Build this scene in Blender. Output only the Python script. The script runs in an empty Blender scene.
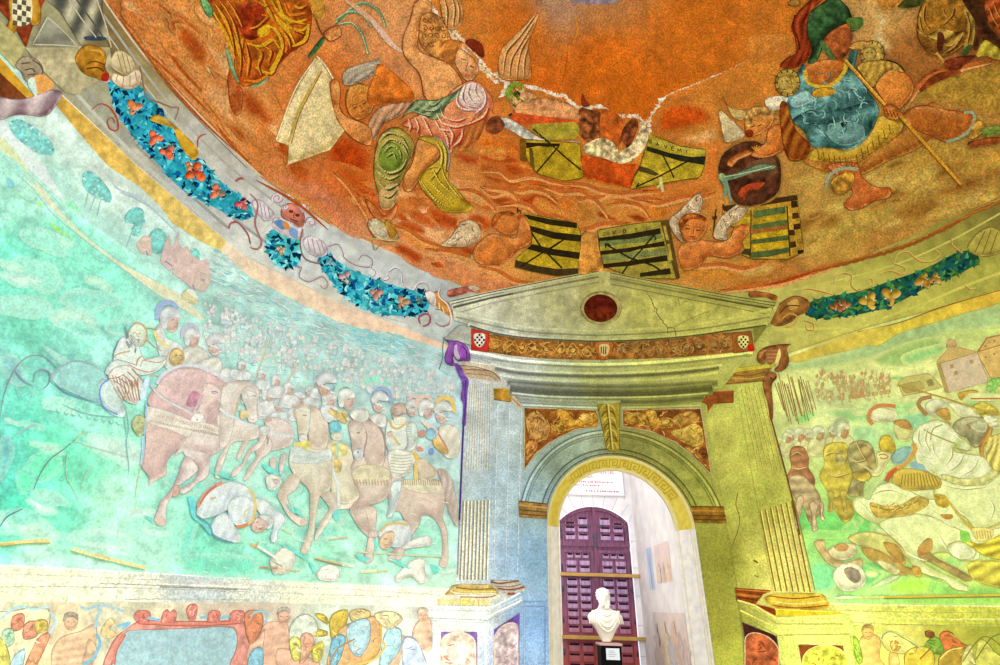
import bpy, bmesh, math, random
import numpy as np
from mathutils.geometry import delaunay_2d_cdt
from mathutils import Vector
PI = math.pi
sc = bpy.context.scene
COL = bpy.context.collection
random.seed(7)

# ------------------------------------------------------------------ the room: a round tower chamber under a dome
F, PITCH, ROLL = 519.623, 0.486931, 0.0289824        # lens and tilt of the photograph's camera
R = 4.2                                              # inner radius of the round room
CAM = np.array([-1.27890, -1.99625, 1.6])
ZB = 5.395                                           # where the dome springs
HD = 3.5                                             # rise of the dome

def rays(P):
    P = np.asarray(P, float)
    x = (P[:, 0]-500)/F; y = -(P[:, 1]-332.5)/F
    c, s = math.cos(ROLL), math.sin(ROLL)
    x, y = c*x-s*y, s*x+c*y
    return np.stack([x, math.cos(PITCH)-y*math.sin(PITCH), math.sin(PITCH)+y*math.cos(PITCH)], 1)

def proj(P, off=0.0):
    """a point of the picture -> the point of the wall (or of the dome above it) it shows, off metres proud of it"""
    d = rays(P); o = CAM; r = R-np.asarray(off)
    a = d[:, 0]**2+d[:, 1]**2; b = o[0]*d[:, 0]+o[1]*d[:, 1]; c = o[0]**2+o[1]**2-r*r
    t = (-b+np.sqrt(b*b-a*c))/a
    h = o+t[:, None]*d
    up = h[:, 2] > ZB
    k = r/(HD-np.asarray(off))
    o2 = o-np.array([0, 0, ZB])
    dz = d[:, 2]*k; oz = o2[2]*k
    a = a+dz*dz; b = b+oz*dz; c = o2[0]**2+o2[1]**2+oz*oz-r*r
    t2 = (-b+np.sqrt(np.maximum(b*b-a*c, 0)))/a
    h2 = o+t2[:, None]*d
    h[up] = h2[up]
    return h

def pix(X):
    v = np.asarray(X, float)-CAM
    cp, sp = math.cos(PITCH), math.sin(PITCH)
    f = v[:, 1]*cp+v[:, 2]*sp; u = -v[:, 1]*sp+v[:, 2]*cp; x = v[:, 0]
    f = np.maximum(f, 0.15)
    x, u = x/f, u/f
    c, s = math.cos(ROLL), math.sin(ROLL)
    x, u = c*x+s*u, -s*x+c*u
    return np.stack([500+x*F, 332.5-u*F], 1)

def lin(c):
    c = np.clip(np.asarray(c, float)/255.0, 0, 1)
    return np.where(c <= 0.04045, c/12.92, ((c+0.055)/1.055)**2.4)

def vnoise(P, scale, seed=0):
    P = np.asarray(P, float)/scale
    i = np.floor(P).astype(int); f = P-i; f = f*f*(3-2*f)
    def h(x, y):
        n = np.sin(x*127.1+y*311.7+seed*74.7)*43758.5453
        return n-np.floor(n)
    a, b, c, d = h(i[:, 0], i[:, 1]), h(i[:, 0]+1, i[:, 1]), h(i[:, 0], i[:, 1]+1), h(i[:, 0]+1, i[:, 1]+1)
    return (a*(1-f[:, 0])+b*f[:, 0])*(1-f[:, 1])+(c*(1-f[:, 0])+d*f[:, 0])*f[:, 1]

def fbm(P, scale, seed=0):
    return (vnoise(P, scale, seed)*.5+vnoise(P, scale*.45, seed+3)*.3+vnoise(P, scale*.2, seed+5)*.2)*2-1

def field(samples, s=25.0, nz=0.0, nscale=40, p=2.0, streak=None, lift=None):
    S = np.array(samples, float)
    def cf(P):
        P = np.asarray(P, float)
        out = np.zeros((len(P), 3))
        for k in range(0, len(P), 4000):
            q = P[k:k+4000]
            d2 = ((q[:, None, :]-S[None, :, :2])**2).sum(2)
            w = 1/(d2+s*s)**p
            out[k:k+4000] = (w[:, :, None]*S[None, :, 2:5]).sum(1)/w.sum(1)[:, None]
        if lift: out = out+(np.array(lift[0], float)-out)*lift[1]
        if nz:
            out = out*(1+nz*fbm(P, nscale, 1))[:, None]
        if streak:
            ang, amp, sx, sy = streak
            c, n = math.cos(math.radians(ang)), math.sin(math.radians(ang))
            Q = np.stack([(P[:, 0]*c+P[:, 1]*n)/sx, (-P[:, 0]*n+P[:, 1]*c)/sy], 1)
            out = out*(1+amp*(vnoise(Q, 1, 9)*2-1))[:, None]
        return out
    return cf

def cr(pts, closed=True, step=3.0, smooth=True):
    P = np.array(pts, float)
    n = len(P)
    if n < 3 and closed: closed = False
    out = []
    m = n if closed else n-1
    for i in range(m):
        p1, p2 = P[i], P[(i+1) % n]
        L = np.linalg.norm(p2-p1)
        k = max(1, int(round(L/step)))
        if smooth:
            p0 = P[(i-1) % n] if (closed or i > 0) else p1
            p3 = P[(i+2) % n] if (closed or i+2 < n) else p2
            for j in range(k):
                t = j/k
                out.append(.5*((2*p1)+(-p0+p2)*t+(2*p0-5*p1+4*p2-p3)*t*t+(-p0+3*p1-3*p2+p3)*t**3))
        else:
            for j in range(k): out.append(p1+(p2-p1)*j/k)
    if not closed: out.append(P[-1])
    return np.array(out)

def inside(Q, B):
    x, y = Q[:, 0], Q[:, 1]
    r = np.zeros(len(Q), bool)
    j = len(B)-1
    for i in range(len(B)):
        xi, yi, xj, yj = B[i, 0], B[i, 1], B[j, 0], B[j, 1]
        if yi != yj:
            r ^= ((yi > y) != (yj > y)) & (x < (xj-xi)*(y-yi)/(yj-yi)+xi)
        j = i
    return r

LAYER = [0]
DL = 0.000026
WASH = [None, 0.0]                               # a faded fresco: every figure pales towards this colour

def C(ox, oy, s=4.0):
    """pen for tracing in an enlarged crop of the photograph: crop coordinates -> picture coordinates"""
    def f(*a):
        if len(a) == 1: a = a[0]
        return [(ox+a[i]/s, oy+a[i+1]/s) for i in range(0, len(a), 2)]
    return f

def xy(*a):
    return [(a[i], a[i+1]) for i in range(0, len(a), 2)]

def ell(cx, cy, rx, ry=None, rot=0, n=14):
    ry = rx if ry is None else ry
    c, s = math.cos(math.radians(rot)), math.sin(math.radians(rot))
    return [(cx+c*rx*math.cos(t)-s*ry*math.sin(t), cy+s*rx*math.cos(t)+c*ry*math.sin(t)) for t in [2*PI*k/n for k in range(n)]]

class Part:
    """one painted figure or member: coloured shapes and brush lines that lie on the wall, in ONE mesh"""
    def __init__(self):
        self.V, self.O, self.K, self.Fc, self.n = [], [], [], [], 0
        self.dl = 1.0
    def _add(self, P, col, faces):
        LAYER[0] += self.dl
        P = np.asarray(P, float)
        self.V.append(P); self.O.append(np.full(len(P), LAYER[0]*DL)); self.K.append(np.broadcast_to(np.asarray(col, float), (len(P), 3)))
        n = self.n
        self.Fc += [tuple(i+n for i in f) for f in faces]
        self.n += len(P)
    def fill(self, pts, c, smooth=True, step=2.8, puff=0, sh=None, hl=None, L=(-.5, -.85), folds=None, mott=0.08, ms=10, k=1.0,
             line=None, lw=.9, grad=None, seed=0, soft=None):
        st = max(1.2, min(step, 3.0))
        B = cr(pts, True, st if smooth else max(st, 2.0), smooth)
        lo, hi = B.min(0), B.max(0)
        gx = np.arange(lo[0]+step*.5, hi[0], step); gy = np.arange(lo[1]+step*.5, hi[1], step*.87)
        I = np.zeros((0, 2))
        if len(gx) and len(gy):
            G = np.stack(np.meshgrid(gx, gy), 2)
            G[1::2, :, 0] += step*.5
            G = G.reshape(-1, 2)
            G = G[inside(G, B)]
            if len(G):
                d = np.full(len(G), 1e9)
                for q in range(0, len(G), 3000):
                    d[q:q+3000] = np.sqrt(((G[q:q+3000, None]-B[None])**2).sum(2)).min(1)
                I = G[d > step*.45]
        pts2 = np.vstack([B, I]) if len(I) else B
        nb = len(B)
        vo, _, fo, _, _, _ = delaunay_2d_cdt([Vector(p) for p in pts2], [], [list(range(nb))], 1, 1e-5)
        if not fo: return self
        V = np.array([(v[0], v[1]) for v in vo])
        # shading of the painted form
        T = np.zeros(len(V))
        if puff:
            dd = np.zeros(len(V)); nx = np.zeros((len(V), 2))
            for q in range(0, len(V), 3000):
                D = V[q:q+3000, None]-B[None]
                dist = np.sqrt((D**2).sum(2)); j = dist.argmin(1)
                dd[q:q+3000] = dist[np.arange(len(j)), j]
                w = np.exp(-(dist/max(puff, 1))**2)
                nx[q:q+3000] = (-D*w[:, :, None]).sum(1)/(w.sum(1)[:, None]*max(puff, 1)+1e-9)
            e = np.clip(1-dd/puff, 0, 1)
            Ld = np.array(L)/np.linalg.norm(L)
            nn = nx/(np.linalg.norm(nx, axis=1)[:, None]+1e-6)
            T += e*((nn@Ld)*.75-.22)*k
        if folds:
            for (ang, per, amp) in (folds if isinstance(folds, list) else [folds]):
                a = math.radians(ang)
                u = V[:, 0]*math.cos(a)+V[:, 1]*math.sin(a)
                T += 1.5*amp*np.sin(2*PI*u/per+7.5*vnoise(V, per*3.0, seed+2))*(.25+1.1*vnoise(V, per*1.6, seed+6))
        if callable(c): K = c(V)
        else:
            c = np.array(c, float)
            S = np.array(sh, float) if sh is not None else c*np.array([.56, .52, .55])
            Hh = np.array(hl, float) if hl is not None else np.minimum(c*1.15+22, 255)
            T = np.clip(T, -1, 1)
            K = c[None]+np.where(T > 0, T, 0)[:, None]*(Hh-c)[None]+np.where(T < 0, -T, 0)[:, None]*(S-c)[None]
            if grad is not None:
                c2, ang = grad
                a = math.radians(ang); u = V[:, 0]*math.cos(a)+V[:, 1]*math.sin(a)
                u = (u-u.min())/(np.ptp(u)+1e-6)
                K = K+(np.array(c2, float)-c)[None]*u[:, None]
        if mott: K = K*(1+mott*1.5*fbm(V, ms, seed)+(.9*mott*(vnoise(V, 3.2, seed+11)*2-1)))[:, None]
        if soft is not None:                      # melt the edge into the ground behind it
            cf, rad = soft
            D = np.concatenate([np.sqrt(((V[q:q+3000, None]-B[None])**2).sum(2)).min(1) for q in range(0, len(V), 3000)])
            w = np.clip(D/rad, 0, 1)[:, None]
            w = w*w*(3-2*w)
            G = cf(V); K = G+(K-G)*w
        LAYER[0] += self.dl*max(0.0, (step/2.0)**2-1)
        self._add(V, K, [tuple(f) for f in fo])
        LAYER[0] += self.dl*max(0.0, (step/2.0)**2-1)
        if line is not None:
            cm = K[:len(B)].mean(0) if len(K) >= len(B) else K.mean(0)
            self.stroke(list(map(tuple, B[::2])), lw*.85, np.array(line, float)*.8+cm*.2, closed=True, smooth=False, vary=.7)
        return self
    def stroke(self, pts, w, c, closed=False, smooth=True, taper=0, step=2.5, jit=0, vary=0):
        B = cr(pts, closed, step, smooth)
        if len(B) < 2: return self
        if jit: B = B+np.stack([vnoise(B*3.1, 2.5, 3)-.5, vnoise(B*3.1, 2.5, 8)-.5], 1)*jit*2
        T = np.roll(B, -1, 0)-np.roll(B, 1, 0)
        if not closed: T[0], T[-1] = B[1]-B[0], B[-1]-B[-2]
        T /= (np.linalg.norm(T, axis=1)[:, None]+1e-9)
        N = np.stack([-T[:, 1], T[:, 0]], 1)
        n = len(B)
        ww = np.full(n, w*.5)
        if taper:
            t = np.linspace(0, 1, n)
            ww *= (1-taper)+taper*np.sin(PI*np.clip(t, .03, .97)) if taper > 0 else (1+taper*t)
        if vary: ww = ww*(1-vary+2*vary*vnoise(B, 7, 4))
        V = np.vstack([B+N*ww[:, None], B-N*ww[:, None]])
        m = n if closed else n-1
        fs = [(i, (i+1) % n, n+(i+1) % n, n+i) for i in range(m)]
        K = (c(V) if callable(c) else np.array(c, float)[None])*(1+.10*(vnoise(V, 5, 1)-.5))[:, None]
        self._add(V, K, fs)
        return self
    def strokes(self, lst, w, c, **kw):
        for s in lst: self.stroke(s, w, c, **kw)
        return self
    def dab(self, V, c):
        self._add(V, c, [tuple(range(len(V)))])
        return self
    def drape(self, curves, dark, light, w=2.0):
        """folds of cloth: each a dark line with a light ridge beside it"""
        for c in curves:
            self.stroke(c, w, dark, taper=.8, vary=.5); self.stroke([(x-w*.75, y-w*.55) for x, y in c], w*.8, light, taper=.9, vary=.5)
        return self
    def puffs(self, poly, n, cols, r0, r1, rnd, cf, rot=0):
        """soft-edged dabs of colour that melt into the ground"""
        B = cr(poly, True, 4, False); lo, hi = B.min(0), B.max(0); k = 0; d0 = self.dl; self.dl = .3
        for _ in range(n*6):
            if k >= n: break
            x, y = rnd.uniform(lo[0], hi[0]), rnd.uniform(lo[1], hi[1])
            if not inside(np.array([[x, y]]), B)[0]: continue
            r = rnd.uniform(r0, r1); k += 1; e = ell(x, y, r, r*rnd.uniform(.25, .5), rot+rnd.uniform(-14, 14), 12)
            if inside(np.array(e), B).all(): self.fill([(px+rnd.uniform(-1, 1)*r*.1, py+rnd.uniform(-1, 1)*r*.08) for px, py in e], rnd.choice(cols), step=2.6, mott=.12, soft=(cf, r*.32))
        self.dl = d0
        return self
    def scumble(self, poly, n, cols, size, rnd, w=.9):
        """small curling brush strokes that break up a painted form"""
        B = cr(poly, True, 4, False); lo, hi = B.min(0), B.max(0); k = 0; d0 = self.dl; self.dl = .25
        for _ in range(n*8):
            if k >= n: break
            x, y = rnd.uniform(lo[0], hi[0]), rnd.uniform(lo[1], hi[1])
            if not inside(np.array([[x, y]]), B)[0]: continue
            a, da = rnd.uniform(0, 6.3), rnd.uniform(-1.2, 1.2); pts = [(x, y)]
            for _q in range(3): pts.append((pts[-1][0]+size/3*math.cos(a), pts[-1][1]+size/3*math.sin(a))); a += da
            if not inside(np.array(pts), B).all(): continue
            self.stroke(pts, w*rnd.uniform(.6, 1.4), rnd.choice(cols), taper=.7); k += 1
        self.dl = d0
        return self
    def leaves(self, poly, n, cols, size, rnd, ang=None, spread=180):
        B = cr(poly, True, 4)
        lo, hi = B.min(0), B.max(0)
        k = 0
        vs, ks, fs = [], [], []
        for _ in range(n*6):
            if k >= n: break
            p = np.array([rnd.uniform(lo[0], hi[0]), rnd.uniform(lo[1], hi[1])])
            if not inside(p[None], B)[0]: continue
            k += 1
            a = math.radians((ang if ang is not None else 0)+rnd.uniform(-spread, spread)); L = size*rnd.uniform(.6, 1.3); wd = L*rnd.uniform(.16, .3)
            d = np.array([math.cos(a), math.sin(a)]); nn = np.array([-d[1], d[0]])
            m = len(vs)
            vs += [p-d*L*.5, p+nn*wd, p+d*L*.5, p-nn*wd]
            c = np.array(rnd.choice(cols), float)*rnd.uniform(.85, 1.12)
            ks += [c*.9, c, c*1.1, c*.85]
            fs.append((m, m+1, m+2, m+3))
            if k % 25 == 0 or k == n:
                self._add(np.array(vs), np.array(ks), fs); vs, ks, fs = [], [], []
        return self
    def build(self, name, parent, mat, label=None, off=0.002, stuff=False):
        if not self.V: return None
        V = np.vstack(self.V); O = np.concatenate(self.O)+off; K = np.vstack(self.K)
        if WASH[0] is not None: K = K+(np.array(WASH[0], float)-K)*WASH[1]
        K = lin(K)
        X = proj(V, O)
        org = np.array(world_loc(parent)) if parent else np.zeros(3)
        me = bpy.data.meshes.new(name)
        me.from_pydata((X-org).tolist(), [], self.Fc)
        a = me.color_attributes.new('paint', 'FLOAT_COLOR', 'POINT')
        a.data.foreach_set('color', np.hstack([K, np.ones((len(K), 1))]).astype(np.float32).ravel())
        # faces look into the room
        fn = np.zeros(len(me.polygons)*3); me.polygons.foreach_get('normal', fn); fn = fn.reshape(-1, 3)
        fc = np.zeros(len(me.polygons)*3); me.polygons.foreach_get('center', fc); fc = fc.reshape(-1, 3)+org
        bad = (fn*(np.array([0, 0, 3.0])-fc)).sum(1) < 0
        if bad.any():
            bm = bmesh.new(); bm.from_mesh(me); bm.faces.ensure_lookup_table()
            bmesh.ops.reverse_faces(bm, faces=[bm.faces[i] for i in np.nonzero(bad)[0]])
            bm.to_mesh(me); bm.free()
        me.materials.append(mat)
        o = bpy.data.objects.new(name, me); COL.objects.link(o)
        if parent: o.parent = parent
        if label: o['label'] = label
        if stuff: o['kind'] = 'stuff'
        return o

def world_loc(o):
    v = Vector((0, 0, 0))
    while o: v = v+o.location; o = o.parent
    return v

def thing(name, label, cat, at=None, loc=None, group=None):
    o = bpy.data.objects.new(name, None); COL.objects.link(o)
    o.empty_display_size = .1
    o.location = loc if loc is not None else tuple(proj(np.array([at]))[0])
    o['label'] = label; o['category'] = cat
    if group: o['group'] = group
    return o

# ------------------------------------------------------------------ materials
def nt(name):
    m = bpy.data.materials.new(name); m.use_nodes = True
    t = m.node_tree; t.nodes.clear()
    out = t.nodes.new('ShaderNodeOutputMaterial')
    b = t.nodes.new('ShaderNodeBsdfPrincipled'); t.links.new(b.outputs[0], out.inputs[0])
    b.inputs['Specular IOR Level'].default_value = 0.0; b.inputs['Roughness'].default_value = 1
    return m, t, b

def paint_mat(name, grain, gscale=210.0, blotch=.12, bscale=3.0, chroma=.5, mid=.3):
    """pigment on plaster: the colour laid on by the brush, with plaster grain and blotches from noise"""
    m, t, b = nt(name)
    at = t.nodes.new('ShaderNodeAttribute'); at.attribute_name = 'paint'
    g = t.nodes.new('ShaderNodeNewGeometry')
    n1 = t.nodes.new('ShaderNodeTexNoise'); n1.inputs['Scale'].default_value = gscale; n1.inputs['Detail'].default_value = 1
    n2 = t.nodes.new('ShaderNodeTexNoise'); n2.inputs['Scale'].default_value = bscale; n2.inputs['Detail'].default_value = 6
    n3 = t.nodes.new('ShaderNodeTexNoise'); n3.inputs['Scale'].default_value = 26; n3.inputs['Detail'].default_value = 5; n3.inputs['Roughness'].default_value = .65
    for n in (n1, n2, n3): t.links.new(g.outputs['Position'], n.inputs['Vector'])
    mixc = t.nodes.new('ShaderNodeMix'); mixc.data_type = 'RGBA'; mixc.inputs['Factor'].default_value = chroma
    t.links.new(n1.outputs['Fac'], mixc.inputs[6]); t.links.new(n1.outputs['Color'], mixc.inputs[7])
    def vm(op, a, bb):
        v = t.nodes.new('ShaderNodeVectorMath'); v.operation = op
        for i, q in enumerate((a, bb)):
            if isinstance(q, (tuple, list)): v.inputs[i].default_value = q
            else: t.links.new(q, v.inputs[i])
        return v.outputs[0]
    x = vm('MULTIPLY_ADD', mixc.outputs[2], (grain*2,)*3)
    t.nodes[-1].inputs[2].default_value = (1-grain,)*3
    y = vm('MULTIPLY_ADD', n2.outputs['Fac'], (blotch*2,)*3)
    t.nodes[-1].inputs[2].default_value = (1-blotch,)*3
    z = vm('MULTIPLY', x, y)
    y3 = vm('MULTIPLY_ADD', n3.outputs['Fac'], (mid*2,)*3)
    t.nodes[-1].inputs[2].default_value = (1-mid,)*3
    z = vm('MULTIPLY', z, y3)
    w = vm('MULTIPLY', z, at.outputs['Color'])
    t.links.new(w, b.inputs['Base Color'])
    return m

def plain_mat(name, c, rough=.7, spec=.2, noise=.15, nscale=12.0, c2=None, metal=0, bump=0):
    m, t, b = nt(name)
    g = t.nodes.new('ShaderNodeTexCoord')
    n = t.nodes.new('ShaderNodeTexNoise'); n.inputs['Scale'].default_value = nscale; n.inputs['Detail'].default_value = 5
    t.links.new(g.outputs['Object'], n.inputs['Vector'])
    r = t.nodes.new('ShaderNodeValToRGB')
    a = lin(c); bb = lin(c2) if c2 is not None else a*(1-noise*2)
    r.color_ramp.elements[0].color = (*bb, 1); r.color_ramp.elements[1].color = (*a, 1)
    r.color_ramp.elements[0].position = .3; r.color_ramp.elements[1].position = .65
    t.links.new(n.outputs['Fac'], r.inputs[0]); t.links.new(r.outputs[0], b.inputs['Base Color'])
    b.inputs['Roughness'].default_value = rough; b.inputs['Specular IOR Level'].default_value = spec; b.inputs['Metallic'].default_value = metal
    if bump:
        u = t.nodes.new('ShaderNodeBump'); u.inputs['Strength'].default_value = bump; u.inputs['Distance'].default_value = .01
        t.links.new(n.outputs['Fac'], u.inputs['Height']); t.links.new(u.outputs[0], b.inputs['Normal'])
    return m

M_DOME = paint_mat("dome_fresco_paint", 1.1, 55, .2, 2.2, .45, .2)
M_WALL = paint_mat("wall_fresco_paint", .4, 70, .07, 2.6, .4, .09)
M_STONE = paint_mat("painted_stone", .7, 62, .26, 4.0, .3, .24)

def mesh_obj(name, verts, faces, mat, parent=None, smooth=False):
    me = bpy.data.meshes.new(name); me.from_pydata([tuple(v) for v in verts], [], faces)
    me.materials.append(mat)
    bm = bmesh.new(); bm.from_mesh(me); bmesh.ops.recalc_face_normals(bm, faces=bm.faces); bm.to_mesh(me); bm.free()
    if smooth:
        for p in me.polygons: p.use_smooth = True
    o = bpy.data.objects.new(name, me); COL.objects.link(o)
    if parent: o.parent = parent
    return o

def bm_obj(name, bm, mat, parent=None, smooth=False):
    me = bpy.data.meshes.new(name); bmesh.ops.recalc_face_normals(bm, faces=bm.faces); bm.to_mesh(me); bm.free()
    me.materials.append(mat)
    if smooth:
        for p in me.polygons: p.use_smooth = True
    o = bpy.data.objects.new(name, me); COL.objects.link(o)
    if parent: o.parent = parent
    return o

def add_box(bm, x0, x1, y0, y1, z0, z1, bev=0.0):
    r = bmesh.ops.create_cube(bm, size=1)
    for v in r['verts']:
        v.co = Vector(((x0+x1)/2+v.co.x*(x1-x0), (y0+y1)/2+v.co.y*(y1-y0), (z0+z1)/2+v.co.z*(z1-z0)))
    if bev:
        es = list({e for v in r['verts'] for e in v.link_edges})
        bmesh.ops.bevel(bm, geom=es, offset=bev, segments=2, affect='EDGES', profile=.5)

def box(name, b, mat, parent=None, bev=0.0):
    bm = bmesh.new(); add_box(bm, *b, bev=bev)
    return bm_obj(name, bm, mat, parent)

# ------------------------------------------------------------------ colour of the plaster with the lamplight on it painted in, by eye (picture x, y, r, g, b)
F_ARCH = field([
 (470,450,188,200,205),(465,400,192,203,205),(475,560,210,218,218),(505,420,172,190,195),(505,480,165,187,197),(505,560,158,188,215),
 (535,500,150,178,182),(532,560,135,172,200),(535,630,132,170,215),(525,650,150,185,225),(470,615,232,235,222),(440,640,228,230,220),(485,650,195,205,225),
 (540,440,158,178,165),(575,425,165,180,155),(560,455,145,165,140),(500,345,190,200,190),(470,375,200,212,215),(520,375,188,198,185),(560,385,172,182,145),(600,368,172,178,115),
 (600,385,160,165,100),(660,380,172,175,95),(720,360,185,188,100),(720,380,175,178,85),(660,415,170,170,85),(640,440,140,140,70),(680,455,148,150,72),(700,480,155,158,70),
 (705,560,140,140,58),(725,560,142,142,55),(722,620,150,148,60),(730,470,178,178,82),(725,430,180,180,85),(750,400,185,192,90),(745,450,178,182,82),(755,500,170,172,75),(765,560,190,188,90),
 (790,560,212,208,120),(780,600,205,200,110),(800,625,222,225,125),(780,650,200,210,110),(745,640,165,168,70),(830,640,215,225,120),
 (480,310,195,202,178),(520,310,192,196,160),(560,300,180,182,130),(600,290,172,172,105),(650,300,178,178,92),(700,310,182,182,88),(750,310,185,185,92)], s=14, nz=.10, nscale=14)  # one stone: cool left and yellow right are lamp tints put into the colour
F_FRIEZE = field([
 (20,30,150,150,110),(60,45,160,158,120),(110,40,125,110,70),(100,110,165,168,140),(140,60,150,140,95),(150,140,178,180,160),(190,200,178,190,190),(210,150,180,185,175),(240,210,195,200,195),
 (260,250,205,212,205),(300,250,200,212,212),(330,300,212,218,205),(380,290,200,212,212),(420,320,200,210,205),(450,300,185,198,200),(440,335,185,200,195),
 (790,315,190,188,95),(820,300,188,182,88),(850,320,195,195,95),(900,260,165,162,72),(900,300,190,190,85),(960,220,140,135,60),(980,260,160,160,68),(1000,210,120,110,50),(1000,280,170,170,75)], s=16, nz=.10, nscale=18)
F_LEDGE = field([(0,590,238,240,205),(60,590,240,242,210),(130,595,228,232,212),(200,592,190,202,205),(250,595,215,222,210),(310,595,240,242,215),(380,600,248,250,225),(430,600,250,252,228),
 (850,612,235,238,140),(900,612,215,220,105),(950,612,200,205,85),(1000,612,185,190,75)], s=16, nz=.06, nscale=10)  # palest where the glow of the uplights is painted into the ledge
F_DOME = field([
 (600,60,205,105,25),(560,20,200,105,35),(600,0,190,120,60),(700,40,200,110,30),(520,60,202,108,28),(450,20,200,110,40),(640,100,205,105,25),(740,60,200,115,30),
 (130,20,185,105,45),(160,80,190,110,45),(200,130,195,112,45),(240,180,200,115,50),(180,30,196,130,62),(210,80,200,130,65),(240,120,198,118,48),(280,170,205,125,65),(300,220,210,150,115),(320,190,190,85,30),
 (350,250,214,150,110),(290,150,196,105,40),(360,170,190,90,25),(340,100,200,95,25),(390,60,212,135,80),(400,30,215,150,95),(440,240,215,155,110),(430,280,215,140,90),(480,270,205,130,70),(420,200,195,95,30),(460,190,205,130,60),
 (490,240,205,130,60),(520,170,200,95,25),(560,160,198,110,35),(560,190,190,95,30),(600,190,200,125,45),(600,220,205,140,60),(640,190,198,105,30),(680,230,200,125,45),(690,180,195,110,35),(510,270,205,140,60),(700,270,190,130,50),
 (740,270,180,125,45),(760,240,185,140,55),(800,240,182,150,62),(830,200,178,142,58),(860,170,175,138,55),(850,240,172,140,52),(900,210,165,130,48),(930,170,165,132,50),(940,120,165,125,50),(980,160,155,118,42),(960,70,140,80,28),(900,60,150,85,28),(990,40,120,62,20),
 (880,20,190,150,80),(770,40,195,115,32),(720,130,192,115,35),(880,250,160,110,40),(780,268,175,105,35)], s=22, nz=.14, nscale=22, lift=((222,172,104), .22))
F_BATTLE_L = field([
 (0,120,150,215,205),(40,180,160,222,205),(0,200,140,218,195),(60,250,112,222,192),(10,260,90,218,188),(100,290,110,222,195),(30,330,95,215,185),(80,330,120,222,200),(150,320,140,222,205),
 (0,360,100,195,185),(0,420,75,200,185),(30,420,70,212,180),(0,480,55,190,175),(60,400,120,222,205),(110,360,150,225,212),(60,370,105,200,190),(90,420,135,225,205),(60,450,70,222,172),(90,470,100,232,185),(20,500,50,222,180),(120,440,150,232,204),(110,490,170,236,206),
 (160,520,150,232,205),(60,520,95,228,192),(0,530,95,226,194),(40,560,190,246,226),(100,550,190,246,224),(160,560,180,242,220),(200,545,105,222,190),(190,560,110,225,192),(240,560,130,230,200),(300,560,165,242,215),(360,570,190,246,222),(430,575,205,248,225),(330,540,155,238,205),(420,545,150,230,205),
 (200,300,165,215,210),(250,330,165,212,212),(300,340,165,212,215),(350,330,160,208,212),(420,350,165,205,215),(445,370,180,205,220),(300,390,175,215,215),(380,400,180,212,215),(440,430,185,210,225),(250,430,165,225,210),(300,480,150,228,205),(250,500,175,235,215),(440,500,190,225,220),
 (150,190,205,222,218),(110,170,205,220,215),(60,140,200,222,215),(170,215,185,212,212),(200,250,190,215,212),(30,110,200,220,210)], s=16, nz=.11, nscale=16, streak=(32,.08,38,9), lift=((205,244,222), .30))
F_BATTLE_R = field([
 (790,380,200,208,120),(850,350,190,205,115),(900,340,185,205,110),(960,315,165,190,95),(1000,310,160,185,90),(880,380,205,212,130),(920,390,215,220,140),(960,370,200,210,120),(850,420,195,220,140),(900,430,165,215,140),(830,410,210,222,150),(810,440,190,205,120),
 (790,470,185,200,110),(860,470,170,210,110),(880,500,200,225,140),(830,500,150,205,95),(830,530,120,215,90),(870,540,170,225,130),(820,560,140,225,120),(850,580,130,225,110),(880,590,165,235,130),(830,590,190,240,160),(930,590,170,225,90),(1000,590,150,210,70),(970,560,205,225,120),(1000,540,200,215,90),
 (920,500,225,232,160),(980,480,222,228,150),(1000,420,205,210,125)], s=16, nz=.09, nscale=16, streak=(-15,.08,38,9), lift=((232,240,165), .28))

def wall_field(P):
    return F_ARCH(P)

# ------------------------------------------------------------------ the shell
def struct(o, kind='structure'):
    o['kind'] = kind
    return o

def painted_mesh(name, X, faces, mat, cf):
    me = bpy.data.meshes.new(name); me.from_pydata([tuple(v) for v in X], [], faces)
    K = lin(cf(pix(X), X) if cf.__code__.co_argcount == 2 else cf(pix(X)))
    a = me.color_attributes.new('paint', 'FLOAT_COLOR', 'POINT')
    a.data.foreach_set('color', np.hstack([K, np.ones((len(K), 1))]).astype(np.float32).ravel())
    me.materials.append(mat)
    bm = bmesh.new(); bm.from_mesh(me); bm.faces.ensure_lookup_table()
    rev = [f for f in bm.faces if (Vector((0, 0, 3))-f.calc_center_median()).dot(f.normal) < 0]
    bmesh.ops.reverse_faces(bm, faces=rev); bm.to_mesh(me); bm.free()
    o = bpy.data.objects.new(name, me); COL.objects.link(o)
    return struct(o)

AX, AR, ASP = .13, .82, 2.43                  # the arch: centre, half width, springing height
AR2, AY2 = .668, 4.30                         # its inner edge behind the splay
def wall_grid(name, a0, a1, cf):
    na, nz = int((a1-a0)/1.0), 84
    X = [(R*math.sin(math.radians(a0+(a1-a0)*i/na)), R*math.cos(math.radians(a0+(a1-a0)*i/na)), ZB*j/nz) for j in range(nz+1) for i in range(na+1)]
    f = [(j*(na+1)+i, j*(na+1)+i+1, (j+1)*(na+1)+i+1, (j+1)*(na+1)+i) for j in range(nz) for i in range(na)]
    return painted_mesh(name, np.array(X), f, M_WALL, cf)
BANDS = (1.62, 1.76, 4.40, 4.52)               # dado, ledge, battle fresco, ochre border, garland frieze
def bands(cols):
    def cf(P, X):
        z = X[:, 2]; K = np.array(cols, float)[np.searchsorted(BANDS, z)]
        return K*(1+.10*fbm(np.stack([np.arctan2(X[:, 0], X[:, 1])*900, z*160], 1), 30, 4))[:, None]
    return cf
wall_grid('wall_left', -150, -26, bands([(214, 206, 180), (238, 240, 214), (150, 226, 206), (216, 186, 110), (175, 182, 172)]))
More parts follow.
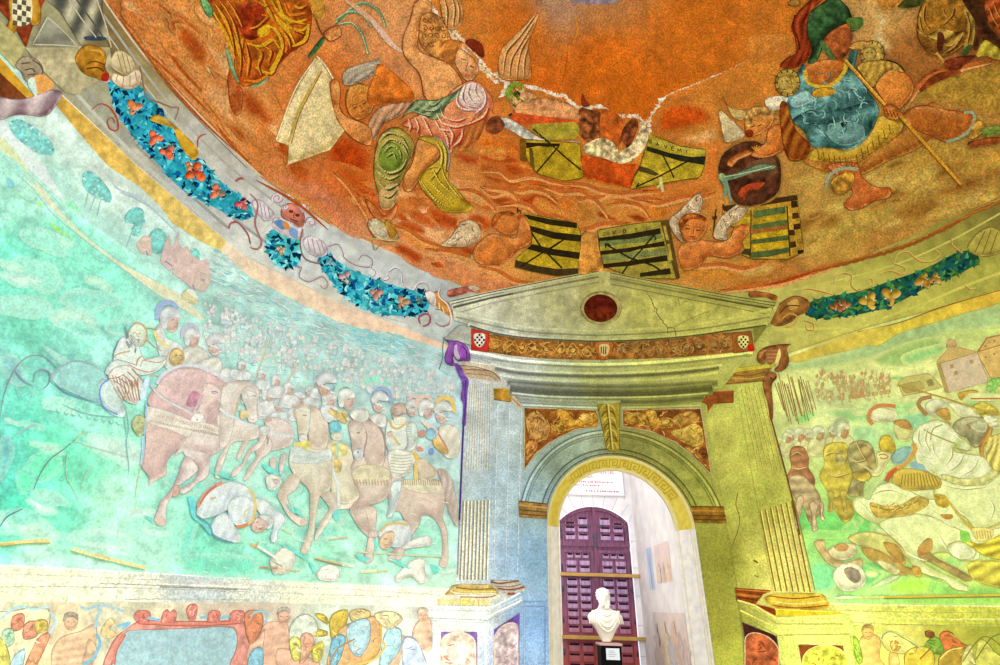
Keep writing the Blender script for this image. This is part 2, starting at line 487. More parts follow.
wall_grid('wall_right', 32, 125, bands([(200, 200, 106), (220, 222, 124), (186, 212, 124), (208, 178, 66), (178, 178, 84)]))

def arch_outline(r, n=40, base=0.0):
    """x, z of the opening, from the left foot over the crown to the right foot"""
    L = [(AX-r, base+(ASP-base)*k/8) for k in range(8)]
    A = [(AX-r*math.cos(PI*k/n), ASP+r*math.sin(PI*k/n)) for k in range(n+1)]
    return L+A+[(AX+r, ASP-(ASP-base)*(k+1)/8) for k in range(8)]

def far_wall():
    a0, a1 = math.radians(-26), math.radians(32)
    op = [(math.asin(x/R)*R, z) for x, z in arch_outline(AR)]
    outer = [(a0*R, 0), (op[0][0], 0)]
    loop = [(a0*R, 0)]+op+[(a1*R, 0), (a1*R, ZB), (a0*R, ZB)]
    B = cr(loop, True, .07, False)
    gx = np.arange(a0*R+.05, a1*R, .06); gz = np.arange(.05, ZB, .06)
    G = np.stack(np.meshgrid(gx, gz), 2).reshape(-1, 2); G = G[inside(G, B)]
    d = np.array([np.sqrt(((g-B)**2).sum(1)).min() for g in G]); G = G[d > .03]
    P = np.vstack([B, G])
    vo, _, fo, _, _, _ = delaunay_2d_cdt([Vector(p) for p in P], [], [list(range(len(B)))], 1, 1e-6)
    V = np.array([(v[0], v[1]) for v in vo])
    X = np.stack([R*np.sin(V[:, 0]/R), R*np.cos(V[:, 0]/R), V[:, 1]], 1)
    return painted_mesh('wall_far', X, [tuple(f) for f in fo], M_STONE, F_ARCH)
far_wall()

def dome():
    n, m = 250, 40
    a0, a1 = -150, 125
    X, f = [], []
    for j in range(m+1):
        t = PI/2*j/m*.995
        for i in range(n+1):
            a = math.radians(a0+(a1-a0)*i/n)
            X.append((R*math.cos(t)*math.sin(a), R*math.cos(t)*math.cos(a), ZB+HD*math.sin(t)))
    f = [(j*(n+1)+i, j*(n+1)+i+1, (j+1)*(n+1)+i+1, (j+1)*(n+1)+i) for j in range(m) for i in range(n)]
    return painted_mesh('ceiling', np.array(X), f, M_DOME, F_DOME)
dome()

M_FLOOR = plain_mat('floor_terracotta', (150, 110, 80), .6, .3, .2, 6)
def disc():
    n = 72
    v = [(R*math.sin(2*PI*k/n), R*math.cos(2*PI*k/n), 0) for k in range(n)]
    return struct(mesh_obj('floor', v, [tuple(range(n))], M_FLOOR))
disc()

# ------------------------------------------------------------------ the passage behind the arch
M_LIME = plain_mat('whitewashed_plaster', (236, 232, 228), .9, .1, .05, 5, c2=(214, 212, 214))
M_ASHLAR = plain_mat('pale_ashlar', (240, 238, 236), .9, .1, .04, 9, c2=(222, 222, 226))
NX0, NX1, NYB, NZT = -.95, .80, 6.16, 4.3
struct(mesh_obj('wall_niche_right', [(NX1,AY2,0),(NX1,NYB,0),(NX1,NYB,NZT),(NX1,AY2,NZT)], [(0,1,2,3)], M_LIME))
struct(mesh_obj('wall_niche_left', [(NX0,AY2,0),(NX0,NYB,0),(NX0,NYB,NZT),(NX0,AY2,NZT)], [(0,1,2,3)], M_LIME))
struct(mesh_obj('ceiling_niche', [(NX0,AY2,NZT),(NX1,AY2,NZT),(NX1,NYB,NZT),(NX0,NYB,NZT)], [(0,1,2,3)], M_LIME))
struct(mesh_obj('floor_niche', [(NX0,3.9,0.0),(NX1+.2,3.9,0.0),(NX1+.2,NYB,0.0),(NX0,NYB,0.0)], [(0,1,2,3)], M_FLOOR))
def niche_front():                            # the back of the room wall, seen only from inside the passage
    o = arch_outline(AR2, 32)
    loop = [(-1.3, 0)]+o+[(1.3, 0), (1.3, NZT), (-1.3, NZT)]
    B = cr(loop, True, .2, False)
    vo, _, fo, _, _, _ = delaunay_2d_cdt([Vector(p) for p in B], [], [list(range(len(B)))], 1, 1e-6)
    struct(mesh_obj('wall_niche_front', [(v[0], AY2+.03, v[1]) for v in vo], [tuple(f) for f in fo], M_LIME))
niche_front()

def wy(x, r=R): return math.sqrt(r*r-x*x)
# the splayed arch surround: white jambs below, yellow fretted arch above; the lighting cut between is put into the colours
M_JAMB = plain_mat('lit_jamb_plaster', (232, 228, 220), .9, .1, .05, 14, c2=(208, 206, 204))
M_YELLOW = plain_mat('yellow_arch_paint', (214, 196, 84), .9, .05, .1, 16, c2=(196, 172, 66))
M_YDARK = plain_mat('fret_line', (186, 158, 40), .9, .0, .1, 20)
M_CREAM = plain_mat('cream_edge_paint', (222, 208, 140), .9, .05, .08, 20)
def splay(o_out, t0, t1, off=0.0):
    """strip of the splay between fractions t0..t1 from the room side to the inner edge"""
    v, f = [], []
    for (x, z), (x2, z2) in o_out:
        a = np.array([x, wy(x)-.004, z]); b = np.array([x2, AY2, z2])
        n = np.array([AX-x, 0, (ASP-z) if z > ASP else 0]); n = n/np.linalg.norm(n)*off-np.array([0, off, 0])
        v += [a+(b-a)*t0+n, a+(b-a)*t1+n]
    f = [(2*i, 2*i+2, 2*i+3, 2*i+1) for i in range(len(o_out)-1)]
    return v, f
NA = 48
arc = [((AX-AR*math.cos(PI*k/NA), ASP+AR*math.sin(PI*k/NA)), (AX-AR2*math.cos(PI*k/NA), ASP+AR2*math.sin(PI*k/NA))) for k in range(NA+1)]
arch = thing('arch_reveal', 'yellow splayed round arch with a Greek key band over white jambs, around the doorway', 'arch', loc=(AX, 4.15, 0))
def child(o, parent):
    o.parent = parent; o.location = -world_loc(parent)
    return o
v, f = splay(arc, 0, 1); child(mesh_obj('arch_soffit', v, f, M_YELLOW), arch)
v, f = splay(arc, .8, 1.0, .002); child(mesh_obj('inner_edge', v, f, M_CREAM), arch)
v, f = splay(arc, 0, .16, .002); child(mesh_obj('outer_edge', v, f, M_CREAM), arch)
for s in (-1, 1):
    jl = [((AX+s*AR, ASP*k/6), (AX+s*AR2, ASP*k/6)) for k in range(7)]
    v, f = splay(jl, 0, 1); j = child(mesh_obj('jamb', v, f, M_JAMB), arch)
    for t in (.1, .22, .86):
        v, f = splay(jl, t, t+.025, .002); o = mesh_obj('moulding_line', v, f, M_CREAM); o.parent = j
# Greek key
def key_band():
    v, f = [], []
    def seg(u0, u1, w0, w1):
        n = max(2, int(abs(u1-u0)/.02)+1)
        for i in range(n):
            for q, (u, w) in enumerate(((u0+(u1-u0)*i/n, w0), (u0+(u1-u0)*(i+1)/n, w0), (u0+(u1-u0)*(i+1)/n, w1), (u0+(u1-u0)*i/n, w1))):
                th = PI*u
                a = np.array([AX-AR*math.cos(th), 0, ASP+AR*math.sin(th)]); a[1] = wy(a[0])-.004
                b = np.array([AX-AR2*math.cos(th), AY2, ASP+AR2*math.sin(th)])
                nn = np.array([AX-a[0], 0, ASP-a[2]]); nn = nn/np.linalg.norm(nn)*.003-np.array([0, .003, 0])
                v.append(a+(b-a)*w+nn)
            k = len(v); f.append((k-4, k-3, k-2, k-1))
    N = 11; lw = .06
    for k in range(N):
        u = .26+.6*k/N; p = .6/N
        g = lambda a: u+p*a
        seg(g(0), g(.8), .24, .24+lw); seg(g(.72), g(.8), .24, .66); seg(g(.3), g(.8), .62, .62+lw); seg(g(.3), g(.38), .42, .66)
        seg(g(.3), g(.56), .40, .40+lw); seg(g(0), g(.08), .24, .76); seg(g(-.2), g(.08), .72, .72+lw)
    return v, f
v, f = key_band(); child(mesh_obj('greek_key_band', v, f, M_YDARK), arch)

# back wall of the passage: ashlar with a segmental door head
DX0, DX1, DZS, DZT = -.309, .724, 2.777, 2.996
DC = (DX0+DX1)/2
def seg_arc(x0, x1, zs, zt, n=20):
    w = (x1-x0)/2; h = zt-zs; r = (w*w+h*h)/(2*h); cx = (x0+x1)/2; cz = zt-r
    a = math.asin(w/r)
    return [(cx+r*math.sin(-a+2*a*k/n), cz+r*math.cos(-a+2*a*k/n)) for k in range(n+1)]
def back_wall():
    loop = [(NX0, 0), (DX0, 0)]+seg_arc(DX0, DX1, DZS, DZT)+[(DX1, 0), (NX1, 0), (NX1, NZT), (NX0, NZT)]
    B = cr(loop, True, .15, False)
    vo, _, fo, _, _, _ = delaunay_2d_cdt([Vector(p) for p in B], [], [list(range(len(B)))], 1, 1e-6)
    return struct(mesh_obj('wall_niche_back', [(v[0], NYB, v[1]) for v in vo], [tuple(f) for f in fo], M_ASHLAR))
back_wall()
M_JOINT = plain_mat('mortar_joint', (196, 196, 206), .9, 0, .05)
bm = bmesh.new()
arcp = seg_arc(DX0, DX1, DZS, DZT, 8); arco = seg_arc(DX0-.16, DX1+.16, DZS+.12, DZT+.22, 8)
for (x, z), (x2, z2) in zip(arcp, arco):
    x2 = min(x2, NX1-.01)
    d = Vector((x2-x, 0, z2-z)).normalized(); n = Vector((d.z, 0, -d.x))*.004
    vs = [bm.verts.new(Vector((a, NYB-.003, b))+s*n) for a, b, s in ((x, z, 1), (x, z, -1), (x2, z2, -1), (x2, z2, 1))]
    bm.faces.new(vs)
for i in range(7):
    z = .35+i*.36
    add_box(bm, DX1+.001, NX1-.001, NYB-.004, NYB-.001, z, z+.008)
add_box(bm, NX0, NX1-.002, NYB-.004, NYB-.001, 3.9, 3.908)
add_box(bm, .69, .697, NYB-.004, NYB-.001, 3.1, 3.9)
struct(bm_obj('trim_1', bm, M_JOINT))

# ------------------------------------------------------------------ the double door
def wood(name, c, c2):
    m, t, b = nt(name)
    g = t.nodes.new('ShaderNodeTexCoord'); mp = t.nodes.new('ShaderNodeMapping'); mp.inputs['Scale'].default_value = (14, 14, 1.6)
    n = t.nodes.new('ShaderNodeTexNoise'); n.inputs['Scale'].default_value = 3; n.inputs['Detail'].default_value = 6
    t.links.new(g.outputs['Object'], mp.inputs[0]); t.links.new(mp.outputs[0], n.inputs['Vector'])
    r = t.nodes.new('ShaderNodeValToRGB'); r.color_ramp.elements[0].position = .35; r.color_ramp.elements[1].position = .68
    sp = t.nodes.new('ShaderNodeSeparateXYZ'); t.links.new(g.outputs['Object'], sp.inputs[0])
    mr = t.nodes.new('ShaderNodeMapRange'); mr.inputs[1].default_value = .9; mr.inputs[2].default_value = 1.8
    t.links.new(sp.outputs['Z'], mr.inputs[0])
    r.color_ramp.elements[0].color = (*lin(c2), 1); r.color_ramp.elements[1].color = (*lin(c), 1)
    t.links.new(n.outputs['Fac'], r.inputs[0])
    mx = t.nodes.new('ShaderNodeMix'); mx.data_type = 'RGBA'
    t.links.new(mr.outputs[0], mx.inputs[0]); mx.inputs[6].default_value = (*lin((168, 74, 62)), 1)
    t.links.new(r.outputs[0], mx.inputs[7])
    mu = t.nodes.new('ShaderNodeMix'); mu.data_type = 'RGBA'; mu.blend_type = 'MULTIPLY'; mu.inputs[0].default_value = .5
    t.links.new(mx.outputs[2], mu.inputs[6]); t.links.new(n.outputs['Color'], mu.inputs[7])
    t.links.new(mx.outputs[2], b.inputs['Base Color'])
    b.inputs['Roughness'].default_value = .5; b.inputs['Specular IOR Level'].default_value = .3
    return m
M_DOOR = wood('violet_brown_door_wood', (134, 82, 116), (96, 48, 68))
M_PANEL = wood('lilac_door_panel', (194, 166, 198), (154, 118, 158))
M_PANEL_SHADE = plain_mat('panel_shadow_paint', (48, 24, 40), .8, .1)
M_IRON = plain_mat('door_iron', (70, 82, 96), .4, .5, metal=.6)
M_OCHREBAR = plain_mat('ochre_wooden_bar', (196, 158, 84), .7, .2, .15, 10)
door = bpy.data.objects.new('door_1', None); COL.objects.link(door); door.location = (DC, NYB, 0); door['kind'] = 'structure'
def dchild(o, parent=door):
    o.parent = parent; o.location = -world_loc(parent); return o
def leaf(s):
    x0, x1 = (DX0, DC-.006) if s < 0 else (DC+.006, DX1)
    full = seg_arc(DX0+.004, DX1-.004, DZS, DZT-.004, 32)
    arcx = [(x, z) for x, z in full if x0-1e-3 <= x <= x1+1e-3]
    if s < 0: prof = [(x0+.004, 0)]+arcx+[(x1, DZT-.004), (x1, 0)]
    else: prof = [(x0, 0), (x0, DZT-.004)]+arcx+[(x1-.004, 0)]
    bm = bmesh.new()
    a = [bm.verts.new((x, NYB+.05, z)) for x, z in prof]; b = [bm.verts.new((x, NYB+.10, z)) for x, z in prof]
    bm.faces.new(a); bm.faces.new(b[::-1])
    for i in range(len(prof)): bm.faces.new((a[i], a[(i+1) % len(prof)], b[(i+1) % len(prof)], b[i]))
    lf = dchild(bm_obj('door_leaf', bm, M_DOOR))
    def ck(o): o.parent = lf; o.location = (0, 0, 0); return o
    # rails and stiles
    bm = bmesh.new()
    yb = NYB+.05
    for xa, xb in ((x0+.004, x0+.07), (x1-.07, x1-.004)):
        add_box(bm, xa, xb, yb-.022, yb, .02, 2.36)
        add_box(bm, xa, xb, yb-.022, yb, 2.45, 2.74)
    for za, zb in ((.02, .14), (1.22, 1.31), (2.02, 2.07), (2.34, 2.38), (2.43, 2.48)): add_box(bm, x0+.004, x1-.004, yb-.024, yb, za, zb)
    o = dchild(bm_obj('stile_frame', bm, M_DOOR)); o.parent = lf; o.location = (0, 0, 0)
    # curved head rail
    bm = bmesh.new(); w = .055
    ar = [(x, z) for x, z in full if x0+.01 <= x <= x1-.01]
    for (xa, za), (xb, zb) in zip(ar, ar[1:]):
        q = [bm.verts.new(p) for p in ((xa, yb-.022, za-.008), (xb, yb-.022, zb-.008), (xb, yb-.022, zb-w), (xa, yb-.022, za-w), (xa, yb, za-w), (xb, yb, zb-w))]
        bm.faces.new(q[:4]); bm.faces.new((q[3], q[2], q[5], q[4]))
    ck(bm_obj('head_rail', bm, M_DOOR))
    def pan(xa, xb, za, zb, shaded=True):
        bm = bmesh.new(); add_box(bm, xa, xb, yb-.016, yb, za, zb, bev=.008)
        p = ck(bm_obj('panel', bm, M_PANEL))
        if shaded:
            sl = mesh_obj('shade_strip', [(xa+.01, yb-.018, zb), (xb-.01, yb-.018, zb), (xb-.01, yb-.018, zb-.024), (xa+.01, yb-.018, zb-.024)], [(0,1,2,3)], M_PANEL_SHADE)  # flat dark strip painted as the shadow along the panel's upper edge
            sl.parent = lf
    m0, m1 = x0+.085, x1-.085; mid = (m0+m1)/2; g = .022
    # arched top: six panels stepping with the curve
    for ca, cb, zt in (((m0, mid-g, 2.83 if s > 0 else 2.76)), ((mid+g, m1, 2.76 if s > 0 else 2.83))):
        pan(ca, cb, 2.52, 2.60); pan(ca, cb, 2.63, 2.70)
        pan(ca, cb, 2.73, zt)
    for k in range(3):
        w3 = (m1-m0)/3; pan(m0+w3*k+.012, m0+w3*(k+1)-.012, 2.27, 2.33)
    add = bmesh.new(); add_box(add, m0-.02, m1+.02, yb-.01, yb, 2.06, 2.245); ck(bm_obj('field_board', add, M_DOOR))
    for ca, cb in ((m0, mid-g), (mid+g, m1)): pan(ca, cb, 2.08, 2.16); pan(ca, cb, 2.175, 2.235, False)
    for k in range(7):
        z = 1.32+k*.098
        for ca, cb in ((m0, mid-g*.8), (mid+g*.8, m1)): pan(ca, cb, z+.006, z+.088)
    for k in range(9):
        z = .16+k*.117
        for ca, cb in ((m0, mid-g*.8), (mid+g*.8, m1)): pan(ca, cb, z+.006, z+.105)
    # iron hinges and bolt
    xo = x0+.02 if s < 0 else x1-.02
    for z in (.5, 1.1, 1.48, 1.86, 2.14, 2.56, 2.66):
        bm = bmesh.new(); r = bmesh.ops.create_cone(bm, cap_ends=True, segments=10, radius1=.012, radius2=.012, depth=.07)
        for q in r['verts']: q.co += Vector((xo, yb-.03, z))
        ck(bm_obj('hinge', bm, M_IRON, smooth=True))
    return lf
lfL = leaf(-1); lfR = leaf(1)
bm = bmesh.new(); add_box(bm, DC-.022, DC+.022, NYB+.012, NYB+.03, .05, 2.98, .006)
dchild(bm_obj('meeting_stile', bm, M_DOOR))
bm = bmesh.new(); add_box(bm, DC-.035, DC+.035, NYB-.0, NYB+.012, 2.56, 2.585, .004); add_box(bm, DC-.012, DC+.02, NYB-.008, NYB+.012, 2.42, 2.60, .004)
dchild(bm_obj('bolt', bm, M_IRON))
for s in (-1, 1):
    bm = bmesh.new(); add_box(bm, DC+s*.10-.05, DC+s*.10+.05, NYB+.015, NYB+.03, 2.70, 2.72, .004); dchild(bm_obj('latch', bm, M_IRON))

def bar(z, label):
    bm = bmesh.new(); add_box(bm, DX0-.02, NX1-.002, NYB-.10, NYB-.03, z-.022, z+.022, .006)
    o = bm_obj('wooden_bar', bm, M_OCHREBAR); o['label'] = label; o['category'] = 'bar'; o['group'] = 'bars across the door'
    return o
bar(2.045, 'upper ochre wooden bar across the violet double door, above the bust')
bar(1.275, 'lower ochre wooden bar across the door, behind the chest of the bust')

# plaque over the door
M_PLAQUE = plain_mat('white_plaque', (250, 248, 248), .6, .2, .02, 8)
M_INK = plain_mat('pale_red_lettering', (190, 110, 140), .8, .1, .05)
bm = bmesh.new(); add_box(bm, -.55, .687, NYB-.035, NYB-.005, 3.15, 3.72, .006)
plq = thing('plaque', 'white rectangular plaque with faint reddish capitals on the wall over the double door', 'plaque', loc=(.07, NYB-.02, 3.15))
child(bm_obj('slab', bm, M_PLAQUE), plq)
def text(s, x, z, size, parent, mat, y, align='LEFT', name='lettering'):
    cu = bpy.data.curves.new(name, 'FONT'); cu.body = s; cu.size = size; cu.align_x = align; cu.space_character = 1.08
    t = bpy.data.objects.new(name, cu); COL.objects.link(t)
    dg = bpy.context.evaluated_depsgraph_get(); me = bpy.data.meshes.new_from_object(t.evaluated_get(dg))
    bpy.data.objects.remove(t); bpy.data.curves.remove(cu)
    me.transform(__import__('mathutils').Matrix.Rotation(PI/2, 4, 'X'))
    me.transform(__import__('mathutils').Matrix.Translation((x, y, z)))
    me.materials.clear(); me.materials.append(mat)
    o = bpy.data.objects.new(name, me); COL.objects.link(o)
    return child(o, parent)
yp = NYB-.038
text('O DE TOLEDO Y PIMENTEL', .56, 3.475, .072, plq, M_INK, yp, 'RIGHT')
text('DUQUE DE ALBA', .22, 3.405, .068, plq, M_INK, yp, 'RIGHT')
rr = random.Random(4)
for z, xa, xb, h in ((3.55, .02, .34, .03), (3.60, .26, .52, .03), (3.335, -.1, .52, .024), (3.285, -.12, .3, .022), (3.20, .1, .62, .022)):    # lines too faint to read
    bm = bmesh.new(); x = xa
    while x < xb:
        w = rr.uniform(.012, .026)
        add_box(bm, x, x+w, yp, yp+.002, z, z+h*rr.uniform(.7, 1)); x += w+rr.uniform(.008, .03)
    child(bm_obj('faint_line', bm, M_INK), plq)

# ------------------------------------------------------------------ the bust on its dark stand
M_MARBLE = plain_mat('white_marble', (244, 240, 228), .55, .3, .04, 6, c2=(228, 222, 206))
M_BLACK = plain_mat('black_stand_paint', (6, 6, 7), .6, .08, .1)
M_PAPER = plain_mat('white_label_paper', (226, 238, 244), .8, .1, .02)
M_TAUPE = plain_mat('pinkish_stand_top', (206, 170, 160), .6, .2, .05)
BX, BY, BZ = .10, 5.2, 1.265
bust = thing('marble_bust', 'white marble bust of a bearded man in a draped tunic, on the black stand', 'bust', loc=(BX, BY, BZ))
def loft(rings, n=28):
    """rings: (z, half width, half depth, y shift, x shift, squareness)"""
    v, f = [], []
    for z, a, b, dy, dx, sq in rings:
        for k in range(n):
            t = 2*PI*k/n
            c, s = math.cos(t), math.sin(t)
            e = 2/sq
            v.append((dx+a*math.copysign(abs(c)**e, c), dy+b*math.copysign(abs(s)**e, s), z))
    for j in range(len(rings)-1):
        for k in range(n): f.append((j*n+k, j*n+(k+1) % n, (j+1)*n+(k+1) % n, (j+1)*n+k))
    f += [tuple(range(n))[::-1], tuple((len(rings)-1)*n+k for k in range(n))]
    return v, f
def sub(o, k=1):
    m = o.modifiers.new('smooth', 'SUBSURF'); m.levels = m.render_levels = k
    for p in o.data.polygons: p.use_smooth = True
    return o
v, f = loft([(0, .055, .05, 0, 0, 2), (.02, .058, .052, 0, 0, 2), (.045, .075, .055, -.005, 0, 2), (.09, .098, .068, -.01, 0, 2.1), (.14, .125, .085, -.015, 0, 2.2), (.19, .17, .098, -.012, 0, 2.3), (.225, .205, .105, -.008, 0, 2.4),
              (.26, .218, .108, 0, 0, 2.4), (.295, .205, .10, .006, 0, 2.3), (.325, .165, .088, .012, 0, 2.2), (.345, .11, .074, .016, 0, 2), (.36, .075, .066, .014, -.003, 2), (.385, .062, .064, .008, -.006, 2), (.41, .062, .066, 0, -.008, 2)])
sub(mesh_obj('torso', v, f, M_MARBLE, bust))
v, f = loft([(.375, .03, .035, -.035, -.010, 2), (.395, .05, .058, -.028, -.010, 2), (.42, .062, .078, -.018, -.010, 2), (.45, .068, .088, -.010, -.009, 2), (.48, .073, .092, -.004, -.009, 2), (.51, .076, .094, 0, -.008, 2), (.54, .074, .090, .004, -.008, 2), (.565, .062, .074, .008, -.008, 2), (.583, .038, .045, .010, -.008, 2), (.589, .012, .015, .010, -.008, 2)])
head = sub(mesh_obj('head', v, f, M_MARBLE, bust))
def lump(name, parent, pts, mat=M_MARBLE):
    bm = bmesh.new()
    for x, y, z, rx, ry, rz in pts:
        r = bmesh.ops.create_uvsphere(bm, u_segments=14, v_segments=9, radius=1)
        for q in r['verts']: q.co = Vector((x+q.co.x*rx, y+q.co.y*ry, z+q.co.z*rz))
    return bm_obj(name, bm, mat, parent, True)
hx = -.009
lump('nose', head, [(hx, -.106, .470, .010, .018, .020), (hx, -.098, .490, .008, .013, .024)])
lump('brow', head, [(hx-.028, -.086, .505, .026, .014, .008), (hx+.028, -.086, .505, .026, .014, .008)])
for s in (-1, 1):
    lump('eye', head, [(hx+s*.028, -.082, .490, .013, .010, .008)])
    lump('ear', head, [(hx+s*.073, .002, .475, .010, .018, .026)])
lump('mouth', head, [(hx, -.094, .437, .022, .010, .005), (hx, -.092, .428, .018, .010, .006)])
rb = random.Random(3)
lump('beard', head, [(hx+rb.uniform(-.052, .052), -.062-rb.random()*.025, .405+rb.uniform(-.035, .03), .018, .018, .022) for _ in range(34)])
lump('hair', head, [(hx+.072*math.sin(a)*c, .012+.085*math.cos(a)*c*.9, z, .020, .020, .016) for a in [PI*2*k/18 for k in range(18)] if True for z, c in ((.50, .98), (.53, .95), (.555, .80)) if not (math.cos(a) < -.35)])
def tube_on(name, parent, pts, r, mat):
    cu = bpy.data.curves.new(name, 'CURVE'); cu.dimensions = '3D'; cu.bevel_depth = r; cu.bevel_resolution = 3
    sp = cu.splines.new('NURBS'); sp.points.add(len(pts)-1); sp.use_endpoint_u = True; sp.order_u = 4
    for p, q in zip(sp.points, pts): p.co = (*q, 1)
    t = bpy.data.objects.new(name, cu); COL.objects.link(t)
    dg = bpy.context.evaluated_depsgraph_get(); me = bpy.data.meshes.new_from_object(t.evaluated_get(dg))
    bpy.data.objects.remove(t); me.materials.clear(); me.materials.append(mat)
    for p in me.polygons: p.use_smooth = True
    o = bpy.data.objects.new(name, me); COL.objects.link(o); o.parent = parent
    return o
for i, (w, lo, rad) in enumerate(((.085, .285, .013), (.12, .225, .012), (.15, .165, .012), (.165, .115, .010))):    # drapery swags from shoulder to shoulder
    pts = []
    for k in range(9):
        t = -1+2*k/8
        z = .335-(1-t*t)*(.335-lo); x = w*t
        pts.append((x, -.06-.045*(1-t*t)-.008*i*(1-abs(t)), z))
    tube_on('drapery_fold', bust, pts, rad, M_MARBLE)
for s in (-1, 1):
    for q in range(3): tube_on('sleeve_fold', bust, [(s*(.12+.02*q), -.075+.01*q, .33-.015*q), (s*(.155+.02*q), -.10+.012*q, .27), (s*(.15+.025*q), -.095+.015*q, .20)], .008, M_MARBLE)
stand = thing('display_stand', 'tall black display stand with a pale top, carrying the marble bust', 'stand', loc=(.125, BY, 0))
box('column', (-.12, .12, -.13, .13, 0, 1.24), M_BLACK, stand, .006)
box('stand_top', (-.135, .135, -.14, .14, 1.24, 1.263), M_TAUPE, stand, .004)
sg = thing('label_card', 'white printed card on the black front of the stand, below the bust', 'card', loc=(.14, BY-.14, 1.1))
box('card', (-.078, .078, .003, .009, 0, .115), M_PAPER, sg)
for k in range(4):
    box('printed_line', (-.05, .02+.01*(k % 3), .0015, .003, .088-k*.018, .091-k*.018), M_IRON, sg)

# ------------------------------------------------------------------ painted architecture on the wall
def shade(cf,k,tint=(1,1,1)):
    t = np.array(tint)*k
    return lambda P: np.clip(cf(P)*t,0,255)
def soft(p,pts,c,w0,n=5,alpha=None,base=F_ARCH,k=.6):
    """a brushed shadow line: strokes from wide and faint to narrow and dark"""
    for i in range(n):
        t = i/(n-1) if n > 1 else 1
        mid = np.mean(np.array(pts),0)
        b = base(mid[None])[0]
        col = b*(1-t*k)+np.array(c)*t*k
        p.stroke(pts,w0*(1-t*.75),col)
a,b,d = C(430,320,6.653),C(430,565,6.653),C(680,320,6.653)
e,g = C(750,499),C(690,380,2.331)
c22,c23,c13 = C(500,332),C(500,499),C(250,499)

def pilaster(name_label,shaft,flute_lines,flute_c,cap,capcol,capdetail,base,basecol,basedetail,at,low=None,rr=None):
    t = thing('pilaster',name_label, 'pilaster',at=at,group='painted pilasters beside the arch')
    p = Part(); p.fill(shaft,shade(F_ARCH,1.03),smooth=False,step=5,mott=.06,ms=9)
    for q in (0,1): pass
    p.build('shaft',t,M_STONE)
    p = Part()
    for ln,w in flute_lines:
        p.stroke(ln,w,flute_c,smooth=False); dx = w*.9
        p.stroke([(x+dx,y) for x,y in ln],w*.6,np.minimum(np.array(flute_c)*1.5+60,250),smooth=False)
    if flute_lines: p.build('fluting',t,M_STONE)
    p = Part()
    for pts,c,kw in cap: p.fill(pts,c,**kw)
    for pts,c,w in capdetail: p.stroke(pts,w,c)
    p.build('capital',t,M_STONE)
    p = Part()
    for pts,c,kw in base: p.fill(pts,c,**kw)
    for pts,c,w in basedetail: p.stroke(pts,w,c)
    p.build('base',t,M_STONE)
    return t
K = dict(smooth=False,step=3,mott=.10,ms=6)
def lines_between(l0,l1,r0,r1,n,a0=0.08,a1=.92):
    """n fluting lines spread between the left line l0-l1 and the right line r0-r1"""
    out = []
    for i in range(n):
        t = a0+(a1-a0)*i/(n-1)
        out.append([(l0[0]+(r0[0]-l0[0])*t,l0[1]+(r0[1]-l0[1])*t),(l1[0]+(r1[0]-l1[0])*t,l1[1]+(r1[1]-l1[1])*t)])
    return out
# left outer pilaster
fl = [(l,1.5) for l in lines_between((461,501),(457.5,580),(490.5,500),(488.5,580),8)]
fl += [(l,.5) for l in lines_between((468.5,384),(463.5,470),(492,384),(491.5,470),10)]
P1 = pilaster('pale grey fluted pilaster left of the arch, the one beside the turquoise battle fresco',
  xy(467.8,379,493,381.6,491.5,500,489.3,582,456,581,459.5,499),fl,(150,140,110),
  [(a(165,262,430,308,470,375,430,345,200,300),(206,196,176),K),(a(205,300,420,345,478,420,430,405,240,385),(176,152,118),dict(K,grad=((200,185,160),90))),(a(245,380,425,408,420,430,250,402),(205,205,198),K)],
  None,[(a(230,330,400,340,470,400),(140,105,66),1.1),(a(240,355,400,372,440,405),(150,122,85),.9),(a(165,262,430,310,478,385),(236,226,205),1.3),(a(200,300,300,312,400,338),(128,98,70),.8)],
  [(b(170,130,405,130,440,165,460,190,440,210,300,214,130,206,95,200,130,160),(196,176,112),dict(K,smooth=True,puff=5,sh=(150,112,60))),(b(95,200,455,195,510,190,515,215,400,235,48,232),(226,222,196),K),
   (b(48,228,400,232,400,270,50,264),(226,214,150),K),(b(400,232,515,195,515,228,430,272,400,270),(205,212,208),K)],
  None,[(b(175,150,300,162,430,156),(150,96,30),1.2),(b(190,172,300,180,440,176),(232,218,90),1.1),(b(140,165,160,185,300,192,440,188),(236,228,196),1.3),(b(200,212,380,214,440,200),(150,80,40),1.0),(b(215,235,240,222,260,240,240,262,215,255,215,235),(232,214,40),1.2),(b(322,232,322,268),(205,170,60),.9)],
  (473,600))
# left inner pilaster
P2 = pilaster('narrow bluish pilaster left of the arch, squeezed between the fluted one and the arch',
  xy(493.5,390,524,404,521.5,500,519.5,581,490.5,579,492,500),[(l,.5) for l in lines_between((497,404),(493.5,570),(521,408),(517,572),3,0,1)],(148,165,172),
  [(a(422,455,500,458,560,478,540,545,425,530),(168,128,48),dict(K,mott=.25)),(a(548,485,570,480,616,548,597,608,540,535),(205,190,160),K)],
  None,[(a(556,490,608,552),(176,110,40),1.2),(a(545,520,600,575),(150,95,45),.8),(a(430,310,520,430,612,545),(214,210,200),1.2),(a(420,455,500,455,552,475),(206,176,100),.8),(a(425,530,535,545),(105,78,40),.7)],
  [(b(405,100,590,100,600,130,635,150,640,168,520,200,450,178,400,120),(182,178,164),dict(K,puff=4)),(b(515,178,560,172,566,196,516,202),(166,92,44),K)],
  None,[(b(405,112,470,122,590,106),(120,82,50),1.6),(b(430,138,520,146,605,128),(150,110,80),1.0),(b(450,156,540,164,630,146),(140,70,45),1.5),(b(465,175,560,178,635,160),(190,190,190),1.2)],
  (506,596))
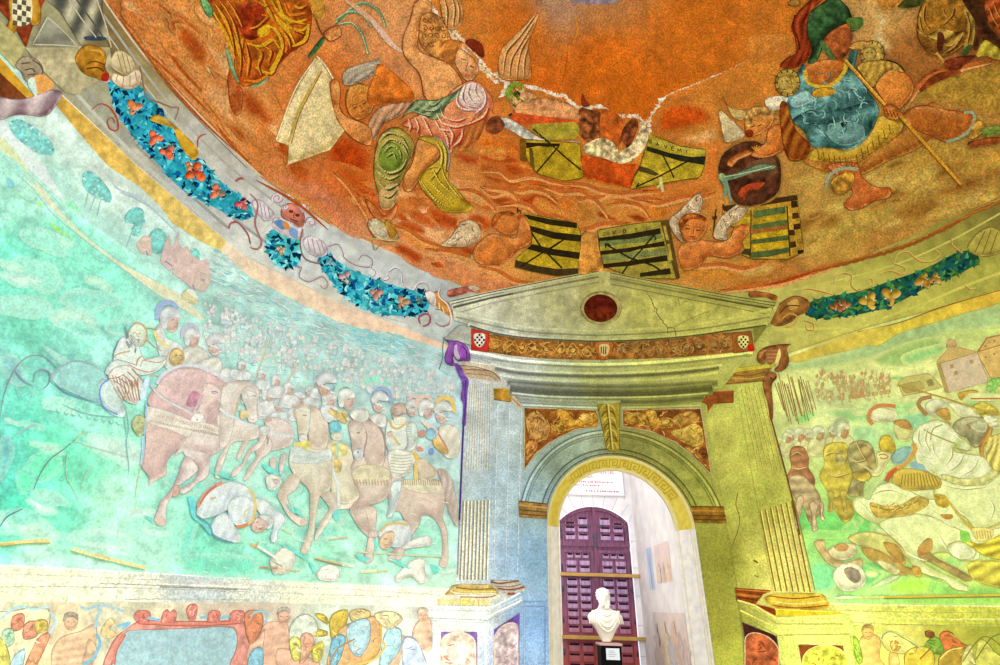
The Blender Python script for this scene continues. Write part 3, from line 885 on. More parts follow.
# right outer pilaster
fl = [(l,1.5) for l in lines_between((758.5,511.5),(774,591),(794,500),(813,592),7,.04,.93)]
fl += [(l,.5) for l in lines_between((739,388),(756,470),(763,386),(784,470),6)]
P3 = pilaster('yellow-green fluted pilaster right of the arch, the one beside the pale green battle fresco',
  xy(737,384.6,763.6,381,770,416,793.8,499,814,593,774,592,757.5,505),fl,(132,108,40),
  [(d(325,320,560,300,640,290,600,330,580,365,560,408,280,432,243,412),(150,112,46),dict(K,mott=.2)),(d(325,325,640,292,634,312,325,352),(196,186,62),K),(d(325,320,243,412,285,428,330,345),(138,84,34),K)],
  None,[(d(340,362,450,372,570,345),(112,92,34),1.2),(d(345,385,460,392,575,372),(196,176,86),.9),(d(300,425,430,412,560,404),(120,88,40),.9),(d(560,345,582,370,560,405),(110,80,40),.9)],
  [(e(75,385,270,378,310,405,318,432,290,442,115,440,70,415),(206,178,62),dict(K,smooth=True,puff=5,sh=(140,96,30))),(e(20,420,75,432,105,442,102,468,22,436),(128,50,22),K),(e(102,440,360,448,365,473,104,466),(214,190,40),K)],
  None,[(e(75,388,180,398,280,388),(150,92,24),1.3),(e(85,408,190,420,305,408),(232,214,120),1.3),(e(90,425,190,436,310,425),(140,84,24),1.2),(e(100,440,240,448,362,450),(236,226,110),.9)],
  (800,615))
# right inner pilaster
P4 = pilaster('broad olive pilaster right of the arch, between the arch and the fluted pilaster',
  xy(702.5,404,736,392,757,505,772,590,738,590,721,490),[],(120,110,50),
  [(d(185,476,358,468,358,548,228,556,185,612,178,565,146,545),(142,78,32),dict(K,mott=.16))],
  None,[(d(185,478,352,470),(172,116,56),.9),(d(230,556,350,548),(100,52,24),.8),(d(150,545,185,565,186,608),(104,52,26),.9)],
  [(g(105,484,190,490,170,500,150,526,108,514),(138,66,24),dict(K,mott=.2)),(g(106,496,165,503,160,508,108,503),(176,112,44),K)],
  None,[(g(108,488,188,494),(196,130,60),.9),(g(108,512,150,524),(86,40,16),.9),(g(112,506,158,514),(90,40,20),1.2)],
  (750,606))
p = Part(); p.stroke(g(112,262,107,290,115,318,113,345,98,388),.9,(120,100,52)); p.stroke(g(148,420,158,426),2.0,(110,100,40)); p.stroke(g(150,455,160,460),1.2,(120,108,44))
p.build('plaster_crack',P4,M_STONE)

# pedestals under the pilasters
def pedestal(label,face,side,lines,panels,at):
    t = thing('pedestal',label, 'pedestal',at=at,group='painted pedestals under the pilasters')
    p = Part(); p.fill(face,shade(F_ARCH,1.02),smooth=False,step=5,mott=.05); p.build('front_face',t,M_STONE)
    p = Part(); p.fill(side,shade(F_ARCH,.97),smooth=False,step=5,mott=.05); p.build('side_face',t,M_STONE)
    p = Part()
    for pts,c,w in lines: p.stroke(pts,w,c,smooth=False)
    p.build('cornice_moulding',t,M_STONE)
    for back,bc,slab,scol,veins,vc in panels:
        p = Part(); p.fill(back,bc,smooth=False,step=3,mott=.15,line=(120,110,100),lw=.7); o = p.build('marble_panel',t,M_STONE)
        p = Part(); p.fill(slab,scol,smooth=False,step=2,mott=.22,ms=7,line=(225,205,170),lw=.9)
        for v in veins: p.stroke(v,1.3,vc,taper=.8,jit=1)
        q = p.build('arched_slab',o,M_STONE)
    return t
def veins(cx0,cx1,y0,y1,n,seed):
    r = random.Random(seed); out = []
    for _ in range(n):
        x,y = r.uniform(cx0,cx1),r.uniform(y0,y1)
        pts = [(x,y)]
        for k in range(3): pts.append((min(max(pts[-1][0]+r.uniform(-4,5),cx0),cx1),min(max(pts[-1][1]+r.uniform(-3,4),y0),y1)))
        out.append(pts)
    return out
def arched(x0,x1,yt,yb,dy=0,n=12):
    cx,rx = (x0+x1)/2,(x1-x0)/2
    return [(x0,yb)]+[(cx-rx*math.cos(PI*k/n),yt+rx*.72-rx*.72*math.sin(PI*k/n)+dy*((cx-rx*math.cos(PI*k/n))-x0)/(x1-x0)) for k in range(n+1)]+[(x1,yb)]
LW,LB,LG = (238,240,236),(150,160,168),(196,206,212)
pedestal('pale stone pedestal left of the arch with pink marble arched panels under the pilasters',
  xy(431,606,494,606,489,620,486,700,432,700,433,620),xy(494,606,522,592,524,600,523,700,486,700,489,620),
  [(b(0,275,410,285,600,185),LW,1.6),(b(0,300,400,308,615,212),LG,1.2),(b(0,330,380,345,610,235),LW,1.8),(b(0,352,385,368,640,245),LB,.8),(b(10,370,372,385),LG,1.0),(b(372,385,370,700),LW,1.4),(b(600,245,780,242),(120,145,180),.8),(b(630,275,765,275,765,700),(118,142,182),.7),(b(630,275,628,700),(170,195,225),.8),(b(20,385,20,690),LG,.8)],
  [(xy(441.3,632,477,632,476.5,700,441,700),(128,100,176),arched(439.8,475.7,631.6,700),(236,206,186),veins(444,472,645,690,16,1),(200,96,56)),
   (xy(494,629.6,519.5,613,518.8,700,494,700),(104,76,160),arched(494.3,518.2,629,700,-10),(206,188,190),veins(497,516,640,690,12,2),(176,130,150))],
  (465,680))
pedestal('yellowish stone pedestal right of the arch with red and green marble panels, under the pilasters',
  xy(778,617,843,614,852,630,858,700,790,700,782,632),xy(738,602,756,606,778,617,782,632,790,700,752,700,742,620),
  [(e(-50,405,20,425,105,478,370,478),(226,222,120),1.6),(e(-45,425,20,445,110,500,372,500),(160,158,64),1.1),(e(-40,445,115,520,385,518),(216,214,110),1.4),(e(-38,462,110,545,400,540),(150,146,60),.9),(e(130,545,165,700),(206,204,100),1.4),(e(400,545,430,700),(180,186,84),1.0),(e(-38,470,-10,700),(140,138,58),.8)],
  [(xy(742,622,777,636,784,700,754,700),(64,34,26),arched(745,779,628,700,12),(172,92,56),veins(750,776,640,690,14,3),(112,46,26)),
   (xy(798.5,644.7,843,645.5,850,700,808,700),(124,66,26),arched(802,848,645,700),(196,196,78),veins(810,842,652,690,12,4),(156,120,30))],
  (815,690))

# archivolt: the grey painted ring round the arch
t = thing('archivolt', 'broad grey and olive painted moulding ring round the top of the arch', 'archivolt',at=(612,440))
def ring(x0,z0,r0,r1,a0,a1,n=60):
    """picture points of a ring on the wall about the arch centre"""
    o = []
    for r,ks in ((r0,range(n+1)),(r1,range(n,-1,-1))):
        for k in ks:
            th = a0+(a1-a0)*k/n
            x,z = AX-r*math.cos(th),ASP+r*math.sin(th)
            o.append((x,wy(x),z))
    return pix(np.array(o))
def ringline(r,a0,a1,n=60):
    o = []
    for k in range(n+1):
        th = a0+(a1-a0)*k/n; x,z = AX-r*math.cos(th),ASP+r*math.sin(th); o.append((x,wy(x),z))
    return [tuple(q) for q in pix(np.array(o))]
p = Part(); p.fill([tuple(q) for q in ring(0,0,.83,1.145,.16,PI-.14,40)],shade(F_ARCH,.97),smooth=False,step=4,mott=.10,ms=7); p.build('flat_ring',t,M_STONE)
p = Part()
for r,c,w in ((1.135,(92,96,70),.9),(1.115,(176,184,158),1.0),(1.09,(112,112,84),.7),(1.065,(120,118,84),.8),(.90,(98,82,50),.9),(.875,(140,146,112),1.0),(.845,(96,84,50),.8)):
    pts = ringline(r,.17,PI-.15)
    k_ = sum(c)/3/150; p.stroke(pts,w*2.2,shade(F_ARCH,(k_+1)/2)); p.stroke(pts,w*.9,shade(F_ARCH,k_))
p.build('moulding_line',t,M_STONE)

# imposts
def impost(label,poly,col,at):
    t = thing('impost',label, 'impost',at=at,group='imposts at the springing of the arch')
    p = Part(); p.fill(poly,col,smooth=False,step=3,mott=.22,ms=5)
    o = p.build('impost_block',t,M_STONE)
    q = np.array(poly); tp,bt = q[:2],q[2:]
    p = Part()
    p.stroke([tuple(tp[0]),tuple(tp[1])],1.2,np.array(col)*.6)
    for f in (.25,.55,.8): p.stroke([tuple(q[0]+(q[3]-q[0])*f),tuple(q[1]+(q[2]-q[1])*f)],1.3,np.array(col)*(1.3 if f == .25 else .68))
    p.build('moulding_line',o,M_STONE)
impost('brown moulded impost block at the left foot of the arch',c23(74,8,188,20,188,80,76,72),(150,116,62),(533,518))
impost('brown moulded impost block at the right foot of the arch',c23(765,30,895,32,908,97,777,95),(138,98,34),(710,523))

# keystone
t = thing('keystone', 'ochre keystone carved with an acanthus leaf over the crown of the arch', 'keystone',at=(613,451))
p = Part(); p.fill(c22(382,253,480,253,478,477,428,477),(150,134,46),smooth=False,step=3,mott=.14,line=(104,88,36),lw=.9); o = p.build('block',t,M_STONE)
p = Part(); p.fill(c22(384,255,478,255,476,274,386,274),(196,172,66),smooth=False,line=(118,96,40),lw=.6)
for i in range(7):
    y = 290+i*25; w = 30-i*1.5; cx = 431+i*3.2
    for s in (-1,1): p.stroke(c22(cx,y,cx+s*w*.6,y+6,cx+s*w,y+26),1.6,(104,74,24) if i % 2 else (198,176,80),taper=.6)
p.stroke(c22(432,280,452,470),1.4,(206,190,100)); p.stroke(c22(425,285,446,470),.9,(92,64,22))
p.build('acanthus_leaf',o,M_STONE)

# spandrel reliefs
def spandrel(label,poly,figs,at):
    t = thing('spandrel_panel',label, 'spandrel',at=at,group='painted relief panels over the arch')
    p = Part(); p.fill(poly,(140,82,34),smooth=False,step=3,mott=.3,ms=9,line=(206,196,150),lw=1.0); p.build('red_brown_ground',t,M_STONE)
    p = Part()
    for pts,c in figs: p.fill(pts,c,puff=5,sh=(112,62,16),hl=(236,206,110),mott=.15,ms=5,line=(104,58,20),lw=.6,step=2.2,folds=(60,5,.2))
    p.scumble(poly,80,[(214,172,92),(116,66,24),(200,154,70),(128,76,28)],7,random.Random(9),.9)
    p.build('reclining_figure',t,M_STONE)
spandrel('triangular red-brown relief panel left of the keystone with a reclining golden figure',c22(98,303,386,312,392,378,300,390,200,440,140,490,98,550),
  [(c22(220,312,262,312,300,352,330,330,380,318,388,372,310,384,240,400,200,380),(196,148,50)),(c22(106,330,150,320,190,350,200,400,160,440,120,430,105,380),(198,148,84)),(c22(200,312,228,316,240,360,210,380,190,340),(150,92,30)),
   (c22(104,440,140,430,150,460,120,500,104,510),(178,118,60)),(c22(130,345,160,340,175,370,150,390,128,375),(216,170,100)),(c22(310,330,350,322,365,345,330,360),(222,178,84))],(550,430))
spandrel('triangular red-brown relief panel right of the keystone with a reclining golden figure',c22(490,312,803,305,845,570,780,500,700,440,600,395,492,378),
  [(c22(500,330,560,320,640,345,690,360,680,385,600,382,540,372,500,362),(176,136,46)),(c22(690,345,740,318,780,320,800,345,770,375,720,385),(168,128,56)),(c22(680,395,730,385,770,365,805,380,815,440,790,470,750,450,710,430),(196,166,70)),
   (c22(580,315,620,312,628,350,600,362),(206,162,62)),(c22(740,455,790,475,830,540,800,520),(160,112,50)),(c22(640,345,668,338,680,360,655,372),(214,176,80))],(672,432))

# entablature: cornice bands and the golden frieze
h,v = C(430,260,5),C(610,260,5)
ent = thing('entablature', 'curved pale entablature over the arch with a golden scroll frieze between checkered shields', 'entablature',at=(600,372))
p = Part(); p.fill(h(190,320,205,345)+h(460,385,630,395,840,405)+v(10,402,330,385,720,335,735,335,715,455,560,640,0,720)+h(600,720,420,650,320,520,200,470),shade(F_ARCH,1.0),smooth=False,step=5,mott=.08)
p.build('stone_ground',ent,M_STONE)
p = Part()
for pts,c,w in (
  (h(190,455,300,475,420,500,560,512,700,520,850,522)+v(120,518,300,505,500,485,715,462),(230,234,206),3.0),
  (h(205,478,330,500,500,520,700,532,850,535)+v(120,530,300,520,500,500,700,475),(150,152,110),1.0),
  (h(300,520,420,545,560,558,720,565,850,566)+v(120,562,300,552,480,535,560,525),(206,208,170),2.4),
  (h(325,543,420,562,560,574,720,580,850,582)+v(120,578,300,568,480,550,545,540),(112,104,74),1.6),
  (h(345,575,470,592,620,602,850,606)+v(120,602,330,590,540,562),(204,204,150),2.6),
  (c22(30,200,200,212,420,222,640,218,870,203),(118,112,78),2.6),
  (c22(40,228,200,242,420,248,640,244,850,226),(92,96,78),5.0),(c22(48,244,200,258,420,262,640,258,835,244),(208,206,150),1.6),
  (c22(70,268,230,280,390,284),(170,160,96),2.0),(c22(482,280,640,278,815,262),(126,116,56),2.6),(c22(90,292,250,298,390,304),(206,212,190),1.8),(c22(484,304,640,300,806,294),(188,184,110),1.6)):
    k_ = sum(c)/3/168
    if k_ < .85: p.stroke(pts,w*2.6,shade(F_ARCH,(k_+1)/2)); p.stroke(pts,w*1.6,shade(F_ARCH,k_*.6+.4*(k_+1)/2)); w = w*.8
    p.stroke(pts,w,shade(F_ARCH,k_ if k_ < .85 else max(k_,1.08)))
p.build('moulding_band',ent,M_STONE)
# frieze
fr_top = h(205,345,330,370,460,386,630,398,840,405)+v(10,402,180,398,370,385,540,366,705,354)
fr_bot = h(205,452,300,462,420,480,560,492,700,498,840,500)+v(0,498,180,494,360,486,560,468,722,450)
p = Part(); p.fill(fr_top+fr_bot[::-1],(146,96,42),smooth=False,step=3,mott=.3,ms=6); fz = p.build('frieze_ground',ent,M_STONE)
p = Part(); rq = random.Random(11)
ft,fb = cr(fr_top,False,2),cr(fr_bot,False,2)
def fpt(u,w):
    i = min(int(u*(len(ft)-1)),len(ft)-1); j = min(int(u*(len(fb)-1)),len(fb)-1)
    q = ft[i]*(1-w)+fb[j]*w
    return (q[0],q[1])
for i in range(19):
    u = .095+.81*i/18
    if abs(u-.48) < .03: continue
    cx,cy = fpt(u,.5); r = 6.2
    k = .8 if u > .5 else 1.0
    gold = (190*k+18,150*k+8,72*k)
    sgn = 1 if i % 2 else -1
    sp = [(cx+sgn*(r-1.6*a_)*math.cos(a_*1.35+i),cy+(r-1.6*a_)*math.sin(a_*1.35+i)*1.15) for a_ in np.linspace(0,3.6,12)]
    p.stroke(sp,2.0,gold); p.stroke([(x+.6,y+.7) for x,y in sp],.7,(84,48,16))
    p.fill(ell(cx,cy,2.3,2.3),(214*k,178*k,90*k),puff=2,step=1.5)
    for q in range(5):
        uu,ww = u+rq.uniform(-.022,.022),rq.uniform(.1,.9); x,y = fpt(uu,ww)
        an = rq.uniform(0,360); p.fill(ell(x,y,rq.uniform(2,3.4),rq.uniform(.9,1.5),an,8),(rq.uniform(165,225)*k,rq.uniform(125,165)*k,rq.uniform(50,80)),puff=1.4,step=1.4,line=(96,56,20),lw=.4)
    for q in range(2):
        x0,y0 = fpt(u-.02,rq.uniform(.1,.9)); x1,y1 = fpt(u,rq.uniform(.1,.9)); x2,y2 = fpt(u+.024,rq.uniform(.1,.9))
        p.stroke([(x0,y0),(x1,y1),(x2,y2)],1.1,(206*k,160*k,76*k),taper=.7)
p.scumble(fr_top+fr_bot[::-1],140,[(206,166,86),(124,74,30),(190,146,64)],5,rq,.8)
p.build('golden_scrollwork',fz,M_STONE)
def shield(poly,ground,cx,cy,s,parent,red2):
    p = Part(); p.fill(poly,ground,smooth=False,step=2,mott=.12,line=(96,60,40),lw=.6)
    p.fill([(cx-5.5*s,cy-6*s),(cx,cy-7*s),(cx+5.5*s,cy-6*s),(cx+5.6*s,cy+1*s),(cx+3*s,cy+6*s),(cx,cy+7.4*s),(cx-3*s,cy+6*s),(cx-5.6*s,cy+1*s)],(226,220,206) if red2 is None else (222,214,130),step=1.5,line=(150,90,60),lw=.6)
    for i in range(-2,3):
        for j in range(-2,3):
            if (i+j) % 2 == 0 and abs(i)+abs(j) < 4 and not (abs(i) == 2 and abs(j) == 2):
                x,y,r = cx+i*2.2*s,cy+j*2.6*s,.95*s; p.dab([(x-r,y-r*1.1),(x+r,y-r*1.1),(x+r,y+r*1.1),(x-r,y+r*1.1)],(26,24,44))
    if red2: p.fill(red2,(190,36,22),step=2,puff=2)
    p.build('checkered_shield',parent,M_STONE, 'shield checkered in black and white on a red square')
shield(h(205,342,295,360,293,460,205,450),(190,50,40),479.5,340,1.0,ent,None)
shield(v(610,368,705,354,722,452,618,466),(150,92,34),743.4,342,.95,ent,v(690,430,715,422,722,452,694,456))
p = Part(); p.fill(c22(385,38,448,38,452,66,440,100,418,112,392,100,382,66),(186,108,40),step=2,puff=3,line=(96,30,12),lw=.9)
p.fill(c22(398,52,436,52,432,88,416,98,400,86),(206,186,120),step=2)
for x in (406,415,424): p.stroke(c22(x,58,x-2,88),1.1,(60,50,50))
p.build('central_shield',ent,M_STONE, 'small striped shield at the middle of the golden frieze')
# grey return block at the left end of the frieze
p = Part(); p.fill(h(70,395,150,318,205,345,205,425,130,405),(178,184,172),smooth=False,step=3,mott=.1,line=(120,128,120),lw=.7)
p.fill(v(715,335,790,322,735,400,722,420),(126,124,52),smooth=False,step=3,mott=.1)
p.build('return_block',ent,M_STONE)

# pediment
ped = thing('pediment', 'broad low triangular pediment over the arch with a dark red disc in its middle', 'pediment',at=(600,340))
top = h(88,205,300,160,500,120,700,80,845,52)+v(0,60,200,100,400,138,600,175,848,214)
bot = v(800,318,720,333,530,362,330,385,170,398,0,404)+h(840,403,630,396,460,386,320,365,200,325,120,300,110,235)
p = Part(); p.fill(top+bot,shade(F_ARCH,1.02),smooth=False,step=4,mott=.12,ms=10); p.build('tympanum',ped,M_STONE)
def raking(off,w,c1,c2,trim=0):
    q1 = [(x,y+off) for x,y in h(100+trim,207,300,162,500,122,700,82,845,56)]; q2 = [(x,y+off) for x,y in v(0,64,200,104,400,142,600,179,830-trim,215)]
    return [(q1,w,c1),(q2,w,c2)]
p = Part()
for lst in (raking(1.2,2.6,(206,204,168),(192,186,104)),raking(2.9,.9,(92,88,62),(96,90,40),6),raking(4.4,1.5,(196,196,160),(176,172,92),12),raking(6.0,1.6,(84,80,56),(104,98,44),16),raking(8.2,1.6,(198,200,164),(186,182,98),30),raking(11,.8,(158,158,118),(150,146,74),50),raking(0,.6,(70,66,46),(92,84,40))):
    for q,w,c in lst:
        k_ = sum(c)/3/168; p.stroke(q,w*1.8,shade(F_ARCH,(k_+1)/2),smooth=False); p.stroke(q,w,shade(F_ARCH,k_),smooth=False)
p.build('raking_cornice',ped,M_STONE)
p = Part()
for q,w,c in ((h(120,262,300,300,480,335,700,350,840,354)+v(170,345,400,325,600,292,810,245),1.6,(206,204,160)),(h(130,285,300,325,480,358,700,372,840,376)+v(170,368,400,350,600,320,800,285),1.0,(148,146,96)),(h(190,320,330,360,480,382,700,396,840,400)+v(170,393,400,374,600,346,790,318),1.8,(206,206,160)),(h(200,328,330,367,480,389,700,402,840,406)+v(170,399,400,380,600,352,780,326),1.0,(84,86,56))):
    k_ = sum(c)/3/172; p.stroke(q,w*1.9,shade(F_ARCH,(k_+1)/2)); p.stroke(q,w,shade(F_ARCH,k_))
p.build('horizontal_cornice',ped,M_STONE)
p = Part(); p.fill(ell(601,308,21,16.5,0,24),(182,172,98),step=3,puff=5,line=(120,104,52),lw=.8); o = p.build('disc_frame',ped,M_STONE)
p = Part(); p.fill(ell(600.6,308.2,16.4,13.4,0,24),(74,20,16),step=2.2,mott=.35,ms=5,grad=((104,42,16),90),line=(60,14,10),lw=.9); p.build('red_disc',o,M_STONE)
p = Part()
p.stroke(v(200,195,225,240,250,290,290,345),.9,(104,92,50),jit=1.5); p.stroke(v(175,150,215,215,222,262),.6,(140,130,72)); p.stroke(v(290,370,288,345,305,335,325,350,330,385),.9,(126,104,54)); p.stroke(v(300,345,420,285,500,255),.6,(140,132,70)); p.stroke(v(340,190,350,230),.6,(130,120,66))
p.build('plaster_crack',ped,M_STONE)
for i,(cx,cy,rx,ry,cc) in enumerate(()): pass

# strapwork scrolls at the outer ends of the entablature
sl = thing('scroll_ornament', 'violet scroll hanging beside the left pilaster, ending in a long violet stripe', 'scroll',at=(452,450))
p = Part(); p.fill(a(90,118,120,140,185,140,235,165,262,210,266,270,225,268,180,270,160,230,150,270,170,300,120,295,98,260,110,205,130,160),(142,84,172),step=2,puff=4,mott=.16,ms=5,line=(84,42,110),lw=.8)
p.fill(a(165,168,180,160,182,200,200,250,182,262,160,225),(196,184,206),step=2); p.stroke(a(210,170,240,205,245,262),1.2,(92,44,110))
p.build('scroll_curl',sl,M_WALL)
p = Part(); p.fill(a(165,290,200,300,235,370,258,400,250,480,243,600,238,700,215,690,222,560,205,520,215,420,185,350),(112,76,158),step=2,mott=.25,ms=4)
p.stroke([(463.5,424),(461.5,470),(459.5,520)],1.8,(84,50,120)); p.stroke([(459.5,520),(457.5,575)],1.0,(140,130,150)); p.stroke(a(240,400,232,480,236,560,225,690),1.2,(84,46,130))
p.stroke(a(95,110,85,180,85,250,60,330),.8,(90,120,110))
p.build('hanging_stripe',sl,M_WALL)
sr = thing('scroll_ornament', 'red-brown scroll beside the right pilaster, ending in a long red-brown stripe', 'scroll',at=(785,470))
p = Part(); p.fill(d(512,250,530,205,580,178,650,165,740,160,708,180,722,250,718,300,690,330,640,345,630,325,655,300,665,240,655,185,620,190,575,230,560,290,530,285),(150,96,48),step=2,puff=4,mott=.16,ms=5,line=(104,54,26),lw=.8)
p.fill(d(575,215,610,195,650,185,648,215,625,285,580,282),(164,112,62),step=2,folds=(80,4,.5)); p.fill(d(660,190,672,230,655,280,632,290,640,250),(226,214,120),step=2)
p.stroke(d(530,250,550,215,575,200),1.3,(196,150,84))
p.build('scroll_curl',sr,M_WALL)
p = Part(); p.fill(d(590,345,640,355,645,385,615,420,612,480,620,560,618,660,600,665,585,560,560,480,552,400),(146,96,50),step=2,mott=.2,ms=4,puff=3); p.stroke([(771,418),(783,462),(792,497),(800,535)],1.4,(112,70,36)); p.stroke([(794,500),(806,550),(815,590)],.9,(140,122,50)); p.stroke(d(600,380,625,400,640,375),1.6,(84,44,26))
p.build('hanging_stripe',sr,M_WALL)

# ------------------------------------------------------------------ the garland frieze under the dome
LAYER[0] = 0
c00,c10,c20,c30 = C(0,0),C(250,0),C(500,0),C(750,0)
c01,c11,c21,c31 = C(0,166),C(250,166),C(500,166),C(750,166)
c02,c12,c32 = C(0,332),C(250,332),C(750,332)
c03,c33 = C(0,499),C(750,499)
rl = random.Random(21)
TEAL = [(20,130,165),(50,170,196),(90,205,214),(15,85,150),(10,50,84),(140,226,230),(40,150,160),(60,180,220),(8,44,70)]
GREENS = [(24,92,64),(40,120,80),(16,60,60),(60,140,90),(20,84,96),(80,130,50)]
def garland(poly,base,cols,fruits,parent,mat,nl,size,lab):
    p = Part(); p.fill(poly,base,step=3,mott=.2,ms=7); p.leaves(poly,nl,cols,size,rl)
    g_ = p.build('leaf_garland',parent,mat,lab)
    for x,y,r,c in fruits:
        p = Part()
        a0 = rl.uniform(0,6.3)
        for q in range(3):
            aa = a0+q*2.1; p.fill(ell(x+math.cos(aa)*r*.55,y+math.sin(aa)*r*.5,r*.75,r*.5,math.degrees(aa),10),np.array(c)*rl.uniform(.92,1.1),step=1.4,puff=r*.6,hl=(246,214,190),line=np.array(c)*.5,lw=.5)
            if q < 2: p.stroke([(x,y),(x+math.cos(aa+1)*r*.9,y+math.sin(aa+1)*r*.8)],1.3,(240,216,200),taper=.7)
        p.leaves(ell(x,y,r*1.3),3,cols,size*.7,rl)
        p.build('fruit',g_,mat)
    return g_
def spiral(cx,cy,r,turns,a0,sgn=1,n=18,sq=1.0):
    return [(cx+sgn*r*(1-.85*k/n)*math.cos(a0+2*PI*turns*k/n),cy+sq*r*(1-.85*k/n)*math.sin(a0+2*PI*turns*k/n)) for k in range(n+1)]
fl = thing('garland_frieze', 'pale grey frieze with turquoise garlands and a mask, above the turquoise battle fresco', 'frieze',at=(240,230))
band = xy(60,-40,97,-10,140,50,195,110,250,166,300,210,370,243,420,265,447,282,450,300,470,330,470,346,447,346,400,332,345,314,290,287,225,242,137,167,62,96,0,42,-30,18,-30,-40)
p = Part(); p.fill(band,F_FRIEZE,smooth=False,step=4); p.build('plaster_band',fl,M_WALL)
p = Part()
p.stroke(xy(97,-10,140,50,195,110,250,166,300,208,370,243,420,265,450,281),1.6,(222,206,170)); p.stroke(xy(93,-10,136,50,191,112,247,168),1.0,(150,120,70))
p.stroke(xy(92,12,150,92,215,165,300,232),1.2,(196,202,188)); p.stroke(xy(100,10,160,92,222,160,290,213),2.2,(170,174,160))
p.stroke(xy(60,60,110,118,160,168,228,228),3.0,(150,156,146)); p.stroke(xy(52,66,104,124,150,170,226,236),3.5,(190,196,186)); p.stroke(xy(62,95,110,140,137,166,226,241),1.4,(226,220,196))
p.stroke(xy(150,152,190,190,230,216,300,268),2.6,(150,160,160)); p.stroke(xy(250,258,300,283,350,308,420,326),1.2,(206,200,182))
p.build('moulding_line',fl,M_WALL)
p = Part(); p.fill(xy(61,95,110,140,137,166,180,202,226,241,221,252,198,240,172,223,160,206,140,187,108,166,85,140,55,104),(212,172,74),smooth=False,step=3,mott=.14,grad=((214,196,120),40))
p.fill(xy(226,241,250,260,300,284,350,308,400,326,447,345,447,350,400,336,375,333,337,321,300,303,250,277,221,252),(230,214,186),smooth=False,step=3,mott=.08,grad=((236,206,180),0))
p.build('ochre_border',fl,M_WALL)
garland(c00(440,320,560,350,640,430,700,520,760,600,830,664,900,740,985,800,1010,860,960,880,880,840,760,780,700,730,640,664,570,590,500,500,450,400),(40,160,180),TEAL,
  [(134,107,7,(226,134,70)),(155,138,7,(226,112,70)),(168,152,7,(220,104,70)),(190,166,5,(226,140,80)),(196,173,9,(226,96,40)),(217,192,7,(214,120,80)),(242,204,6,(200,90,90))],fl,M_WALL,420,8, 'turquoise leaf garland with orange fruit')
p = Part()
p.fill(c00(600,480,640,460,720,520,790,610,770,640,730,590,700,520),(196,164,62),puff=4,step=2); p.fill(c00(700,510,780,580,790,630,750,620,715,570),(206,166,50),puff=5,step=2,sh=(140,96,20))
p.build('ribbon',fl,M_WALL)
garland(c11(300,340,350,380,420,420,520,460,620,490,700,500,718,555,690,595,600,600,500,585,400,540,340,480,290,410,275,370),(60,180,195),TEAL,
  [(345,277,6,(196,170,170)),(376,294,6,(206,150,130)),(403,302,6,(206,160,120)),(330,262,4,(120,190,220)),(420,300,4,(90,150,120))],fl,M_WALL,330,8, 'second turquoise leaf garland, beside the pediment')
garland(c11(75,270,120,250,190,275,205,320,200,375,160,410,110,400,70,350,65,300),(80,200,195),TEAL,[(281,250,4.5,(206,170,120))],fl,M_WALL,110,8, 'round turquoise bunch of leaves under the mask')
# mask with curling hair
mk = Part()
mk.fill(c11(125,175,150,150,200,160,218,200,210,245,170,225,130,205),(206,130,106),puff=5,step=2,line=(150,60,50),lw=.8)
for x,y in ((165,180),(190,195)): mk.fill(c11(x-8,y-4,x+8,y-2,x+6,y+8,x-8,y+6),(110,40,34),step=1.5)
mk.stroke(c11(178,185,174,205,182,208),1,(130,50,40)); mk.stroke(c11(160,212,190,222),1.2,(120,40,40))
m_ = mk.build('painted_mask',fl,M_WALL, 'ruddy grotesque mask with white curling hair')
mk = Part()
for cx,cy,r,a0 in ((110,130,26,0),(160,120,20,1),(215,165,22,2),(245,225,26,3),(140,165,14,0)):
    mk.fill(ell(250+cx/4,166+cy/4,r/4,r/4*.9),(222,216,220),step=1.6,puff=3); mk.stroke([(250+x/4,166+y/4) for x,y in spiral(cx,cy,r*.9,1.2,a0)],.8,(140,120,140))
mk.stroke(c11(155,112,170,108,178,125),1.2,(170,50,50))
mk.build('curled_hair',m_,M_WALL)
mk = Part(); mk.fill(c11(90,220,110,205,205,250,210,290,150,285,95,250),(214,206,206),puff=3,step=2); mk.fill(c11(95,225,125,215,150,240,130,255),(96,150,206),step=2); mk.fill(c11(155,245,190,258,185,290,160,275),(120,160,210),step=2); mk.fill(c11(130,225,150,225,160,255,140,250),(226,150,70),step=2)
mk.build('striped_collar',m_,M_WALL)
def shell(poly,ribs,name='fan_shell',col=(216,212,216),ln=(150,140,156),mat=M_WALL,par=fl):
    q = Part(); q.fill(poly,col,puff=5,step=2,line=ln,lw=.8)
    for r_ in ribs: q.stroke(r_,.8,ln)
    q.build(name,par,mat)
shell(c11(10,140,40,135,90,180,100,205,60,220,40,200,20,180),[c11(40,145,50,205),c11(55,150,65,212),c11(72,165,82,210)])
shell(c11(215,290,250,280,300,310,310,350,280,365,240,350,215,320),[c11(230,290,240,345),c11(248,290,262,352),c11(266,295,284,352),c11(284,305,300,345)])
shell(c00(445,230,470,200,520,220,540,260,540,290,500,300,460,280,440,260),[c00(470,215,490,290),c00(488,212,508,292),c00(506,220,524,285)],col=(206,196,150),ln=(150,110,60))
shell(c00(450,290,500,305,545,275,565,300,550,345,500,355,450,325),[c00(470,300,462,330),c00(495,306,490,350),c00(520,300,520,345),c00(540,285,548,325)],col=(222,210,176),ln=(160,110,60))
p = Part()
RED = (176,70,46); WH = (232,230,232); BR = (150,110,90)
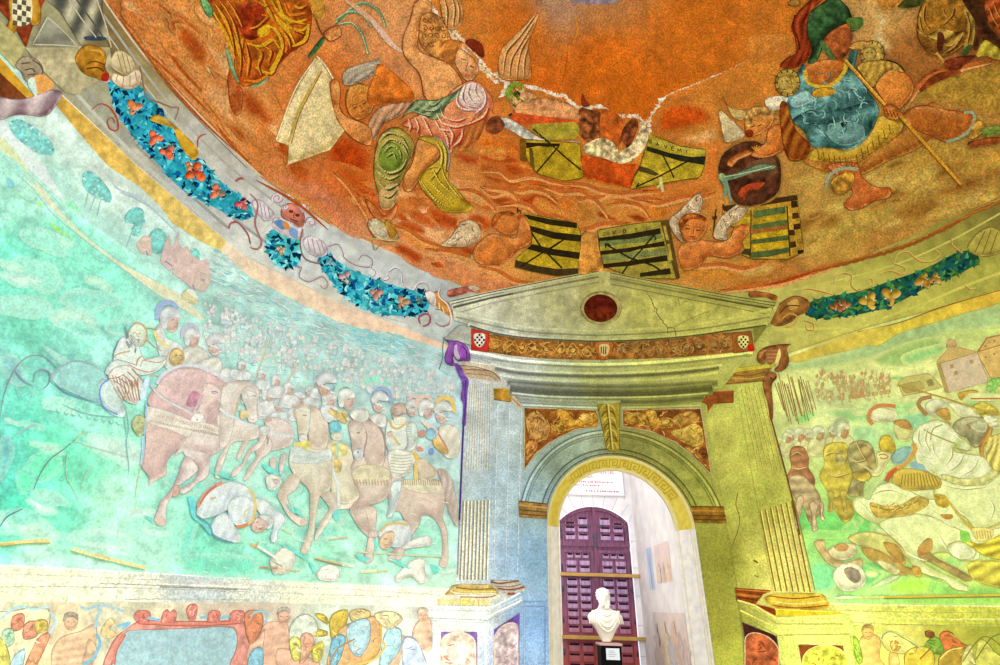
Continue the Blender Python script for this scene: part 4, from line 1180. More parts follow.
for sp,c in ((c00(300,370,305,320,340,305,430,325),RED),(c00(365,440,400,415,440,430,470,480,470,520,440,515,430,480,450,470,460,490),RED),(c00(560,260,575,340,590,390,640,410,690,430,715,430,700,480),BR),(c00(790,590,795,550,825,535),RED),(c00(430,330,400,320,440,325),WH)):
    p.stroke(sp,1.5,c,taper=.5)
for q in ((c01(915,250,920,230,950,225,990,270,1000,310),RED),(c01(940,60,960,48,975,50),RED),(c11(0,110,30,150,20,230,45,300,30,330,0,325),(190,110,100)),(c11(210,250,200,310,220,370,280,390),BR),(c11(310,320,350,310,370,345,375,365,425,395,480,400,485,370,450,352,430,375),(200,190,200)),
    (c11(205,400,195,440,230,460,260,450,290,440,310,470,295,490,280,475),(196,176,180)),(c11(480,400,500,420,490,440,475,430),WH),(c11(520,440,535,455,555,445,545,430),WH),(c11(555,420,580,405,605,425,610,470,650,495,670,470,700,465,715,500),WH),(c11(680,630,675,605,700,590,720,600,715,630,690,640),(180,50,60)),(c11(740,570,790,580,800,620,770,640,740,625),(190,150,130))):
    p.stroke(q[0],1.5,q[1],taper=.4)
    p.stroke([(x+.8,y+.9) for x,y in q[0]],.6,(120,104,110))
p.build('scroll_line',fl,M_WALL)
p = Part()
p.fill(c11(725,520,750,500,775,540,800,570,822,595,805,605,780,590,745,560),(214,150,70),puff=4,step=2); p.fill(c11(700,505,730,500,745,530,740,560,715,545),(226,222,216),puff=4,step=2,line=(140,120,110),lw=.7)
for k in range(4): p.stroke(c11(728+k*14,515+k*16,722+k*18,545+k*14),1,(240,226,190))
p.fill(c11(790,500,840,485,890,480,920,495,880,505,800,525),(190,110,90),puff=3,step=2,mott=.3); p.fill(c11(870,480,900,476,920,490,895,500),(196,180,150),step=2,puff=2)
p.stroke(c11(760,490,755,520,790,555,805,600,800,640,780,645),1.6,(226,220,214)); p.stroke(c11(762,492,760,520,794,553,810,600),.7,(150,100,60))
p.build('strapwork_end',fl,M_WALL)
# the neighbouring portal at the far left: shield,drapery,lion head,face
nb = thing('neighbouring_portal', 'part of another painted portal with grey drapery and a lion head, upper left corner', 'portal',at=(20,60))
p = Part(); p.fill(c00(-60,-60,250,-60,180,0,130,110,105,190,60,110,0,40,-60,-20),(134,56,28),smooth=False,step=3,mott=.3,ms=8); p.build('red_ground',nb,M_WALL)
p = Part(); p.fill(c00(35,0,60,-30,130,-30,160,20,160,90,130,100,110,80,70,110,50,135,25,110,40,80),(190,144,46),puff=5,step=2,line=(110,66,20),lw=.9)
p.fill(c00(50,0,70,-20,120,-10,130,40,120,90,80,105,50,80),(216,210,170),step=2)
for i in range(4):
    for j in range(5):
        if (i+j) % 2 == 0: p.dab(c00(52+i*18,-8+j*22+i*3,70+i*18,-4+j*22+i*3,68+i*18,16+j*22+i*3,50+i*18,12+j*22+i*3),(86,84,66))
p.build('checkered_shield',nb,M_WALL)
p = Part(); p.fill(c00(-60,50,0,80,60,140,100,190,60,275,30,240,-60,150),(172,168,112),smooth=False,step=3,mott=.12); p.fill(c00(100,190,250,190,310,185,440,190,450,300,380,330,310,380,260,370,180,290),(176,170,130),smooth=False,step=3,mott=.15); p.fill(c00(-60,170,0,230,140,388,110,395,0,290,-60,230),(196,152,46),smooth=False,step=3); p.fill(c00(-60,240,0,290,112,396,0,395,-60,390),(112,60,30),smooth=False,step=3,mott=.25)
p.build('cornice_band',nb,M_WALL)
p = Part(); p.fill(c00(165,-40,385,-40,415,60,445,195,420,150,345,148,325,180,250,60,190,0),(124,124,104),step=3,folds=(10,24,.7),sh=(70,72,66),hl=(182,182,150),mott=.12)
p.fill(c00(130,178,190,70,240,110,312,186,220,180),(140,142,122),smooth=False,step=3,folds=(60,30,.4),line=(206,204,176),lw=1.3); p.fill(c00(340,145,420,148,418,160,345,160),(50,66,84),step=2)
p.stroke(c00(380,-20,420,90,445,190),1.3,(206,190,150)); p.stroke(c00(270,-10,330,80,385,150),1.2,(190,190,166)); p.stroke(c00(300,-10,380,100,412,148),1.6,(82,84,74))
p.build('grey_drapery',nb,M_WALL)
p = Part(); p.fill(c00(300,230,340,180,400,190,425,220,420,270,435,300,420,325,380,310,330,290),(176,126,36),puff=7,step=2,sh=(112,72,20),hl=(214,170,70),mott=.2,ms=6,line=(110,70,24),lw=.7)
p.stroke(c00(350,255,380,245,420,260),1.5,(110,66,20)); p.stroke(c00(345,275,390,270,415,285),1.6,(96,54,18)); p.stroke(c00(360,200,400,205,415,225),1.2,(214,176,80)); p.fill(c00(410,295,437,295,430,325,405,320),(160,44,26),step=1.8)
p.build('lion_head',nb,M_WALL)
p = Part(); p.fill(c00(60,260,95,225,150,240,175,280,155,300,125,325,100,320,85,285),(158,146,116),puff=6,step=2,sh=(96,86,70),line=(110,90,70),lw=.7)
p.stroke(c00(85,255,120,250),1.3,(80,64,56)); p.stroke(c00(100,280,130,275,140,290),1.3,(80,60,54)); p.stroke(c00(110,300,140,296),1.2,(90,60,54)); p.stroke(c00(130,240,165,265,170,295),1.4,(90,80,66))
p.build('carved_face',nb,M_WALL)
p = Part(); p.fill(c00(-60,395,0,388,60,400,120,390,200,360,250,370,225,420,180,465,120,460,60,460,0,480,-60,480),(172,156,156),puff=6,step=2.5,sh=(110,84,96),hl=(214,200,196),folds=(35,26,.5),line=(120,96,96),lw=.7); p.fill(c00(135,310,180,300,215,345,150,375),(214,156,84),step=2); p.fill(c00(110,330,135,310,150,375,140,385),(190,214,200),step=2)
p.build('mauve_cloth',nb,M_WALL)

# right frieze
frr = thing('garland_frieze', 'olive-yellow frieze with a dark green garland and ochre fruit, above the pale green fresco', 'frieze',at=(890,300))
p = Part(); p.fill(xy(750,291,800,276,860,261,900,242,950,217,1000,201,1040,184,1040,280,1000,291,870,326,830,338,790,352,772,366,770,330,781,303),F_FRIEZE,smooth=False,step=4); p.build('plaster_band',frr,M_WALL)
p = Part(); p.stroke(c31(-20,494,120,462,300,410,450,372,580,335,700,290,800,240,900,185,1040,125),3.6,(142,86,34),jit=1); p.stroke(c31(0,488,300,402,580,325,800,230,1000,140),1.4,(176,110,40),jit=1)
p.stroke(c31(150,500,420,440,620,380,800,300,1000,190),1.8,(196,196,96)); p.stroke(c31(100,655,400,640,640,570,860,480,1020,420),2.6,(202,198,92)); p.stroke(c31(430,664,600,625,780,560,1020,492),.9,(150,96,40))
p.build('moulding_line',frr,M_WALL)
p = Part(); p.fill(c31(430,668,600,628,780,564,1040,490,1040,520,960,560,850,590,760,620,600,668,500,720),(214,178,62),step=3,mott=.1,grad=((206,196,70),180))
p.fill(xy(788,358,830,342,860,332,890,330,880,340,850,350,820,356,800,362),(206,188,78),step=3,mott=.1); p.build('ochre_border',frr,M_WALL)
garland(c31(235,550,300,525,440,500,560,460,700,410,820,350,890,340,915,380,840,430,700,490,560,560,400,600,240,605),(36,84,60),GREENS,
  [(837,306,6,(176,96,40)),(845,305,5,(170,100,44)),(869,301,8,(196,160,50)),(891,296,8.5,(196,160,48)),(923,281,7.5,(170,130,40)),(935,279,6,(176,132,44))],frr,M_WALL,330,8, 'dark green leaf garland with ochre fruit')
shell(c31(870,320,920,260,970,245,1010,270,1030,330,960,360,900,355),[c31(900,345,940,260),c31(930,352,965,255),c31(960,350,990,265)],col=(170,160,70),ln=(104,84,34),par=frr)
p = Part()
for q in (c31(335,470,345,440,375,430,405,440,405,480,430,500,460,490,490,470,480,450,465,460),c31(575,390,590,355,630,345,660,370,690,385,730,380,760,355,740,340),c31(200,520,215,495,250,495,330,515),c31(215,620,250,630,255,655,225,655,225,635),c31(860,480,880,495,900,490),c31(570,390,620,410,610,435,560,420,520,435),c31(805,290,810,320,850,350)):
    p.stroke(q,1.4,(176,120,56),taper=.4); p.stroke([(x+.7,y-.8) for x,y in q],.6,(214,204,110))
p.build('scroll_line',frr,M_WALL)
p = Part(); p.fill(c31(80,600,120,550,180,520,235,540,230,580,190,600,170,620,120,640,85,630),(150,104,46),puff=5,step=2,mott=.2,line=(110,64,24),lw=.8); p.fill(c31(150,545,185,530,195,560,160,575),(196,160,76),puff=3,step=2); p.fill(c31(0,500,60,505,110,520,100,540,60,525,0,525),(160,96,44),step=2,puff=3,mott=.25)
p.stroke(c31(130,610,160,590,190,605,170,640,140,645),1.6,(196,150,70)); p.stroke(c31(120,590,150,560,200,560),1.2,(96,50,18))
p.build('strapwork_end',frr,M_WALL)

# ------------------------------------------------------------------ the turquoise battle fresco left of the arch
LAYER[0] = 0
A6,B5,D8,E7,G4,H6,I6,J6 = C(90,300,6.25),C(90,400,5),C(220,370,8.32),C(330,370,7.69),C(240,430,4.348),C(170,460,6.65),C(180,250,6.25),C(310,310,6.25)
bl = thing('battle_fresco', 'turquoise battle fresco with a pink war horse and fallen soldiers, left of the arch', 'fresco',at=(230,560))
p = Part(); p.fill(xy(-30,22,0,43,55,104,85,140,108,166,140,187,160,206,172,223,198,240,221,252,250,276,300,302,337,320,375,332,447,348,452,365,460,380,464,420,461,500,456,589,250,580,100,571,-30,564),F_BATTLE_L,smooth=False,step=3)
p.build('painted_ground',bl,M_WALL)
WASH[:] = [(222,234,224),.34]
# hills and meadows
p = Part()
p.fill(c01(0,-40,40,0,90,20,160,80,240,180,340,280,470,380,600,450,700,500,780,570,820,620,760,590,640,520,520,430,400,340,300,260,210,170,130,80,60,20),(214,216,170),step=3,mott=.08); p.stroke(c01(30,0,130,90,210,190,330,290,500,420,640,520,760,590),.8,(120,170,160)); p.stroke(c01(90,15,200,110,330,262,470,372,640,470),.7,(140,180,170))
p.fill(c00(0,480,60,520,160,640,260,760,400,880,560,980,480,940,300,840,130,690,40,600,0,560),(206,226,226),step=3.5,mott=.06)
p.fill(c00(0,545,60,600,120,690,60,640,0,600),(200,214,150),step=3); p.fill(c00(-40,560,40,640,150,740,90,710,-40,620),(130,210,190),step=3)
p.fill(c01(180,-10,330,130,460,240,600,340,720,430,740,460,600,390,420,270,280,160),(150,214,200),step=3,mott=.08); p.fill(c01(280,140,330,190,260,150),(110,226,160),step=3)
p.stroke(c01(430,30,470,90,560,130,640,200,720,280),2.2,(160,180,190),taper=.5); p.stroke(c01(480,105,540,130,600,165),1.4,(110,160,180),taper=.8)
p.stroke(c01(30,60,60,100,110,140,170,155),1.6,(110,206,140),taper=.7); p.stroke(c01(150,150,165,157),2.6,(150,236,50)); p.fill(c01(200,225,240,250,295,295,260,280,215,255),(130,230,110),step=2.5); p.stroke(c01(60,220,120,260,180,305,250,350,310,385),2.4,(70,206,160),taper=.8)
p.fill(c01(25,50,50,55,60,85,40,90,28,75),(90,190,200),step=2); p.stroke(c01(20,205,40,208),1.5,(236,244,240)); p.stroke(c01(360,350,400,380,440,390),1.4,(90,190,180),taper=.7); p.stroke(c01(330,400,420,460,470,500),2,(100,206,180),taper=.8)
for pts,c in ((c02(0,100,60,90,110,200,60,215,0,150),(90,176,176)),(c02(0,430,40,420,60,480,30,560,0,600),(60,176,180)),(c02(120,500,220,470,250,540,180,600,100,590),(70,236,170)),(c02(60,560,120,540,140,620,80,650),(60,232,170)),(c02(170,50,240,90,300,130,260,140,200,90),(150,216,210)),(c03(0,80,60,70,180,110,340,160,240,170,80,150,0,140),(96,222,190)),(c03(430,95,470,120,465,140),(70,190,190)),(c03(580,70,620,80,610,100),(70,176,190)),(c03(700,225,1000,230,1000,310,760,300),(80,214,176)),(c03(720,150,760,60,800,60,760,220,715,280),(80,220,190))):
    p.fill(pts,c,step=3,mott=.10,soft=(F_BATTLE_L,7))
p.puffs(xy(-20,190,100,240,200,320,440,380,446,570,250,566,100,558,-20,550),90,[(120,226,196),(196,242,226),(140,230,204),(176,238,218),(104,212,190),(176,240,208)],10,34,rl,F_BATTLE_L,12)
p.build('painted_meadow',bl,M_WALL)
def tree(blobs,cols,trunks,name_lab,n=60,sz=5):
    q = Part()
    for t_ in trunks: q.stroke(t_,1.0,(120,176,170))
    for b_ in blobs: q.fill(b_,cols[0],step=2.2,puff=5,mott=.2,ms=5); q.leaves(b_,n,cols,sz,rl)
    q.build('painted_tree',bl,M_WALL,name_lab)
tcol = [(80,196,190),(110,210,200),(60,176,180),(140,220,210)]
tree([c00(40,490,80,478,140,510,180,545,215,580,210,620,150,610,90,570,50,530)],tcol,[], 'faint turquoise tree near the top left corner of the fresco',70)
tree([c01(330,40,360,20,410,60,445,110,440,145,400,130,360,110,335,80)],tcol,[c01(355,95,340,165),c01(380,125,358,185),c01(402,140,388,200)], 'turquoise tree with three thin stems',50)
tree([c01(505,190,540,165,575,180,570,240,530,230,500,225),c01(530,240,565,240,560,275,535,275)],tcol,[c01(540,230,505,325)], 'slim turquoise tree beside the pink houses',26,4)
tree([c01(600,270,640,250,670,290,650,350,610,340)],tcol,[], 'turquoise tree among the pink houses',26,4)
tree([c01(735,380,770,330,800,350,790,400,770,460,730,430)],tcol,[], 'turquoise bush before the pink houses',34,4)
PK = (206,170,162)
def house(polys,lines,lab):
    q = Part()
    for pts,c in polys: q.fill(pts,c,smooth=False,step=2.5,mott=.1,line=(160,130,130),lw=.6)
    for l in lines: q.stroke(l,1.4,(96,90,150),smooth=False)
    q.build('painted_house',bl,M_WALL,lab)
house([(c01(545,310,575,280,603,285,608,360,560,345),(196,164,150)),(c01(575,280,603,285,608,300,560,300),(214,180,160))],[c01(585,340,592,358)], 'small pink house with a dark door, leftmost of the pink houses')
house([(c01(660,310,675,275,690,330,715,260,712,320,700,400,680,420,640,385),(206,170,166)),(c01(690,340,715,310,730,330,700,400),(196,156,156))],[c01(660,380,690,400)], 'pink house with two pointed towers')
house([(c01(700,350,750,320,760,350,800,380,830,370,845,460,820,505,770,490,720,450,690,430),PK),(c01(790,420,835,440,840,470,810,505,770,480),(196,168,150))],[c01(770,475,780,495),c01(806,450,808,460),c01(815,452,817,462)], 'large pink house with a gable and small dark windows')
p = Part(); p.fill(I6(10,270,60,245,110,300,100,345,60,330,20,310),(206,196,130),step=2.2,puff=3); p.fill(I6(40,250,80,248,112,300,80,290),(232,232,220),step=2); p.build('painted_tent',bl,M_WALL)
# distant country with rows of tents and troops
rc = random.Random(5)
def field_marks(poly,n,cols,ln,ang,spread,w,name,lab=None):
    q = Part(); q.dl = .05; B = cr(poly,True,4); lo,hi = B.min(0),B.max(0); k = 0
    while k < n:
        x,y = rc.uniform(lo[0],hi[0]),rc.uniform(lo[1],hi[1])
        if not inside(np.array([[x,y]]),B)[0]: continue
        a_ = math.radians(ang+rc.uniform(-spread,spread)); L_ = ln*rc.uniform(.5,1.4)
        q.stroke([(x,y),(x+L_*.5*math.cos(a_),y+L_*.5*math.sin(a_)+rc.uniform(-.6,.6)),(x+L_*math.cos(a_),y+L_*math.sin(a_))],w*rc.uniform(.6,1.3),np.array(rc.choice(cols))*rc.uniform(.94,1.05),taper=.7)
        k += 1
    o = q.build(name,bl,M_WALL,lab,stuff=True)
FARW = xy(212,246,250,280,300,305,340,324,380,338,446,351,452,368,420,372,380,366,330,350,290,332,250,318,215,300,205,270)
field_marks(FARW,420,[(120,196,200),(150,214,212),(196,220,222),(110,180,196),(214,228,228),(206,196,206)],8,20,22,1.3, 'distant_countryside')
field_marks(J6(240,110,380,120,560,160,560,260,420,270,260,210),130,[(96,190,206),(120,206,214),(160,220,222)],8,15,15,1.5, 'distant_meadow')
q = Part(); q.dl = .05
for i in range(520):
    t = rc.random(); x = 205+t*250; ytop = 305+ (x-205)*.30; y = ytop+rc.uniform(-2,44)*(1-.25*t)
    if x > 455: continue
    r = rc.uniform(1.4,2.6); cc = rc.choice([(206,214,220),(226,230,230),(196,206,214),(216,196,200),(180,206,214),(222,222,206)])
    q.fill(ell(x,y,r,r*1.15,0,7),cc,step=2,mott=0,line=(140,158,168),lw=.45)
    if i % 3 == 0: q.stroke([(x-r,y+r),(x-r*1.3,y+r*3.5),(x+r,y+r*3.6)],.7,(150,170,180))
    if i % 9 == 0: q.stroke([(x,y-1),(x+rc.uniform(3,7),y-rc.uniform(10,20))],.5,(170,176,170),smooth=False)
q.build('distant_army',bl,M_WALL, 'massed pale soldiers far back',stuff=True)
for lab,pts in (('long thin lance rising over the pale horses',D8(640,-60,455,295)),('second lance rising beside the white helmets',D8(880,30,750,230)),('tilted lance left of the white helmets',c12(80,20,20,185))):
    q = Part(); q.stroke(pts,1.5,(206,190,150),smooth=False); q.stroke([(x+.9,y+.3) for x,y in pts],.5,(150,130,100),smooth=False); q.build('painted_lance',bl,M_WALL,lab)

SK,OUT = (206,166,150),(150,126,120)
def helm(cx,cy,r,lab,helmc=(226,232,236),face=SK,d=1,plume=None,body=None,bc=(206,206,200)):
    """a soldier's helmeted head (and shoulders),face turned to the side d"""
    q = Part()
    if body: q.fill(body,bc,puff=6,step=2.4,sh=np.array(bc)*.74,line=OUT,lw=.6,mott=.1,folds=(40,9,.25))
    if plume is not None: q.stroke([(cx+d*r*.8,cy-r*.9),(cx,cy-r*1.5),(cx-d*r,cy-r*1.1),(cx-d*r*1.25,cy+r*.2)],r*.55,plume,taper=.4)
    q.fill([(cx-r*.55,cy-r*.2),(cx+d*r*.75,cy-r*.25),(cx+d*r*.85,cy+r*.35),(cx+d*r*.65,cy+r*1.05),(cx+d*.1*r,cy+r*1.35),(cx-d*r*.45,cy+r*.8)],face,puff=r*.5,step=1.6,line=OUT,lw=.5,mott=.06)
    q.fill([(cx-r*.95,cy+r*.15),(cx-r*.9,cy-r*.6),(cx-r*.3,cy-r*1.05),(cx+r*.35,cy-r*1.0),(cx+r*.9,cy-r*.55),(cx+r*.95,cy-r*.02),(cx+d*r*.2,cy-r*.05),(cx-d*r*.25,cy+r*.35),(cx-d*r*.35,cy+r*1.0),(cx-d*r*.8,cy+r*.95)],helmc,puff=r*.6,step=1.6,sh=np.array(helmc)*.72,line=(140,146,158),lw=.55,mott=.05)
    e_ = np.array(face)*.5
    q.stroke([(cx+d*r*.15,cy+r*.18),(cx+d*r*.42,cy+r*.15)],.8,e_); q.stroke([(cx+d*r*.62,cy+r*.15),(cx+d*r*.74,cy+r*.5),(cx+d*r*.5,cy+r*.55)],.6,e_); q.stroke([(cx+d*r*.25,cy+r*.82),(cx+d*r*.58,cy+r*.8)],.8,(170,90,84))
    return q.build('painted_soldier',bl,M_WALL,lab)
# rows of soldiers behind
hw = ((256,397,6.2,-1),(268,393,6.5,1),(280,404,6.5,-1),(299,398,6.5,1),(289,388,5.5,1),(250,386,5.2,1),(310,391,5,-1),(276,380,5,1),(236,378,4.6,1),(226,372,4.4,-1),(218,380,4.5,1),(262,374,4.4,1),(318,382,4.6,-1),(242,365,4.2,1))
for i,(x,y,r,d_) in enumerate(hw):
    helm(x,y,r,None,helmc=[(222,228,236),(232,236,238),(206,214,226)][i % 3],d=d_,body=[(x-r*1.3,y+r*1.4),(x+r*1.3,y+r*1.3),(x+r*1.7,y+r*3.4),(x-r*1.6,y+r*3.4)],bc=[(206,214,222),(214,216,220),(196,212,218)][i % 3])
helm(170,318,10.5, 'helmeted rider with a gold collar behind the bearded rider',helmc=(202,206,220),face=(206,166,150),d=1,plume=(120,150,206),body=A6(410,180,450,150,480,240,540,260,580,300,580,420,480,430,430,330),bc=(206,220,214))
p = Part(); p.stroke(A6(400,190,425,245,470,285,500,295),3.6,(222,196,110)); p.stroke(A6(352,175,380,178,420,185),1,(150,110,50)); p.stroke(A6(360,250,400,290,450,320),.9,(150,130,80)); p.build('gold_collar',bl,M_WALL)
helm(192,337,8.2, 'soldier in a white cap behind the pink horse, left of two',d=1,helmc=(226,226,232),plume=(170,176,206),body=A6(590,300,700,300,760,420,560,430),bc=(206,200,190))
helm(216,343,9.2, 'soldier in a white cap behind the pink horse, right of two',d=-1,helmc=(226,228,234),body=A6(690,380,800,360,830,440,800,480,660,420),bc=(210,206,196))
q = Part(); q.fill(A6(500,330,530,300,575,315,590,370,560,415,520,412,495,385),(196,160,80),puff=6,step=1.8,line=(140,96,40),lw=.6,mott=.2,ms=4)
q.stroke(A6(530,350,545,345),1,(84,54,20)); q.stroke(A6(560,345,572,350),1,(84,54,20)); q.stroke(A6(552,355,558,380),.8,(120,80,30)); q.stroke(A6(545,398,565,396),.9,(130,60,40)); q.build('painted_soldier',bl,M_WALL, 'bearded golden-brown face looking over the neck of the pink horse')
for x,y,r in ((226,374,6.5),(234,373,4.5),(247,376,5)):
    q = Part(); q.fill(ell(x,y,r,r*.95),(222,228,232),puff=r*.6,step=1.8,line=(150,160,170),lw=.5); q.build('round_helmet',bl,M_WALL)

# the ghost of the foremost horse: outlines left of the pink horse
LT = (96,150,160)
q = Part()
q.fill(c02(200,190,250,130,330,120,410,150,420,240,400,290,330,260,260,230),(120,200,196),step=3,mott=.1,puff=10,k=.5)
for s_,w_,c_ in ((c02(0,340,20,240,60,150,110,100,170,95,215,130,225,145),1.1,(110,96,120)),(c02(135,200,140,165,170,150,200,165,195,205,175,225),1.6,(90,100,130)),(c02(60,150,90,190,130,215),1.8,(96,130,150)),(c02(205,190,250,140,300,115,360,130,415,160),.9,(120,130,150)),(c02(205,190,260,240,330,265,400,285),1.7,(60,110,150)),(c02(250,290,340,325,420,338,495,338),.9,(90,150,150)),(c02(135,630,160,570,200,510,260,465,300,430),1.2,(60,84,110)),(c02(200,470,300,440,350,455,440,480,510,500),.9,(160,190,170)),(c02(350,395,310,420,300,440),1,(190,170,130)),(c02(270,480,265,570,300,640,310,664),.9,(150,180,160)),(c02(420,490,350,560,320,640),.8,(170,206,190)),(c02(500,290,515,380,505,440,515,530,515,570),1.1,(90,160,170)),(c02(540,664,555,570,570,520),1.0,(190,180,110)),(c02(60,410,140,370),1.2,(130,150,180)),(c02(60,200,80,260,130,240,100,320),.8,(120,190,190)),(c03(0,110,30,70,90,40),1.5,(40,90,110)),(c03(470,150,480,110,530,60,550,0),1.1,(190,200,190))):
    q.stroke(s_,w_,c_,taper=.5)
for k_ in range(9): q.stroke(c02(225+k_*30,310+k_*6,235+k_*30,325+k_*6,245+k_*30,318+k_*6),1.0,(80,160,150),taper=.6)
q.fill(c02(395,200,430,190,470,210,500,330,450,330,410,290),(190,222,220),step=2.4,puff=8); q.stroke(c02(440,185,405,215,400,260,420,305,470,330),1.7,(50,110,206)); q.stroke(c02(440,200,420,230,425,280,460,310),.9,(226,240,244))
q.stroke(c02(505,300,500,350,510,420),1.4,(110,180,176))
q.build('ghost_horse',bl,M_WALL, 'faded outline of a horse with a curling tail, only thin lines left')
# bearded rider in pale armour
q = Part()
CR = (206,226,216)
q.fill(A6(180,255,215,225,270,240,300,280,340,370,380,360,460,350,480,380,430,440,340,470,250,460,110,470,100,430,150,370,145,340),CR,step=2.2,puff=7,sh=(160,190,186),line=(90,100,120),lw=.7)
q.fill(A6(115,465,160,420,240,410,300,470,330,520,310,640,240,640,170,570,130,510),(214,214,206),step=2.2,puff=5,line=(130,110,100),lw=.7)
q.fill(A6(245,190,280,145,340,160,360,210,345,270,310,290,270,280,240,240),(206,222,196),step=2,puff=5,line=(150,116,50),lw=.9)
BRN = (120,70,60)
for s_,w_,c_ in ((A6(265,210,280,205),1.1,(140,100,60)),(A6(300,215,315,205),1.1,(140,100,60)),(A6(285,200,300,230,312,228),.8,(160,120,70)),(A6(285,245,315,250),1,(160,100,80)),(A6(275,145,300,140,330,160,355,200,350,250,330,285),1.4,(176,130,60)),(A6(180,255,160,300,145,345,160,360),1.2,(70,96,130)),(A6(150,355,180,335,250,320),1.6,(190,140,70)),(A6(165,372,240,390,290,408),.9,(120,110,130)),(A6(285,300,282,330),1.8,(50,90,130)),(A6(290,410,300,370,325,350),1.6,(170,110,50)),(A6(318,415,330,380,400,360),1.0,(170,120,70)),(A6(330,375,420,390,470,370,495,320),1.1,(196,110,96)),(A6(240,400,290,430,360,450,410,440),1.2,(190,96,84)),(A6(115,465,115,490,170,485,220,460),.9,BRN),(A6(300,460,330,500,390,470,435,480),1,(206,130,90)),(A6(100,430,130,390,180,370),.9,(110,140,150))): q.stroke(s_,w_,c_,taper=.3)
for k_ in range(5): q.stroke(A6(260-k_*28,430+k_*18,300-k_*20,470+k_*22,325-k_*30,500+k_*32),1.0,BRN)
for k_ in range(8): q.stroke(A6(145+k_*22,545-k_*8,175+k_*18,590-k_*4,200+k_*16,628),1.2,(120,70,56) if k_ % 2 else (176,120,60)); q.stroke(A6(140+k_*20,470+k_*5,155+k_*20,520+k_*4),1.1,(146,90,60))
rb2 = random.Random(8)
for k_ in range(26):
    x,y = rb2.uniform(215,300),rb2.uniform(215,290)
    if x > 250 and y < 245: x -= 40
    q.stroke([(90+xx/6.25,300+yy/6.25) for xx,yy in ((x,y),(x+10,y-8),(x+14,y+5),(x+4,y+10))],.7,(96,100,130))
for k_ in range(7): q.stroke(A6(225+k_*3,165+k_*10,215+k_*2,175+k_*11),.9,(70,84,110))
q.stroke(A6(345,490,340,560,315,610),2.2,(60,150,220)); q.stroke(A6(375,490,365,550,340,600),1.2,(90,170,226)); q.fill(A6(345,490,375,490,345,610,312,610),(180,220,236),step=2)
q.build('painted_rider',bl,M_WALL, 'bearded rider in pale pleated armour with an outstretched arm')
# the pink horse
HR,HRs,HRh = (208,170,166),(160,116,118),(228,204,200)
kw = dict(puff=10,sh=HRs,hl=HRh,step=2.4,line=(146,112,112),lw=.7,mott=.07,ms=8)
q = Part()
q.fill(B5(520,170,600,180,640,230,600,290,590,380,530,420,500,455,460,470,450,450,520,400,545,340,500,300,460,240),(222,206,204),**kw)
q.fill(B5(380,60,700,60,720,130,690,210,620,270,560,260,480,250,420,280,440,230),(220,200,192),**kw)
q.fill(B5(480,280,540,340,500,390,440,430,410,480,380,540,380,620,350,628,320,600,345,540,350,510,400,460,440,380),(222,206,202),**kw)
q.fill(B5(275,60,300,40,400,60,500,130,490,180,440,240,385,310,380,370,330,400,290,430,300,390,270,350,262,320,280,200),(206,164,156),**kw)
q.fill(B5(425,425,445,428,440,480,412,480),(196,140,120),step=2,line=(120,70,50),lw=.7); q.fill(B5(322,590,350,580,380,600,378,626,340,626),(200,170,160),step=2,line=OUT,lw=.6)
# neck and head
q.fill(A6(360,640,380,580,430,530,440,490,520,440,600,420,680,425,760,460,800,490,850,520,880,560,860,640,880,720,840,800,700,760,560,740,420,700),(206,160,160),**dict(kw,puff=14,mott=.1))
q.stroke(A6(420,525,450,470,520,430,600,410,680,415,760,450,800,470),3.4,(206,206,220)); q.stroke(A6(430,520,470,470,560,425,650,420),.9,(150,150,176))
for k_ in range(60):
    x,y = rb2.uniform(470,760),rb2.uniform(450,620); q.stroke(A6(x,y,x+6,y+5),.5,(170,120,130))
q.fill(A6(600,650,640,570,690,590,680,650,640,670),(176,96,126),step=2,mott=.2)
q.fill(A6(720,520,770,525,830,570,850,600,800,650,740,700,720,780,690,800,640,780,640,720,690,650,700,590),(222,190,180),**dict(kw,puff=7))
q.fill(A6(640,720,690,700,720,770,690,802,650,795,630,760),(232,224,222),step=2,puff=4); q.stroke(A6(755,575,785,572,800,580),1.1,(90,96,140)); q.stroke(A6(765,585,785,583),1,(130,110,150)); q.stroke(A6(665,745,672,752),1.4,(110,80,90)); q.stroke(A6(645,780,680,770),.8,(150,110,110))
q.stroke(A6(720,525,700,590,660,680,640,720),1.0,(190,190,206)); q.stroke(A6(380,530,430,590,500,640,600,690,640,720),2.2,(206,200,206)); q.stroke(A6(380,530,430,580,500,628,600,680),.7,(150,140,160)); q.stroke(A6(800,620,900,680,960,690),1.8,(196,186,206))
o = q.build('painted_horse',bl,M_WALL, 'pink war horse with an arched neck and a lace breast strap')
q = Part()
q.fill(B5(285,35,400,60,520,110,560,110,690,150,690,190,600,160,520,150,490,185,400,150,290,110),(220,206,194),step=2.4,mott=.1,line=(150,130,120),lw=.6)
for k_ in range(34):
    t_ = k_/33; x,y = 295+t_*390,(100+t_*85 if t_ < .5 else 142+(t_-.5)*80)
    q.stroke(B5(x,y,x+6,y+10,x+12,y),.7,(160,130,100))
for k_ in range(16): x,y = 350+k_*20,80+k_*5; q.stroke([(90+a_/5,400+b_/5) for a_,b_ in spiral(x,y,10,1,k_)],.6,(176,136,96))
q.build('breast_strap',o,M_WALL)
q = Part(); q.fill(B5(215,100,245,72,280,100,280,150,245,180,215,140),(176,186,110),puff=5,step=2,line=(120,110,50),lw=.7,mott=.15); q.stroke(B5(235,115,245,112),1,(80,70,30)); q.stroke(B5(255,112,266,116),1,(80,70,30)); q.stroke(B5(245,140,262,142),.8,(120,70,40)); q.build('lion_mask_boss',o,M_WALL)
